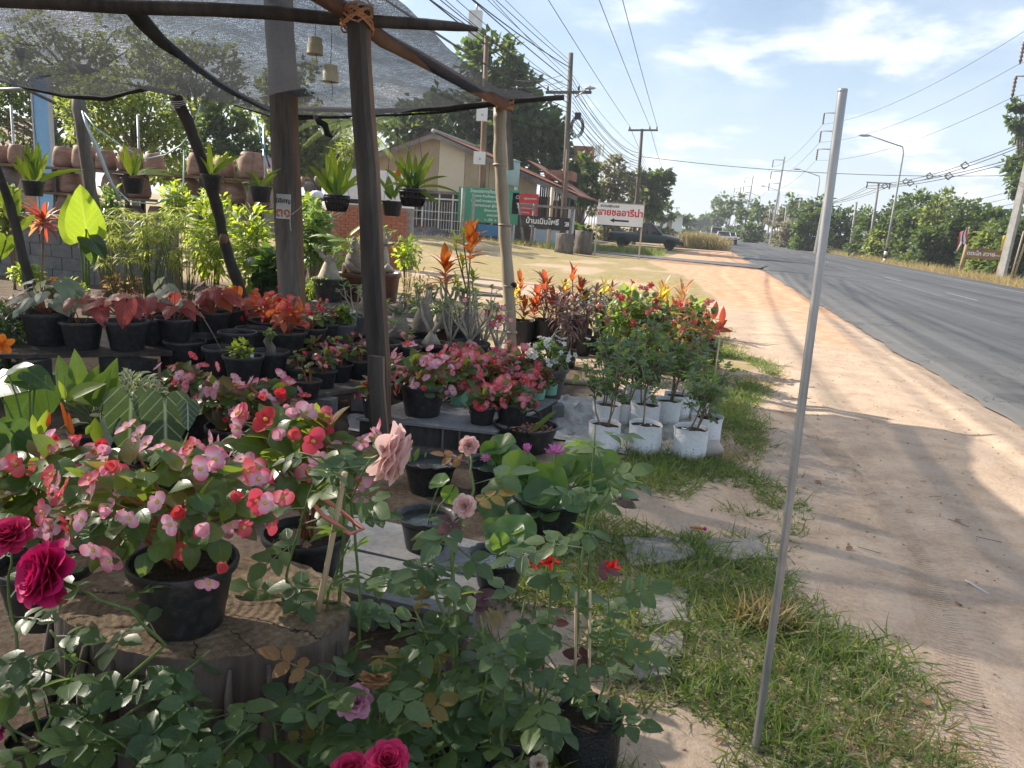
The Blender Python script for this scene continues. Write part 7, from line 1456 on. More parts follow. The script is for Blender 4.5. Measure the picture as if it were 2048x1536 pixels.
# ------------------------------------------------------------------ trees
def tree(name, label, blobs, Y, mat, n, lsz, trunk=None, cat='tree', group=None, bark='bark', T=T_TREE, dens=1.0, low=False, sy=.8):
    """blobs: (px, py, rx_px, ry_px) leafy masses at distance Y"""
    C_ = [(AT(x, y, Y), PX(rx, AT(x, y, Y)), PX(ry, AT(x, y, Y))) for x, y, rx, ry in blobs]
    if low:
        c, rx, ry = C_[0]; C_ += [(Vector((c.x+s*rx*.55, c.y, ry*.45)), rx*.8, ry*.55) for s in (-1, 0, 1)]
    bx = (trunk[0] if trunk else blobs[0][0]); bp = AT(bx, blobs[0][1], Y); t_ = thing(name, label, cat, (bp.x, bp.y, gz(bp.x, bp.y) if abs(bp.x) < 800 else 0), 0, group); o3 = t_.location
    mb = MB(); tr = trunk[1] if trunk else .12; hub = Vector((0, 0, min(c.z-ry*.55 for c, rx, ry in C_))); hub.z = max(hub.z, .4)
    mb.tube([(0, 0, -.1), (random.uniform(-.1, .1)*tr*4, 0, hub.z*.5), hub], [tr*1.25, tr, tr*.8], 9, wob=.06)
    for c, rx, ry in C_:
        q = c-o3
        for s in range(3):
            e = q+Vector((random.uniform(-.6, .6)*rx, random.uniform(-.5, .5)*rx, random.uniform(-.1, .6)*ry)); m_ = hub.lerp(e, .5)+Vector((random.uniform(-.1, .1)*rx, 0, .1*ry)); mb.tube([hub-Vector((0, 0, .1)), hub.lerp(m_, .5), m_, e], [tr*.55, tr*.42, tr*.28, tr*.08], 6, wob=.06)
    mb.obj('trunk', bark, t_)
    vol = sum(rx*ry for c, rx, ry in C_); P = []; D = []
    for c, rx, ry in C_:
        k = max(6, int(n*rx*ry/vol)); ncl = max(6, k//26); cl = []
        for q in range(ncl):
            v = rng.normal(0, 1, 3); v /= np.linalg.norm(v); cl.append(v*(rng.uniform(.35, 1)**.6))
        cl = np.array(cl); idx = rng.integers(0, ncl, k); pts = cl[idx]+rng.normal(0, .17, (k, 3))*np.array([1, 1, .75])
        P.append(np.array(c-o3)+pts*np.array([rx, rx*sy, ry])); D.append(pts+rng.normal(0, .6, (k, 3))+np.array([0, 0, -.25]))
    P = np.concatenate(P); D = np.concatenate(D); m_ = len(P); P[:, 2] = np.maximum(P[:, 2], .05)
    scatter('crown', T, mats_from(D, rng.normal(0, .6, (m_, 3))+np.array([-.3, 0, 1.]), lsz*rng.uniform(.6, 1.3, m_)), P, mat, t_)
    return t_
random.seed(231); GT = 'trees behind the stall'
tree('broad_tree', 'big dark broad-leaved tree towering behind the gabled house', [(985, 130, 55, 55), (1030, 180, 45, 50), (900, 260, 95, 60), (1030, 270, 75, 65), (1070, 300, 60, 60), (820, 270, 60, 45), (960, 215, 70, 50), (1090, 250, 40, 40), (980, 330, 90, 40), (1150, 340, 30, 35)], 54, 'tree_dark', 9500, .62, (985, .35), group=GT)
tree('broad_tree', 'light green feathery tree behind the jars', [(240, 260, 80, 70), (300, 220, 70, 60), (180, 230, 60, 60), (330, 290, 60, 50), (260, 180, 90, 40)], 20, 'tree_light', 5200, .16, (265, .12), group=GT)
tree('broad_tree', 'dense dark evergreen tree behind the crooked limb', [(450, 290, 52, 48), (500, 310, 40, 38), (420, 320, 40, 30), (450, 240, 40, 40)], 30, 'tree_mid', 3000, .27, (450, .16), group=GT)
tree('broad_tree', 'dark tree behind the blue panel', [(40, 230, 80, 60), (130, 240, 50, 70), (-60, 230, 90, 80), (60, 170, 80, 50)], 24, 'tree_mid', 3200, .22, (100, .15), group=GT)
tree('broad_tree', 'pale lime tree seen through the gap beside the thick post', [(640, 270, 45, 50), (620, 320, 40, 40), (680, 330, 40, 35), (600, 260, 30, 40)], 34, 'tree_light', 4000, .32, (640, .15), group=GT)
tree('broad_tree', 'tall hazy green tree above the net seam', [(370, 200, 70, 60), (420, 150, 80, 60), (340, 120, 70, 60), (470, 190, 60, 50)], 34, 'tree_light', 2600, .28, (390, .2), group=GT)
tree('broad_tree', 'hazy tree screening the sky above the far net', [(150, 130, 90, 70), (60, 100, 90, 70), (240, 100, 80, 60)], 30, 'tree_light', 2200, .26, (150, .2), group=GT)
tree('broad_tree', 'round tree crown between thick post and palm', [(560, 200, 50, 60), (530, 280, 40, 50), (590, 150, 50, 50)], 36, 'tree_light', 1900, .30, (556, .18), group=GT)
tree('garden_bush', 'lime green hedge bush in front of the huts', [(440, 345, 60, 22), (520, 355, 50, 20), (350, 345, 60, 26)], 22, 'tree_light', 2200, .20, (440, .06), 'bush', GT)
# coconut palm
random.seed(235); p = AT(712, 245, 32); t_ = thing('coconut_palm', 'coconut palm with drooping fronds behind the dark post', 'palm', (p.x+.6, p.y, gz(p.x, p.y))); hub = p-t_.location
MB().tube([(0, 0, 0), hub*.5+Vector((.2, 0, 0)), hub], [.2, .15, .13], 8).obj('trunk', 'bark', t_)
for q in range(15):
    an = q*2.4; el = random.uniform(-.2, .9); L_ = 2.6; pts = []; mb = MB(); P, D = [], []
    for s in np.linspace(0, 1, 8): pts.append(hub+Vector((math.cos(an)*L_*s*math.cos(el), math.sin(an)*L_*s*math.cos(el), L_*s*math.sin(el)-1.5*s*s)))
    mb.tube(pts, [.03, .028, .025, .02, .016, .012, .008, .004], 5); d0 = Vector((-math.sin(an), math.cos(an), 0))
    for s in np.linspace(.15, .98, 34):
        i = min(int(s*7), 6); pp_ = pts[i].lerp(pts[i+1], s*7-i)
        for sd in (-1, 1): 
            d = d0*sd+Vector((math.cos(an), math.sin(an), 0))*.5+Vector((0, 0, -.75)); T = T_THIN; A_ = mats_from(np.array([tuple(d)]), np.array([[0, 0, 1.]]), [.55*(1.1-s*.6)])[0]; V = T[0] @ A_.T+np.array(pp_); mb.add([tuple(v) for v in V], [tuple(f) for f in T[1]], 0, [tuple(u) for u in T[2]], random.random())
    mb.obj('frond', 'palm_leaf', t_)
tree('dwarf_palm', 'low bright palm clump below the coconut palm', [(720, 300, 30, 25), (690, 310, 30, 20)], 30, 'tree_light', 700, .5, (710, .1), 'palm', T=T_THIN)
# trees along the road, this side
GR = 'trees along the roadside'
tree('bare_tree', 'brownish half-bare bush tree behind the arrow sign', [(1225, 360, 40, 40), (1200, 390, 40, 35), (1245, 390, 36, 40), (1215, 335, 28, 25)], 66, 'tree_grey', 2600, .42, (1222, .16), group=GR, low=True)
tree('broad_tree', 'bright green tree just beyond the second utility pole', [(1305, 385, 26, 38), (1325, 365, 16, 24), (1290, 410, 24, 26), (1280, 372, 18, 26)], 82, 'tree_mid', 2600, .55, (1304, .2), group=GR)
tree('broad_tree', 'dark bush crown under the tank roof', [(1165, 350, 30, 34), (1150, 385, 30, 28), (1185, 385, 22, 20)], 60, 'tree_dark', 1800, .45, (1165, .15), group=GR, low=True)
tree('broad_tree', 'low dark scrub tree beyond the parked trucks', [(1330, 425, 18, 20), (1300, 430, 20, 18)], 95, 'tree_dark', 900, .6, (1320, .15), group=GR, low=True)
for k, (x, y, rx, ry, Y, m_, lab) in enumerate(((1355, 437, 16, 10, 140, 'tree_mid', 'low far tree beside the billboard'), (1375, 442, 12, 8, 200, 'tree_mid', 'hazy far tree where the road vanishes'), (1395, 446, 12, 7, 300, 'tree_dark', 'faint far tree at the end of the road'), (1412, 438, 10, 12, 300, 'tree_dark', 'faint tall tree at the bend of the road'), (1435, 425, 16, 22, 220, 'tree_dark', 'hazy round tree at the end of the pole line'), (1462, 410, 20, 26, 180, 'tree_dark', 'hazy dark tree behind the far concrete poles'), (1500, 425, 22, 22, 160, 'tree_dark', 'dark tree beside the factory chimneys'), (1528, 420, 22, 24, 150, 'tree_dark', 'dark tree above the far white sheds'), (1560, 432, 22, 20, 140, 'tree_grey', 'greyish bush tree between two lamp posts'), (1590, 410, 20, 22, 130, 'tree_dark', 'round tree beside the small T-pole'), (1610, 425, 24, 24, 125, 'tree_dark', 'dark tree beside the tiled roof'), (1575, 455, 26, 16, 105, 'tree_grey', 'dusty olive bush at the far verge'), (1505, 458, 16, 12, 130, 'tree_mid', 'clipped green bush by the far lamp post'))):
    tree('roadside_tree', lab, [(x, y, rx, ry), (x-rx*.5, y+ry*.3, rx*.7, ry*.7), (x+rx*.5, y+ry*.4, rx*.7, ry*.6)], Y, m_, 850, Y*.0048, (x, .2), group=GR, low=True)
tree('roadside_tree', 'vivid green round tree beside the steel pipe across the road', [(1618, 440, 28, 30), (1640, 420, 26, 24), (1630, 465, 26, 16)], 92, 'tree_mid', 2400, .50, (1625, .2), group=GR, low=True)
tree('roadside_tree', 'very dark mango tree shading a white wall across the road', [(1690, 440, 30, 32), (1665, 455, 22, 26), (1705, 465, 20, 20)], 95, 'tree_dark', 2600, .50, (1690, .2), group=GR, low=True)
GB = 'bushes of the overgrown far verge'
for x, y, rx, ry, m_, Y, lab in ((1750, 455, 34, 38, 'tree_mid', 78, 'tangled bush between the dark mango tree and the lamp post'), (1800, 440, 36, 42, 'tree_mid', 74, 'tall bush just beyond the lamp post'), (1845, 430, 40, 46, 'tree_mid', 68, 'highest leafy bush of the far verge'), (1890, 435, 40, 48, 'tree_light', 66, 'feathery bush with an open top'), (1935, 440, 40, 44, 'tree_mid', 64, 'bush behind the national flag'), (1975, 450, 36, 40, 'tree_dark', 62, 'dense bush beside the concrete pole'), (1780, 480, 36, 24, 'tree_light', 74, 'low yellowish bush at the lamp foot'), (1870, 478, 40, 26, 'tree_mid', 64, 'low bush over the dry grass'), (1990, 480, 34, 30, 'tree_light', 58, 'bright banana-like bush around the concrete pole'), (2040, 470, 40, 40, 'tree_mid', 56, 'green bush beside the bamboo props')):
    tree('verge_bush', lab, [(x, y, rx, ry), (x-rx*.45, y+ry*.45, rx*.7, ry*.6), (x+rx*.5, y+ry*.4, rx*.7, ry*.6)], Y, m_, 3400, .36, (x, .1), 'bush', GB, low=True)
tree('casuarina', 'tall feathery casuarina cut by the picture edge', [(2040, 205, 20, 14), (2046, 240, 26, 24), (2060, 340, 40, 30), (2050, 375, 34, 22), (2080, 280, 40, 40)], 70, 'tree_dark', 2400, .5, (2080, .3), group=GR)
# ------------------------------------------------------------------ gabled house
random.seed(301); YH = 42.0
def W(x, y, Y=YH): return AT(x, y, Y)
hs = thing('gabled_house', 'single-storey gabled house with tan gable boards and rusty roof', 'house', (W(880, 480).x, YH, 0)); O_ = hs.location
def wp(mb, name, mat, root=hs, sm=False): return wparent(mb.obj(name, mat, root, sm), root)
rg, le, re_ = W(873, 266), W(686, 333), W(1158, 391)
def roof_side(a, b, nm, over=.5, depth=9, th=.05):
    d = (b-a); n = 30; vs = []; 
    for i in range(n*4+1):
        y = YH-over+(depth+over)*i/(n*4); z = .035*math.cos(i*PI/2)
        vs += [(a.x, y, a.z+z), (b.x, y, b.z+z)]
    mb = MB(); mb.add(vs, [(i*2, i*2+1, i*2+3, i*2+2) for i in range(n*4)]); mb.add([(x, y, z-th) for x, y, z in vs], [(i*2, i*2+2, i*2+3, i*2+1) for i in range(n*4)]); return wp(mb, nm, 'rust_roof')
roof_side(rg, re_, 'roof_slope'); roof_side(rg, le, 'roof_slope')
wp(MB().tube([(rg.x, YH-.55, rg.z+.05), (rg.x, YH+9, rg.z+.05)], .12, 8), 'ridge_cap', 'grey_roof', sm=True)
for b in (re_, le):
    a_, b_ = Vector((rg.x, YH-.52, rg.z-.32)), Vector((b.x, YH-.52, b.z-.32)); wp(MB().hexa([a_, b_, b_+Vector((0, .05, 0)), a_+Vector((0, .05, 0))], [p+Vector((0, 0, .26)) for p in (a_, b_, b_+Vector((0, .05, 0)), a_+Vector((0, .05, 0)))]), 'barge_board', 'old_timber')
xl, xr = W(716, 400).x, W(1072, 400).x; zl = 2.62
def zroof(x): return (rg.z+(x-rg.x)*((re_.z-rg.z)/(re_.x-rg.x)) if x > rg.x else rg.z+(x-rg.x)*((le.z-rg.z)/(le.x-rg.x)))-.1
cuts = [xl, W(775, 400).x, W(826, 400).x, W(874, 400).x, W(926, 400).x, W(975, 400).x, W(1025, 400).x, xr]
for i in range(len(cuts)-1):
    x0, x1 = cuts[i]+.012, cuts[i+1]-.012; q = [x0, x1]; mid_ = rg.x if x0 < rg.x < x1 else None
    top = [(x1, zroof(x1))]+([(mid_, zroof(mid_))] if mid_ else [])+[(x0, zroof(x0))]; pr = [(x0, zl), (x1, zl)]+top; n = len(pr)
    wp(MB().add([(x, YH, z) for x, z in pr]+[(x, YH+.06, z) for x, z in pr], [tuple(range(n)), tuple(range(2*n-1, n-1, -1))]+[(k, k+n, (k+1) % n+n, (k+1) % n) for k in range(n)]), 'gable_board', 'cream_panel' if i == 3 else 'tan_wall')
wp(MB().box(((xl+xr)/2, YH-.03, zl-.07), (xr-xl, .12, .14)), 'lintel', 'old_timber'); wp(MB().box(((xl+xr)/2, YH-.02, 2.20), (xr-xl, .08, .08)), 'transom', 'white_paint')
for x in (735, 790, 845, 878, 905, 935, 985, 1072):
    p = W(x, 420); wp(MB().box((p.x, YH, zl/2), (.07 if x < 1070 else .16, .08, zl)), 'front_post', 'white_paint')
for x0, x1 in ((845, 878), (878, 905), (905, 935), (790, 845)):
    a, b = W(x0, 420).x, W(x1, 420).x; mb = MB()
    for z in (.55, 1.05, 1.5): mb.box(((a+b)/2, YH-.01, z), (b-a, .03, .035))
    for k in range(1, 5): mb.box((a+(b-a)*k/5, YH-.01, 1.1), (.022, .025, 1.9))
    wp(mb, 'lattice_screen', 'white_paint')
wp(MB().box(((xl+xr)/2, YH+4.5, 1.4), (xr-xl, .1, 2.8)), 'back_wall', 'dim_wall'); wp(MB().box((xl+.05, YH+2.3, 1.4), (.1, 4.4, 2.8)), 'side_wall', 'dim_wall'); wp(MB().box(((xl+xr)/2, YH+2.2, .06), (xr-xl, 4.5, .1)), 'floor_slab', 'concrete')
for x in (800, 900, 960): p = W(x, 400); wp(MB().box((p.x, YH+4.42, 1.5), (1.0, .06, 1.1)), 'back_window', 'glass')
wp(MB().box((W(815, 470).x, YH-.05, .32), (3.4, .12, .62)), 'brick_apron', 'red_brick'); wp(MB().box((W(900, 470).x, YH-.04, .2), (2.6, .1, .40)), 'apron_wall', 'dim_wall')
xe = W(1140, 400).x; z1_ = zroof(xr)-.1; z2_ = zroof(xe)-.1; nb = 15
for k in range(nb):
    x = xr+.1+(xe-xr-.1)*(k+.5)/nb; h_ = zroof(x)-.12-.95; wp(MB().box((x, YH+.3+.02*(k % 2), .95+h_/2), ((xe-xr)/nb-.03, .04, h_)), 'wall_board', random.choice(['black_paint', 'dark_wood', 'rust_roof', 'old_timber']))
wp(MB().box(((xr+xe)/2, YH+.3, .47), (xe-xr, .14, .94)), 'dwarf_wall', 'blue_wall'); wp(MB().box((xe+.1, YH+.3, 1.1), (.35, .2, 2.2)), 'corner_pier', 'white_wall'); wp(MB().box(((xr+xe)/2, YH+1.6, 1.3), (xe-xr, .06, 2.5)), 'inner_wall', 'black_paint')
a, b = W(1062, 322, 47), W(1172, 394, 47); wp(MB().hexa([(a.x, 46, a.z-.06), (b.x, 46, b.z-.06), (b.x, 51, b.z-.06), (a.x, 51, a.z-.06)], [(a.x, 46, a.z), (b.x, 46, b.z), (b.x, 51, b.z), (a.x, 51, a.z)]), 'lean_to_roof', 'rust_roof')
p = W(1122, 352, 49); wp(MB().box((p.x, 49, p.z), (1.7, 2, .55)), 'roof_box', 'rust_roof')
p = W(1018, 345, 40); t_ = thing('water_tank', 'pale green plastic water tank on a stand behind the bamboo post', 'tank', (p.x, 40.5, 0)); z0_ = W(1018, 372, 40.5).z; hh = W(1018, 318, 40.5).z-z0_
MB().lathe([(.01, z0_), (.42, z0_), (.44, z0_+.05), (.44, z0_+hh*.85), (.40, z0_+hh*.9), (.46, z0_+hh*.9), (.46, z0_+hh*.94), (.15, z0_+hh)], 20).obj('tank_body', 'tank_green' if 'tank_green' in MATS else (surf('tank_green', [(.30, .44, .40), (.36, .5, .46)], 2, .5, .05) and 'tank_green'), t_)
for sx in (-.3, .3): MB().box((sx, 0, z0_/2), (.08, .5, z0_)).obj('stand_leg', 'white_paint', t_, False)
p = W(1167, 310, 62); t_ = thing('roof_tank', 'small brick-red water tank above the trees', 'tank', (p.x, 62, 0)); MB().box((0, 0, p.z), (1.5, 1.5, 1.2)).obj('tank_body', 'rust_roof', t_, False); MB().box((0, 0, p.z/2-.3), (.9, .9, p.z-.6)).obj('tower', 'dim_wall', t_, False)
p = W(950, 60, 60); t_ = thing('white_pylon', 'tall white sign pylon with a rod on top rising above the net', 'pylon', (p.x, 60, 0)); zt_ = W(950, 22, 60).z; MB().box((0, 0, zt_/2), (.95, .5, zt_)).obj('column', 'white_wall', t_, False); MB().tube([(.05, 0, zt_), (.05, 0, zt_+.5)], .08, 6).obj('rod', 'galv', t_)
p = W(1196, 300, 140); t_ = thing('cell_tower', 'far slim mobile mast with white antennas', 'mast', (p.x, 140, 0)); zt_ = W(1196, 290, 140).z
for s in (-1, 0, 1): MB().tube([(s*.5, 0, 0), (s*.25, 0, zt_)], .07, 4).obj('leg', 'galv', t_)
for s in range(5): MB().box(((s-2)*.45, random.uniform(-.4, .4), zt_-.8), (.22, .2, 1.9)).obj('antenna', 'white_paint', t_, False)
# ------------------------------------------------------------------ signs and posts by the house
def sign(name, label, x0, x1, y0, y1, Y, mat, z=None):
    a, b, c = AT(x0, y0, Y), AT(x1, y0, Y), AT((x0+x1)/2, y1, Y); w_, h_ = (b-a).length, abs((a.z+b.z)/2-c.z); t_ = thing(name, label, 'sign', ((a.x+b.x)/2, Y, 0)); zc = (a.z+b.z)/2-h_/2
    MB().box((0, 0, zc), (w_, .04, h_)).obj('board', mat, t_, False); return t_, w_, h_, zc
t_, w_, h_, zc = sign('arrow_sign', 'white road sign with red Thai lettering and a black arrow', 1197, 1289, 408, 452, 36, 'white_paint')
put_text('สายชลอารีน่า', h_*.41, 'letter_red', t_, 0, zc+.08*h_, -.025, bold=.012, ext=.002); put_text('สนามฟุตบอล', h_*.17, 'letter_black', t_, -w_*.24, zc+h_*.37, -.025, bold=.004, ext=.002)
zz_ = zc-h_*.27; MB().add([(w_*.20, -.026, zz_-.04), (w_*.20, -.026, zz_+.04), (-w_*.12, -.026, zz_+.04), (-w_*.12, -.026, zz_+.10), (-w_*.22, -.026, zz_), (-w_*.12, -.026, zz_-.10), (-w_*.12, -.026, zz_-.04)], [(0, 1, 2, 6), (3, 4, 5)]).obj('arrow', 'letter_black', t_, False)
for s in (-1, 1): MB().box((s*w_*.49, .04, zc/2+.25), (.07, .05, zc+.5+h_*.3)).obj('post', 'stick', t_, False)
MB().box((0, -.01, zc-h_*.52), (w_, .05, .035)).obj('frame_rail', 'black_paint', t_, False); MB().box((0, -.01, zc+h_*.52), (w_, .05, .03)).obj('frame_rail', 'galv', t_, False)
t_, w_, h_, zc = sign('green_notice', 'green notice board of white Thai lines on short posts by the house', 918, 1040, 377, 446, 39, 'green_paint')
lines = ['โทษของการทิ้งขยะ โทษ', 'ประกาศ ห้ามทิ้งขยะมูลฝอย', 'บริเวณนี้ ตามพระราชบัญญัติ', 'การสาธารณสุข ผู้ใดฝ่าฝืน', 'ต้องระวางโทษปรับ', 'เทศบาลตำบล', '๑. ปรับ  ๒. จำคุก']
for i, s in enumerate(lines): put_text(s, h_*(.125 if i == 0 else .095), 'letter_white', t_, w_*(.0 if i < 4 else .12), zc+h_*(.40-.135*i), -.024, bold=.003, ext=.001)
for x in (-w_*.38, w_*.4): MB().box((x, .05, zc*.6), (.12, .1, zc*1.2+.3)).obj('post', 'concrete', t_, False)
a, b = AT(955, 448, 38.9), AT(1003, 474, 38.9); MB().box(((a.x+b.x)/2-t_.location.x, -.08, (a.z+b.z)/2), (b.x-a.x, .03, a.z-b.z)).obj('blue_panel', 'blue_paint', t_, False)
t_, w_, h_, zc = sign('red_notice', 'red bilingual notice board with a round white emblem', 1026, 1078, 387, 430, 39, 'red_paint')
MB().lathe([(h_*.07, 0), (h_*.09, 0), (h_*.09, .006), (h_*.07, .006), (h_*.07, 0)], 18).obj('emblem_ring', 'letter_white', t_); e = t_.children[-1]; e.rotation_euler = (PI/2, 0, 0); e.location = (-w_*.30, -.022, zc+h_*.30)
MB().lathe([(.001, 0), (h_*.05, 0), (h_*.05, .006)], 10).obj('emblem_disc', 'letter_white', t_); e = t_.children[-1]; e.rotation_euler = (PI/2, 0, 0); e.location = (-w_*.30, -.023, zc+h_*.30)
put_text('อยู่บนกายเรา', h_*.12, 'letter_white', t_, w_*.18, zc+h_*.27, -.024, bold=.002)
for i, s in enumerate(('ขอความร่วมมือ งดสูบบุหรี่', 'ในบริเวณนี้ตามกฎหมาย', 'No Smoking')): put_text(s, h_*.085, 'letter_white', t_, 0, zc+h_*(.02-.2*i), -.024, bold=.001)
for x in (-w_*.45, w_*.3): MB().box((x, .04, zc*.55), (.07, .06, zc*1.1)).obj('post', 'old_timber', t_, False)
t_, w_, h_, zc = sign('black_plank_sign', 'weathered black plank sign with white Thai house name and number', 1036, 1140, 433, 457, 37.5, 'black_paint')
put_text('บ้านเนินโพธิ์', h_*.62, 'letter_white', t_, -w_*.02, zc+.03, -.024, bold=.008); put_text('2', h_*.5, 'letter_white', t_, w_*.435, zc-.02, -.024, bold=.006); put_text('8', h_*.5, 'letter_white', t_, w_*.47, zc-.02, -.024, bold=.006); put_text('หมู่ ๘', h_*.22, 'letter_white', t_, -w_*.22, zc-h_*.36, -.024, bold=.002)
for x, ln in ((-w_*.42, -.22), (-w_*.2, 0), (w_*.52, .05)): MB().tube([(x-ln, .04, -.05), (x+ln, .05, zc+h_*1.5)], .075, 6).obj('post', 'old_timber', t_)
MB().box((.1, .05, zc+h_*1.35), (w_*1.1, .06, .12)).obj('top_rail', 'old_timber', t_, False)
for x, y0, y1, r, m_, lab in ((1097, 378, 480, .09, 'stick', 'tan wooden post with a surfboard-shaped white head'), (1118, 300, 500, .045, 'beam_wood', 'thin reddish pole tied beside the first utility pole'), (922, 382, 470, .1, 'concrete', 'short concrete post in front of the green notice'), (943, 395, 470, .08, 'concrete', 'shorter concrete post beside the wooden meter pole'), (1000, 385, 490, .07, 'concrete', 'white leaning post under the green notice')):
    a, b = AT(x, y0, 37.8), AT(x, y1, 37.8); o = MB().tube([(0, 0, -.1), (.02, 0, a.z*.6), (0, 0, a.z)], r, 6).obj('wooden_post', m_); o.location = (b.x, 37.8, gz(b.x, 37.8)); tag(o, lab, 'post')
random.seed(305)
for x, w_, h_, lab in ((1126, 36, 38, 'sawn-off tree stump touching the first utility pole'), (1164, 36, 46, 'taller sawn-off tree stump standing free on the lawn')):
    p = G(x, 510); R = PX(w_, p)/2; H_ = PX(h_, p); t_ = thing('lawn_stump', lab, 'stump', (p.x, p.y, gz(p.x, p.y)))
    MB().lathe([(R*1.08, -.05), (R, H_*.3), (R*.95, H_*.7), (R*1.0, H_*.98)], 22, wave=lambda i, a: (1+.05*math.sin(3*a+i)+.04*math.sin(9*a), .03*math.sin(4*a) if i == 3 else 0)).obj('bark', 'bark', t_); MB().lathe([(R*.97, H_*.965), (R*.5, H_*.96), (.01, H_*.97)], 22).obj('cut_face', 'cut_wood', t_)
# black tarp heap on the bank
p = G(800, 478); t_ = thing('tarp_heap', 'crumpled black plastic sheet heaped on the dry bank by the house', 'tarp', (p.x+1, p.y, gz(p.x+1, p.y))); vs = []
for j in range(13):
    for i in range(25): u, v = i/24*2-1, j/12*2-1; vs.append((u*2.6, v*1.2, max(0, (1-u*u)*(1-v*v))*(.45+.5*fbm(u*3, v*3, 1, 3, 4))+.02))
MB().add(vs, [(j*25+i, j*25+i+1, (j+1)*25+i+1, (j+1)*25+i) for j in range(12) for i in range(24)]).obj('sheet', 'black_bag', t_)

# ------------------------------------------------------------------ poles, lamps, wires
WIRES = []
def wire(a, b, sag=.3, r=.013, mat='wire', lab='thin black overhead cable strung between the roadside poles', grp='overhead cables'):
    a, b = Vector(a), Vector(b); n = 14; o = MB().tube([a.lerp(b, i/n)-a-Vector((0, 0, sag*4*(i/n)*(1-i/n))) for i in range(n+1)], r, 4, cap=False).obj('overhead_wire', mat); o.location = a; tag(o, lab, 'wire', grp); return o
def upole(label, x, yb, yt, Y, xt, arms, wood='grey_wood', r=.14):
    b, tp = AT(x, yb, Y), AT(xt, yt, Y); t_ = thing('utility_pole', label, 'utility pole', (b.x, Y, 0), 0, 'utility poles on the house side'); L_ = tp-t_.location; MB().tube([(0, 0, -.2), L_*.5, L_], [r*1.15, r, r*.8], 9).obj('pole_shaft', wood, t_); ends = []
    for (y, xa, xb) in arms:
        a, c = AT(xa, y, Y)-t_.location, AT(xb, y, Y)-t_.location; a.y -= .18; c.y -= .18; d = (c-a); MB().box((a+c)/2, (d.length, .1, .13), M=Matrix.Rotation(-math.atan2(d.z, d.x), 3, 'Y')).obj('cross_arm', wood, t_, False)
        for q in (.04, .72, .96) if y < 300 else (.1, .9): 
            s = a.lerp(c, q)+Vector((0, 0, .08)); MB().lathe([(.03, 0), (.05, .02), (.06, .06), (.04, .1), (.055, .14), (.03, .2), (.01, .22)], 8, s).obj('insulator', 'glazed_brown', t_); ends.append(s+t_.location+Vector((0, 0, .2)))
    return t_, L_+t_.location, ends
random.seed(311)
u1, top1, e1 = upole('nearer wooden utility pole with many cables, coil and lamp arm', 1124, 500, 106, 38, 1142, [(186, 1093, 1184)])
c = AT(1156, 232, 37.8)-u1.location; MB().box(c, (.28, .2, .3)).obj('junction_box', 'black_plastic', u1, False); mb = MB()
for q in range(5): mb.tube([c+Vector((math.cos(a)*(.22+.03*q), 0, -.5+math.sin(a)*(.35+.04*q))) for a in np.linspace(0, 6.28, 16)], .014, 4)
mb.obj('cable_coil', 'wire', u1); a = AT(1150, 195, 37.8)-u1.location; b = AT(1176, 176, 37.6)-u1.location; MB().tube([a, b], .03, 6).obj('lamp_arm', 'galv', u1); MB().sphere(b+Vector((.1, 0, 0)), (.28, .12, .07), 8, 5).obj('lamp_head', 'galv', u1)
u2, top2, e2 = upole('second wooden utility pole behind the arrow sign with three top insulators', 1268, 482, 258, 62, 1284, [(261, 1257, 1316), (350, 1260, 1294)])
c = AT(1262, 372, 61.8)-u2.location; MB().tube([c+Vector((math.cos(a)*.4, 0, math.sin(a)*.4)) for a in np.linspace(0, 6.28, 16)], .02, 4).obj('cable_coil', 'wire', u2)
u3, top3, e3 = upole('third utility pole half hidden in a green tree', 1322, 470, 362, 100, 1327, [(370, 1318, 1341)]); u4, top4, e4 = upole('small far double-armed utility pole beyond the third', 1340, 460, 404, 150, 1343, [(406, 1329, 1348)]); u5, top5, e5 = upole('faint last utility pole near the billboard', 1352, 455, 414, 220, 1354, [(416, 1346, 1360)])
for k in range(13):
    x, y = 1138+random.uniform(-3, 5), 118+k*9; A_ = AT(x, y, 37.9); B_ = Vector((A_.x-random.uniform(.2, 2.4), -6, A_.z+random.uniform(-.3, .7))); wire(B_, A_, random.uniform(.2, .9), random.choice((.012, .016, .022)))
    A2 = AT(1145, 150+k*9, 38); D2 = AT(1277, 300+k*5.5, 62); wire(A2, D2, random.uniform(.2, .8), random.choice((.012, .018, .022))); 
    if k < 6: wire(AT(1279, 305+k*8, 62), AT(1325, 372+k*5, 100), .6, .018)
for e, (xt, yt, Yt) in zip(e2[:3], ((1107, 0, 30), (1205, 0, 32), (1250, 0, 33))):
    t0 = AT(xt, yt, Yt); d = t0-e; wire(e+d*1.9, e, .25, .016, lab='thin high-voltage line on the second pole\'s top insulators', grp='lines over the second pole')
for e, f_ in zip(e2[:3], e3): wire(e, f_, .5, .018, lab='high-voltage line leading from the second to the third pole', grp='lines over the third pole')
for k in range(4): wire(AT(1125+k, 150+k*12, 37.9), AT(1030-k*8, 160+k*14, 44), .15, .012, lab='service cable from the nearer pole to the house side', grp='service cables')
wire(AT(1138, 330, 38), AT(1060, 348, 43), .2, .014, lab='pale house drop cable at the rusty roof', grp='house drop cables'); wire(AT(1281, 313, 62), AT(2090, 349, 66), .6, .02, lab='single cable crossing high over the road', grp=None or 'road-crossing cable')
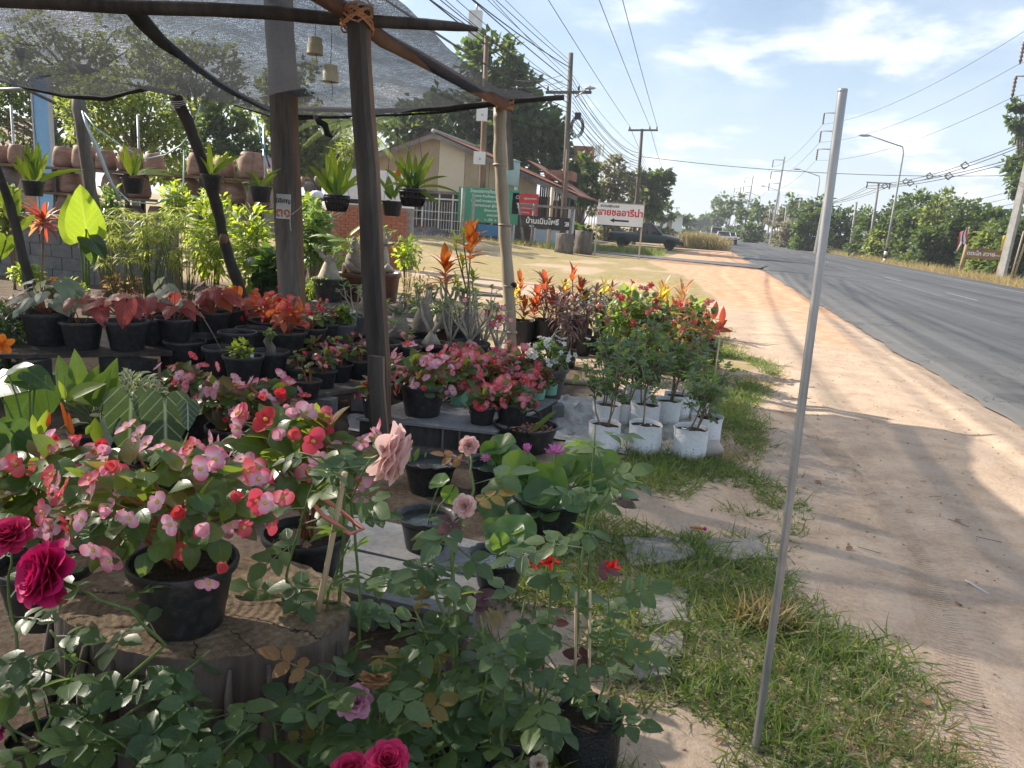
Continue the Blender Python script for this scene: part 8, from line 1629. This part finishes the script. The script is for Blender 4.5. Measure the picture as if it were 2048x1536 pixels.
# meter pole
b = AT(962, 478, 39.5); t_ = thing('meter_pole', 'wooden meter pole with two white electric boxes before the house', 'meter pole', (b.x, 39.5, gz(b.x, 39.5))); tp = AT(973, 72, 39.5)-t_.location; MB().tube([(0, 0, -.2), tp*.5, tp], [.20, .16, .12], 8, wob=.04).obj('pole_shaft', 'brown_wood', t_)
for x, y, w_, h_ in ((959, 316, 22, 24), (964, 228, 20, 26)):
    c = AT(x, y, 39.2)-t_.location; MB().box(c, (PX(w_, b), .2, PX(h_, b))).obj('meter_box', 'white_paint', t_, False); MB().box(c+Vector((.05, -.11, -.05)), (.1, .02, .1)).obj('meter_dial', 'galv', t_, False)
# concrete transmission poles and street lamps across the road
GP = 'concrete transmission poles across the road'; PT = []
PL = ['concrete transmission pole beside the brown wooden sign', 'concrete transmission pole behind the steel pipe', 'three-armed concrete pole second from the steel pipe', 'three-armed concrete pole by the factory chimneys', 'far three-armed concrete pole before hazy trees', 'farther three-armed pole in haze', 'very far three-armed pole in haze', 'last three-armed pole at the vanishing road']
for i, (x, y, Y, H_) in enumerate(((2003, 545, 48, 14.5), (1633, 488, 84, 14), (1541, 474, 126, 13), (1487, 468, 170, 13), (1467, 464, 212, 13), (1451, 460, 265, 13), (1437, 458, 330, 13), (1424, 457, 420, 13))):
    b = AT(x, y, Y); t_ = thing('transmission_pole', PL[i], 'transmission pole', (b.x, Y, 0), 0, GP); lx = .035*H_; r = .21 if i == 0 else .17; MB().tube([(0, 0, -.5), (lx*.5, 0, H_*.5), (lx, 0, H_)], [r*1.2, r, r*.6], 4 if i == 0 else 6).obj('pole_shaft', 'concrete', t_, False); pts = []
    for q, z in enumerate((H_-.5, H_-2.2, H_-3.9)):
        xx = lx*z/H_; MB().tube([(xx, 0, z), (xx-1.6, 0, z)], .055, 5).obj('arm', 'galv', t_); MB().lathe([(.04, 0)]+[((.10 if s % 2 else .04), -.1*s) for s in range(1, 11)]+[(.02, -1.1)], 7, (xx-1.55, 0, z-.05)).obj('insulator_string', 'glazed_brown', t_); pts.append(t_.location+Vector((xx-1.55, 0, z-1.1)))
    PT.append(pts)
for i in range(5):
    for q in range(3): wire(PT[i][q], PT[i+1][q], .9, .016 if i else .013, lab='thin transmission line between the three-armed concrete poles', grp='transmission lines')
for q in range(3): wire(PT[0][q], PT[0][q]+Vector((1, -44, .3)), .9, .012, lab='thin transmission line between the three-armed concrete poles', grp='transmission lines')
LL = ['street lamp with a black and white banded foot before the leafy bushes', 'street lamp behind the steel pipe, by the vivid green tree', 'third street lamp, next to the three-armed pole', 'fourth street lamp, near the clipped bush', 'far faint street lamp']
for i, (x, y, Y, xb, yb) in enumerate(((1771, 510, 66, 1808, 300), (1620, 484, 108, 1640, 356), (1547, 476, 146, 1560, 385), (1511, 470, 184, 1521, 395), (1488, 466, 230, 1496, 402))):
    b = AT(x, y, Y); t_ = thing('street_lamp', LL[i], 'street lamp', (b.x, Y, 0), 0, 'street lamps across the road'); tp = AT(xb, yb, Y)-t_.location; hd = tp+Vector((-2.6, 0, .95)); MB().tube([(0, 0, 0), tp*.5, tp*.97, tp+Vector((-.12, 0, .22)), tp.lerp(hd, .5)+Vector((0, 0, .08)), hd], [.10, .085, .06, .055, .05, .045], 8).obj('lamp_column', 'galv', t_); MB().sphere(hd+Vector((-.35, 0, -.02)), (.5, .16, .10), 10, 6).obj('lamp_head', 'galv', t_)
    for k in range(4): MB().lathe([(.125, k*.28), (.125, k*.28+.28)], 10).obj('foot_band', 'letter_white' if k % 2 == 0 else 'black_paint', t_)
GTp = 'small wooden T-poles across the road'; TP = []
for i, (x, y, Y, xt, yt, aw, lab) in enumerate(((1738, 503, 76, 1757, 366, 46, 'wooden T-pole with twin spacer cables left of the street lamp'), (1590, 478, 118, 1600, 402, 24, 'small T-pole among the far dark trees'), (1568, 474, 124, 1573, 410, 22, 'small double T-pole by a brick wall'), (1700, 500, 84, 1713, 404, 0, 'bare pole without arms before the white wall'), (1536, 472, 140, 1541, 412, 20, 'faint T-pole behind the third street lamp'))):
    b = AT(x, y, Y); t_ = thing('t_pole', lab, 'utility pole', (b.x, Y, 0), 0, GTp); tp = AT(xt, yt, Y)-t_.location; MB().tube([(0, 0, -.3), tp], [.14, .11], 7).obj('pole_shaft', 'concrete', t_)
    if aw: a = PX(aw, b)/2; MB().box(tp+Vector((0, -.1, 0)), (2*a, .1, .12)).obj('cross_arm', 'galv', t_, False); MB().tube([tp+Vector((a*.9, -.1, 0)), tp+Vector((a*.9, -.1, -.5))], .06, 6).obj('insulator', 'glazed_brown', t_); MB().tube([tp+Vector((-a*.9, -.1, 0)), tp+Vector((-a*.9, -.1, -.5))], .06, 6).obj('insulator', 'glazed_brown', t_)
    TP.append(t_.location+tp)
surf('spacer_grey', [(.12, .125, .13), (.18, .185, .19)], 8, .6, .0)
for k, (xa, ya, xb, yb) in enumerate(((2080, 272, 1780, 366), (2080, 278, 1780, 372), (2060, 308, 1735, 372), (2060, 314, 1735, 377))):
    a, b = AT(xa, ya, 44), AT(xb, yb, 75.8); wire(a, b, .35, .022, lab='grey twin spacer cable above the leafy bushes', grp='spacer cables'); wire(b, AT(1600+k, 402, 117.8), .9, .022, lab='grey twin spacer cable above the leafy bushes', grp='spacer cables')
    if k in (0, 2):
        for q in (.35, .6, .82): c = a.lerp(b, q)-Vector((0, 0, .35*4*q*(1-q)+.06)); o = MB().tube([c-c+Vector((-.25, 0, 0)), Vector((0, 0, .22)), Vector((.25, 0, 0)), Vector((0, 0, -.22)), Vector((-.25, 0, 0))], .05, 4).obj('cable_spacer', 'spacer_grey'); o.location = c; tag(o, 'diamond-shaped cable spacer clamped on the grey twin cables', 'spacer', 'cable spacers')
a, b = AT(1905, 402, 60), AT(1700, 432, 80)
for k in range(3): wire(AT(2060, 372+k*14, 52), AT(1716, 424+k*4, 84), .6, .014, lab='slack telephone wire in front of the leafy bushes', grp='telephone wires')
# lane signs and flags across the road
a, b = AT(1922, 540, 52), AT(2012, 548, 52); t_ = thing('wood_plank_sign', 'rustic brown wooden sign with carved white Thai letters and arrow', 'sign', ((a.x+b.x)/2, 52, -.1)); p0, p1 = AT(1932, 505, 52)-t_.location, AT(2008, 512, 52)-t_.location; d = p1-p0; hh = PX(17, a)
surf('sign_wood', [(.16, .095, .045), (.26, .165, .085), (.33, .22, .12)], 3, .8, .5, 20, (.3, 1, 1), bdist=.008)
MB().add([(p0.x, 0, p0.z-hh*.5), (p0.x+d.x*.5, 0, p0.z-hh*.65), (p1.x, 0, p1.z-hh*.5), (p1.x+.1, 0, p1.z), (p1.x, 0, p1.z+hh*.5), (p0.x+d.x*.4, 0, p0.z+hh*.66), (p0.x, 0, p0.z+hh*.4), (p0.x-.12, 0, p0.z)]+[(q[0], .08, q[1]) for q in ((p0.x, p0.z-hh*.5), (p0.x+d.x*.5, p0.z-hh*.65), (p1.x, p1.z-hh*.5), (p1.x+.1, p1.z), (p1.x, p1.z+hh*.5), (p0.x+d.x*.4, p0.z+hh*.66), (p0.x, p0.z+hh*.4), (p0.x-.12, p0.z))], [tuple(range(8)), tuple(range(15, 7, -1))]+[(k, k+8, (k+1) % 8+8, (k+1) % 8) for k in range(8)]).obj('plank', 'sign_wood', t_, False)
put_text('วัดตะโก สวาย', hh*.62, 'letter_white', t_, (p0.x+p1.x)/2-.3, (p0.z+p1.z)/2, -.012, bold=.01); MB().box((p1.x-.35, -.012, p1.z-.02), (.45, .01, .035)).obj('arrow', 'letter_white', t_, False)
for q in (p0, p1): MB().tube([(q.x-.15, .05, -.2), (q.x, .05, q.z+hh*.9)], [.13, .11], 7, wob=.1).obj('post', 'sign_wood', t_)
for x, y, Y, cols, lab in ((1932, 470, 52.3, ('red_paint', 'letter_white', 'flag_blue', 'letter_white', 'red_paint'), 'small striped red white and blue flag on the wooden sign post'), (2018, 478, 51.5, ('flag_yellow',)*5, 'small yellow flag on a thin stick beside the concrete pole')):
    if 'flag_blue' not in MATS: surf('flag_blue', [(.03, .05, .28), (.05, .07, .34)], 5, .8, .0); surf('flag_yellow', [(.70, .48, .04), (.78, .56, .08)], 5, .8, .0)
    p = AT(x, y, Y); t_ = thing('flag', lab, 'flag', (p.x, Y, -.1)); z0_ = p.z+.6; MB().tube([(0, 0, 0), (.1, 0, z0_)], .025, 5).obj('staff', 'stick', t_)
    for i, m_ in enumerate(cols):
        vs = []
        for s in range(6): vs += [(.08-.10*i*.9+.03*math.sin(s*1.3), -.02-.05*math.sin(s+i), z0_-.95+s*.18-.06*i), (.08-.10*(i+1)*.9+.03*math.sin(s*1.3+.6), -.02-.05*math.sin(s+i+1), z0_-.95+s*.18-.06*(i+1))]
        MB().add(vs, [(s*2, s*2+1, s*2+3, s*2+2) for s in range(5)]).obj('stripe', m_, t_)
for x0, y0, x1, y1, lab in ((2022, 555, 2048, 462, 'bamboo prop leaning beside the concrete pole'), (2028, 552, 2056, 470, 'second bamboo prop crossing behind the first'), (1914, 502, 1924, 484, 'short broken stake behind the flag')):
    a, b = AT(x0, y0, 50), AT(x1, y1, 50); o = MB().tube([(0, 0, 0), b-a], .05, 6).obj('bamboo_prop', 'bamboo'); o.location = a; tag(o, lab, 'prop')
def shed(label, x0, x1, yt, yb, Y, mat, roof):
    a, b, c = AT(x0, yt, Y), AT(x1, yt, Y), AT(x0, yb, Y); w_ = (b-a).length; t_ = thing('shed', label, 'shed', ((a.x+b.x)/2, Y+2, -.3)); h_ = a.z+.3; MB().box((0, 0, h_/2), (w_, 4, h_)).obj('wall', mat, t_, False); mb = MB(); n = max(8, int(w_/.4))
    for k in range(n): mb.box((-w_/2+w_*(k+.5)/n, -.6, h_+.12), (w_/n*.6, 5, .05))
    mb.box((0, -.6, h_+.06), (w_+.4, 5, .08)); mb.obj('roof', roof, t_, False); MB().box((0, -2.03, h_*.4), (w_*.2, .05, h_*.75)).obj('door', 'old_timber', t_, False)
shed('grey corrugated shed roof above the bushes by the concrete pole', 1990, 2080, 432, 470, 74, 'galv', 'grey_roof'); shed('white wall building under the dark mango tree', 1650, 1745, 472, 500, 100, 'white_wall', 'grey_roof'); shed('far white factory shed below the chimneys', 1480, 1515, 448, 460, 190, 'white_wall', 'grey_roof'); shed('small tiled brick house beyond the verge', 1568, 1600, 450, 470, 128, 'red_brick', 'rust_roof'); shed('white billboard-like wall beside the far left trees', 1316, 1366, 430, 452, 130, 'blue_wall', 'grey_roof')
for k in range(3): p = AT(1495+k*5, 460, 200); o = MB().tube([(0, 0, 0), (0, 0, AT(1495+k*5, 432-k*3, 200).z)], .3, 8).obj('chimney', 'white_paint'); o.location = (p.x, 200, 0); o.name = 'factory_chimney'; tag(o, 'slim white factory chimney far across the road', 'chimney', 'factory chimneys')

# ------------------------------------------------------------------ vehicles
def loft(secs, mi=0):
    mb = MB(); n = len(secs[0]); vs = [p for s in secs for p in s]; k = len(secs)
    mb.add(vs, [(i*n+j, i*n+(j+1) % n, (i+1)*n+(j+1) % n, (i+1)*n+j) for i in range(k-1) for j in range(n)]+[tuple(range(n))[::-1], tuple((k-1)*n+j for j in range(n))], mi); return mb
TYRE = MB().lathe([(.20, -.10), (.29, -.105), (.32, -.08), (.325, 0), (.32, .08), (.29, .105), (.20, .10)], 22).mesh('tyre', 'rubber')
def car(name, label, cat, p, rz, paint_, kind='sedan', wheel='chrome', group=None):
    t_ = thing(name, label, cat, p, rz, group); hw = .86
    if kind == 'pickup': lo = [(-2.45, .50, .98), (-2.4, .42, 1.0), (-.55, .40, 1.0), (.75, .40, 1.0), (1.0, .42, 1.02), (2.1, .42, .86), (2.40, .45, .74)]; cab = [(-.62, 1.0, .5), (-.45, 1.62, .64), (.35, 1.66, .66), (1.0, 1.02, .76)]
    elif kind == 'van': lo = [(-2.3, .45, 1.05), (-2.25, .38, 1.1), (1.2, .38, 1.1), (2.1, .40, .98), (2.35, .45, .8)]; cab = [(-2.28, 1.1, .76), (-2.15, 1.95, .72), (.9, 1.98, .72), (1.7, 1.1, .76)]
    else: lo = [(-2.25, .48, .86), (-2.2, .38, .94), (-1.4, .36, .98), (.9, .36, .96), (1.9, .38, .80), (2.22, .42, .66)]; cab = [(-1.65, .95, .74), (-1.0, 1.42, .60), (.1, 1.46, .60), (1.05, .95, .74)]
    body = loft([[(x, -hw*.92, zb), (x, hw*.92, zb), (x, hw, zb+.22), (x, hw*.985, zt-.05), (x, hw*.90, zt), (x, -hw*.90, zt), (x, -hw*.985, zt-.05), (x, -hw, zb+.22)] for x, zb, zt in lo]); autosmooth(body.obj('body', paint_, t_), 40)
    gl = loft([[(x, -w_, z-.35 if False else z*0+lo[2][2]-.05), (x, w_, lo[2][2]-.05), (x, w_*.98, z), (x, -w_*.98, z)] for x, z, w_ in cab]); gl.obj('window_glass', 'glass', t_, False)
    i0, i1 = cab[1], cab[2]; MB().box(((i0[0]+i1[0])/2, 0, (i0[1]+i1[1])/2+.015), (i1[0]-i0[0]+.08, i0[2]*2+.05, .05)).obj('roof', paint_, t_, False)
    for s in (-1, 1):
        for (xa, za, wa), (xb, zb, wb) in ((cab[0], cab[1]), (cab[3], cab[2]), ((cab[1][0]*.4+cab[2][0]*.6, lo[2][2]-.02, .75), (cab[1][0]*.4+cab[2][0]*.6, cab[1][1], .645))): MB().tube([(xa, s*wa*1.01, max(za, lo[2][2]-.03)), (xb, s*wb*1.01, zb)], .035, 5).obj('pillar', paint_, t_)
        for x in (lo[0][0]+.85, lo[-1][0]-.80):
            w2 = MB().lathe([(.03, .02), (.05, .05), (.10, .04), (.19, .03), (.21, .08), (.2, -.08), (.01, -.08)], 18).mesh('rim', wheel); M = Matrix.Translation((x, s*.80, .325)) @ Matrix.Rotation(-s*PI/2, 4, 'X'); o = ob('wheel', TYRE, t_, M); ob('rim', w2, o, Matrix.Identity(4))
            mb = MB(); 
            for k in range(7): a = 2*PI*k/7; mb.box((math.cos(a)*.12, math.sin(a)*.12, .06), (.17, .035, .03), a)
            ob('spoke', mb.mesh('spoke', wheel, False), o, Matrix.Identity(4)); MB().tube([(x+math.cos(a)*.37, s*.862, .325+math.sin(a)*.37) for a in np.linspace(-.2, PI+.2, 12)], .03, 4).obj('wheel_arch', 'black_paint', t_)
        MB().box((lo[-1][0]-.06, s*.62, lo[-1][2]-.02), (.16, .34, .14)).obj('headlight', 'chrome', t_, False); MB().box((lo[-1][0]-.10, s*.83, lo[-1][2]-.03), (.18, .08, .12)).obj('indicator', 'lamp_orange', t_, False); MB().box((lo[0][0]+.0, s*.66, lo[0][2]-.14), (.1, .30, .16)).obj('tail_light', 'lamp_red', t_, False)
        MB().box((cab[3][0]-.25, s*.98, lo[2][2]+.08), (.10, .16, .12)).obj('mirror', 'black_plastic', t_, False); MB().box((cab[1][0]+.2, s*.868, lo[2][2]-.14), (.16, .03, .03)).obj('door_handle', 'black_plastic', t_, False)
    for x, s in ((lo[-1][0]+.02, 1), (lo[0][0]-.03, -1)): MB().box((x, 0, .50), (.14, 1.72, .2)).obj('bumper', 'black_plastic' if kind == 'pickup' or s < 0 else paint_, t_, False)
    MB().box((lo[-1][0]+.0, 0, lo[-1][2]-.05), (.06, .8, .16)).obj('grille', 'black_plastic', t_, False); MB().box((lo[0][0]-.04, 0, .72), (.03, .48, .14)).obj('number_plate', 'letter_white', t_, False)
    if kind == 'pickup': MB().box((-1.5, 0, 1.0), (1.75, 1.5, .03)).obj('load_bed', 'black_plastic', t_, False)
    return t_
p = AT(1291, 490, 54); car('pickup_truck', 'dark green pickup truck with bright red wheels parked behind the arrow sign', 'pickup', (p.x, 54, 0), rad(2), 'car_green', 'pickup', 'wheel_red'); p = AT(1295, 485, 57.5); car('parked_car', 'maroon pickup parked beyond the green one', 'pickup', (p.x, 57.5, 0), rad(2), 'car_maroon', 'pickup', 'chrome')
GV = 'vehicles on the road'
for x, Y, rz, pt, kd, lab in ((1447, 92, 90, 'car_white', 'sedan', 'white sedan driving away on the near side of the queue'), (1459, 100, 90, 'car_white', 'sedan', 'white car overlapped by the white sedan'), (1432, 122, 90, 'car_white', 'van', 'white van ahead of the white sedan'), (1419, 150, -90, 'car_dark', 'sedan', 'dark oncoming car next to the white van'), (1407, 185, -90, 'car_silver', 'sedan', 'pale far car at the vanishing road')):
    p = AT(x, 470, Y); car('road_car', lab, 'car' if kd != 'van' else 'van', (p.x, Y, .006), rad(rz), pt, kd, 'chrome', GV)
# ------------------------------------------------------------------ ground cover and small things on the ground
random.seed(401)
def strip2(w, n=3, curl=.7):
    V, F, UV = [], [], []
    for i in range(n+1):
        t = i/n; ww = w*max(.06, 1-t**1.5)/2; V += [(-ww, t*(1-.15*curl*t), -curl*.5*t*t), (ww, t*(1-.15*curl*t), -curl*.5*t*t)]; UV += [(0, t), (1, t)]
        if i: b = 2*i-2; F.append((b, b+1, b+3, b+2))
    return np.array(V), np.array(F), np.array(UV)
T_G = strip2(.075)
def grass(name, label, cat, pts, size, mat, up=(.3, 1.0), T=T_G):
    P = np.array(pts); n = len(P); D = np.stack([rng.normal(0, .8, n), rng.normal(0, .8, n), rng.uniform(up[0], up[1], n)], 1)
    o = scatter(name, T, mats_from(D, rng.normal(0, 1, (n, 3))+np.array([0, 0, .8]), rng.uniform(size[0], size[1], n)), P, mat); o['kind'] = 'stuff'; o['label'] = label; o['category'] = cat
def verge_w(x, y):
    e = .80+.22*math.sin(y*.9)+.35*fbm(x, y, .8, 2, 3.3)
    if y < 3.1: e = max(e, 1.25-.55*(y-2.2))+.2*fbm(x, y, 1.5, 2, 1.3)
    w_ = min(1, max(0, (e+.12-x)*4))
    bare = fbm(x, y, 1.15, 3, 7.7)
    if -.35 < x < .62 and 3.35 < y < 4.25: bare -= .55
    return w_*min(1, max(0, (bare+.36)*2.6))
# broken slabs set in the grass
SLB = []
surf('old_slab', [(.17, .15, .13), (.25, .23, .205), (.33, .30, .265)], 9, .92, .8, 50, bdist=.008)
for i, (q, lab) in enumerate(((((1268, 1190), (1372, 1182), (1378, 1252), (1282, 1262)), 'flat grey paving slab in the grass, squarish'), (((1240, 1080), (1375, 1075), (1400, 1120), (1260, 1140)), 'wide broken paving slab covered with crumbs of soil'), (((1290, 1275), (1360, 1268), (1372, 1320), (1310, 1325)), 'small sunken paving slab in the grass'), (((1400, 1080), (1520, 1075), (1560, 1120), (1440, 1130)), 'pale sandy paving slab reaching the dirt path'), (((1255, 1330), (1330, 1320), (1345, 1360), (1270, 1372)), 'chipped slab corner next to the grow bag rose'))):
    P = [G(x, y) for x, y in q]; c = sum(P, Vector())/4; SLB.append((c.x, c.y, (P[0]-P[2]).length*.30)); z = gz(c.x, c.y); vs = []
    for k in range(4):
        a, b = P[k]-c, P[(k+1) % 4]-c
        for s in (0, .33, .66): v = a.lerp(b, s)*random.uniform(.80, 1.06); vs.append((v.x, v.y))
    n = len(vs); o = MB().add([(x, y, -.03) for x, y in vs]+[(x, y, 0.016+random.uniform(-.004, .003)) for x, y in vs], [tuple(range(n))[::-1], tuple(range(n, 2*n))]+[(k, (k+1) % n, (k+1) % n+n, k+n) for k in range(n)]).obj('paving_slab', 'old_slab', None, False); o.location = (c.x, c.y, z); tag(o, lab, 'slab')
GP_, DP_ = [], []
while len(GP_)+len(DP_) < 66000:
    y = 1.55+11.5*random.random()**1.9; x = random.uniform(-.75 if y < 4.6 else -.3, 1.35)
    if y > 6.9 and x < .32: continue
    if random.random() > verge_w(x, y) or any((x-a)**2+(y-b)**2 < r*r for a, b, r in SLB): continue
    for q in range(3):
        xx, yy = x+random.gauss(0, .03), y+random.gauss(0, .03)
        (DP_ if fbm(xx, yy, .9, 3, 12.5)+random.gauss(0, .22)+(.12 if yy > 5.2 else -.2) > .2 else GP_).append((xx, yy, gz(xx, yy)-.004))
grass('verge_grass', 'green creeping grass along the verge beside the roses', 'grass', GP_, (.03, .13), 'grass_blade'); grass('dry_verge_grass', 'straw-coloured grass patches along the sandy path edge', 'grass', DP_, (.03, .09), 'dry_grass', (.1, .6))
tuft = [(.45+random.gauss(0, .06), 3.05+random.gauss(0, .06), 0) for _ in range(420)]; grass('straw_tuft', 'single tuft of bright straw-yellow grass behind the steel pipe', 'grass', tuft, (.08, .17), 'dry_grass', (.5, 1.4))
L = []
for _ in range(26000):
    y = 8.6+26*random.random()**1.6; x = random.uniform(-11, .7); e = float(np.interp(y, [8.6, 14, 18, 26, 36], [.7, .45, .65, -.2, -2]))
    if x < e and not (y < 11.5 and x < -1.6) and fbm(x, y, .35, 3, 4.4) > -.32: L.append((x, y, gz(x, y)-.004))
grass('lawn_grass', 'short parched lawn grass between the stall and the house', 'grass', L, (.03, .075), 'dry_grass', (.05, .5))
L = []
for _ in range(16000):
    y = 30+100*random.random()**1.5; x = XR+.35+abs(random.gauss(0, 1.5)); L.append((x, y, gz(x, y)-.02))
grass('far_verge_grass', 'tall dry grass along the far edge of the road', 'grass', L, (.25, .75), 'dry_grass', (.8, 1.8), strip2(.05))
L = []
for _ in range(6500): y = random.uniform(63, 82); x = random.gauss(.6, .9); L.append((min(x, 2.9), y, 0))
grass('dry_grass_clump', 'high tawny grass clump in front of the parked trucks', 'grass', L, (.6, 1.6), 'dry_grass', (1.0, 2.2), strip2(.05))
L = []
for _ in range(5200): p = AT(random.uniform(1000, 1330), 490, random.uniform(38, 47)); L.append((p.x, p.y+random.uniform(-1, 1), gz(p.x, p.y)))
grass('weedy_margin', 'rank weeds around the house signs and arrow sign', 'weeds', [q for q in L if not (q[0] > -5 and q[1] < 42 and q[1] > 36.5)], (.15, .55), 'grass_blade', (.8, 1.8), strip2(.08))
L = [(random.uniform(-15, -7), random.uniform(36.5, 41), 0) for _ in range(4200)]; L = [(x, y, gz(x, y)) for x, y, z in L]; grass('bank_grass', 'dead grass fringe at the foot of the gabled house', 'grass', L, (.1, .4), 'dry_grass', (.6, 1.5), strip2(.06))
# crumpled sheeting under the white bags
def sheet(label, px, mat, amp, s, nn=30):
    P = [G(x, y) for x, y in px]; c = sum(P, Vector())/4; vs = []
    for j in range(nn+1):
        for i in range(nn+1): u, v = i/nn, j/nn; q = P[0].lerp(P[1], u).lerp(P[3].lerp(P[2], u), v); e = min(u, v, 1-u, 1-v); q = q+Vector((fbm(q.x, q.y, 3, 2, s)*.06, fbm(q.y, q.x, 3, 2, s)*.06, 0)); vs.append((q.x-c.x, q.y-c.y, gz(q.x, q.y)+.012+amp*abs(fbm(q.x, q.y, 4.5, 3, s))*min(1, e*8+.15)))
    o = MB().add(vs, [(j*(nn+1)+i, j*(nn+1)+i+1, (j+1)*(nn+1)+i+1, (j+1)*(nn+1)+i) for j in range(nn) for i in range(nn)]).obj('plastic_sheet', mat); o.location = (c.x, c.y, 0); tag(o, label, 'sheet')
sheet('crumpled pale plastic sheet spread under the white grow bags', [(1120, 905), (1400, 915), (1380, 820), (1150, 800)], 'tarp', .055, 2.2); sheet('muddy folded plastic sheet between the tub and white bags', [(1090, 880), (1190, 890), (1200, 800), (1115, 795)], 'tarp', .10, 5.2); sheet('pale plastic scrap beside the dark post foot', [(690, 862), (760, 870), (755, 838), (700, 832)], 'tarp', .05, 8.1, 16)
a, b = G(1105, 768), G(1205, 776); o = MB().tube([(0, 0, .03), b-a+Vector((0, 0, .03))], .03, 10).obj('pale_pipe', 'bamboo'); o.location = (a.x, a.y, gz(a.x, a.y)); tag(o, 'pale pipe lying on the ground behind the white bags', 'pipe')
for x0, y0, x1, y1, lab in ((930, 568, 1010, 580, 'weathered plank lying on the dry bank'), (905, 580, 1000, 592, 'second weathered plank lying behind the croton'), (950, 590, 1005, 594, 'short plank on the litter behind the bamboo post')):
    a, b = G(x0, y0), G(x1, y1); d = b-a; o = MB().box((d.x/2, d.y/2, .03), (d.length, .09, .05), math.atan2(d.y, d.x)).obj('loose_plank', 'old_timber', None, False); o.location = (a.x, a.y, gz(a.x, a.y)); tag(o, lab, 'plank')
L = []
for _ in range(240):
    x, y = (random.uniform(-6, 1.9), random.uniform(2, 9)) if random.random() < .6 else (random.uniform(-7, -1.5), random.uniform(9, 14)); L.append((x, y, gz(x, y)+.012))
P = np.array(L); o = scatter('leaf_litter', T_OVAL, mats_from(rng.normal(0, 1, (240, 3))*np.array([1, 1, .12]), np.tile([[0, 0, 1.]], (240, 1))+rng.normal(0, .3, (240, 3)), rng.uniform(.025, .065, 240)), P, 'dry_leaf'); o['kind'] = 'stuff'; o['label'] = 'scattered fallen brown leaves'; o['category'] = 'leaves'
mb = MB()
for _ in range(60): x, y = random.uniform(-1.2, 1.8), random.uniform(2, 8); a = random.random()*6; l_ = random.uniform(.03, .14); z = gz(x, y)+.008; mb.tube([(x, y, z), (x+math.cos(a)*l_, y+math.sin(a)*l_, z+.004)], .0022, 4)
o = mb.obj('twig_litter', 'stem_wood'); o['kind'] = 'stuff'; o['label'] = 'scattered twigs and straw on the path'; o['category'] = 'twigs'
for x0, y0, x1, y1, lab in ((1752, 1411, 1782, 1417, 'short white stick lying on the sand near the grass edge'), (1930, 1160, 1978, 1188, 'thin pale straw lying on the open sand')):
    a, b = G(x0, y0), G(x1, y1); o = MB().tube([(0, 0, .006), b-a+Vector((0, 0, .006))], .005, 6).obj('pale_stick', 'rope_white'); o.location = (a.x, a.y, gz(a.x, a.y)); tag(o, lab, 'stick')
p = G(1394, 1062); t_ = thing('dropped_toy', 'small yellow and purple plastic bit dropped on bare earth', 'plastic bit', (p.x, p.y, gz(p.x, p.y)+.012)); MB().tube([(-.04, 0, 0), (.01, .005, .004), (.03, 0, .004)], [.004, .009, .006], 7).obj('handle', 'letter_orange', t_); MB().sphere((.038, 0, .006), .011, 8, 5).obj('knob', 'rose_magenta', t_)
mb = MB()
for k in range(215):
    y = 2.2+k*.024; c = 1.08+.22*math.sin((y-2.6)*.75); tl_ = .165*math.cos((y-2.6)*.75); f_ = max(.15, min(1, .75+fbm(c, y, 1.3, 2, 6)*1.3))
    mb.tube([(c+q, y-tl_*q+2.2*q*q, gz(c+q, y)+.0006) for q in (-.09, -.045, 0, .045, .09)], [.0006, .0024*f_, .0028*f_, .0024*f_, .0006], 4)
o = mb.obj('tyre_track', 'ground'); o['kind'] = 'stuff'; o['label'] = 'tractor tyre tread pressed into the sandy shoulder'; o['category'] = 'tyre track'
CL = MB().sphere((0, 0, 0), (1, .8, .55), 6, 4, jit=.2); T_CL = (np.array(CL.v), np.array([f for f in CL.f if len(f) == 4]), np.zeros((len(CL.v), 2)))
P = [(x, y, gz(x, y)+.002) for x, y in ((random.uniform(-1, 3.4), 1.8+11*random.random()**1.6) for _ in range(1500))]
o = scatter('loose_clods', T_CL, mats_from(rng.normal(0, 1, (1500, 3))*np.array([1, 1, .1]), np.tile([[0, 0, 1.]], (1500, 1)), .0025+.009*rng.random(1500)**3), np.array(P), 'cut_wood'); o['kind'] = 'stuff'; o['label'] = 'scattered crumbs and clods of earth on the shoulder'; o['category'] = 'gravel'
# haze
HZ = 0.0007
m, t = newmat('haze'); v = N(t, 'ShaderNodeVolumePrincipled', {'Color': C((.86, .92, 1.0)), 'Density': HZ, 'Anisotropy': .2}); N(t, 'ShaderNodeOutputMaterial', {'Volume': v.outputs[0]})
USE_HAZE = True
if USE_HAZE:
    o = MB().box((0, 720, 14.5), (1840, 1610, 33)).obj('haze', 'haze', None, False, kind='stuff'); o['label'] = 'thin pale haze over the road and fields'; o['category'] = 'haze'
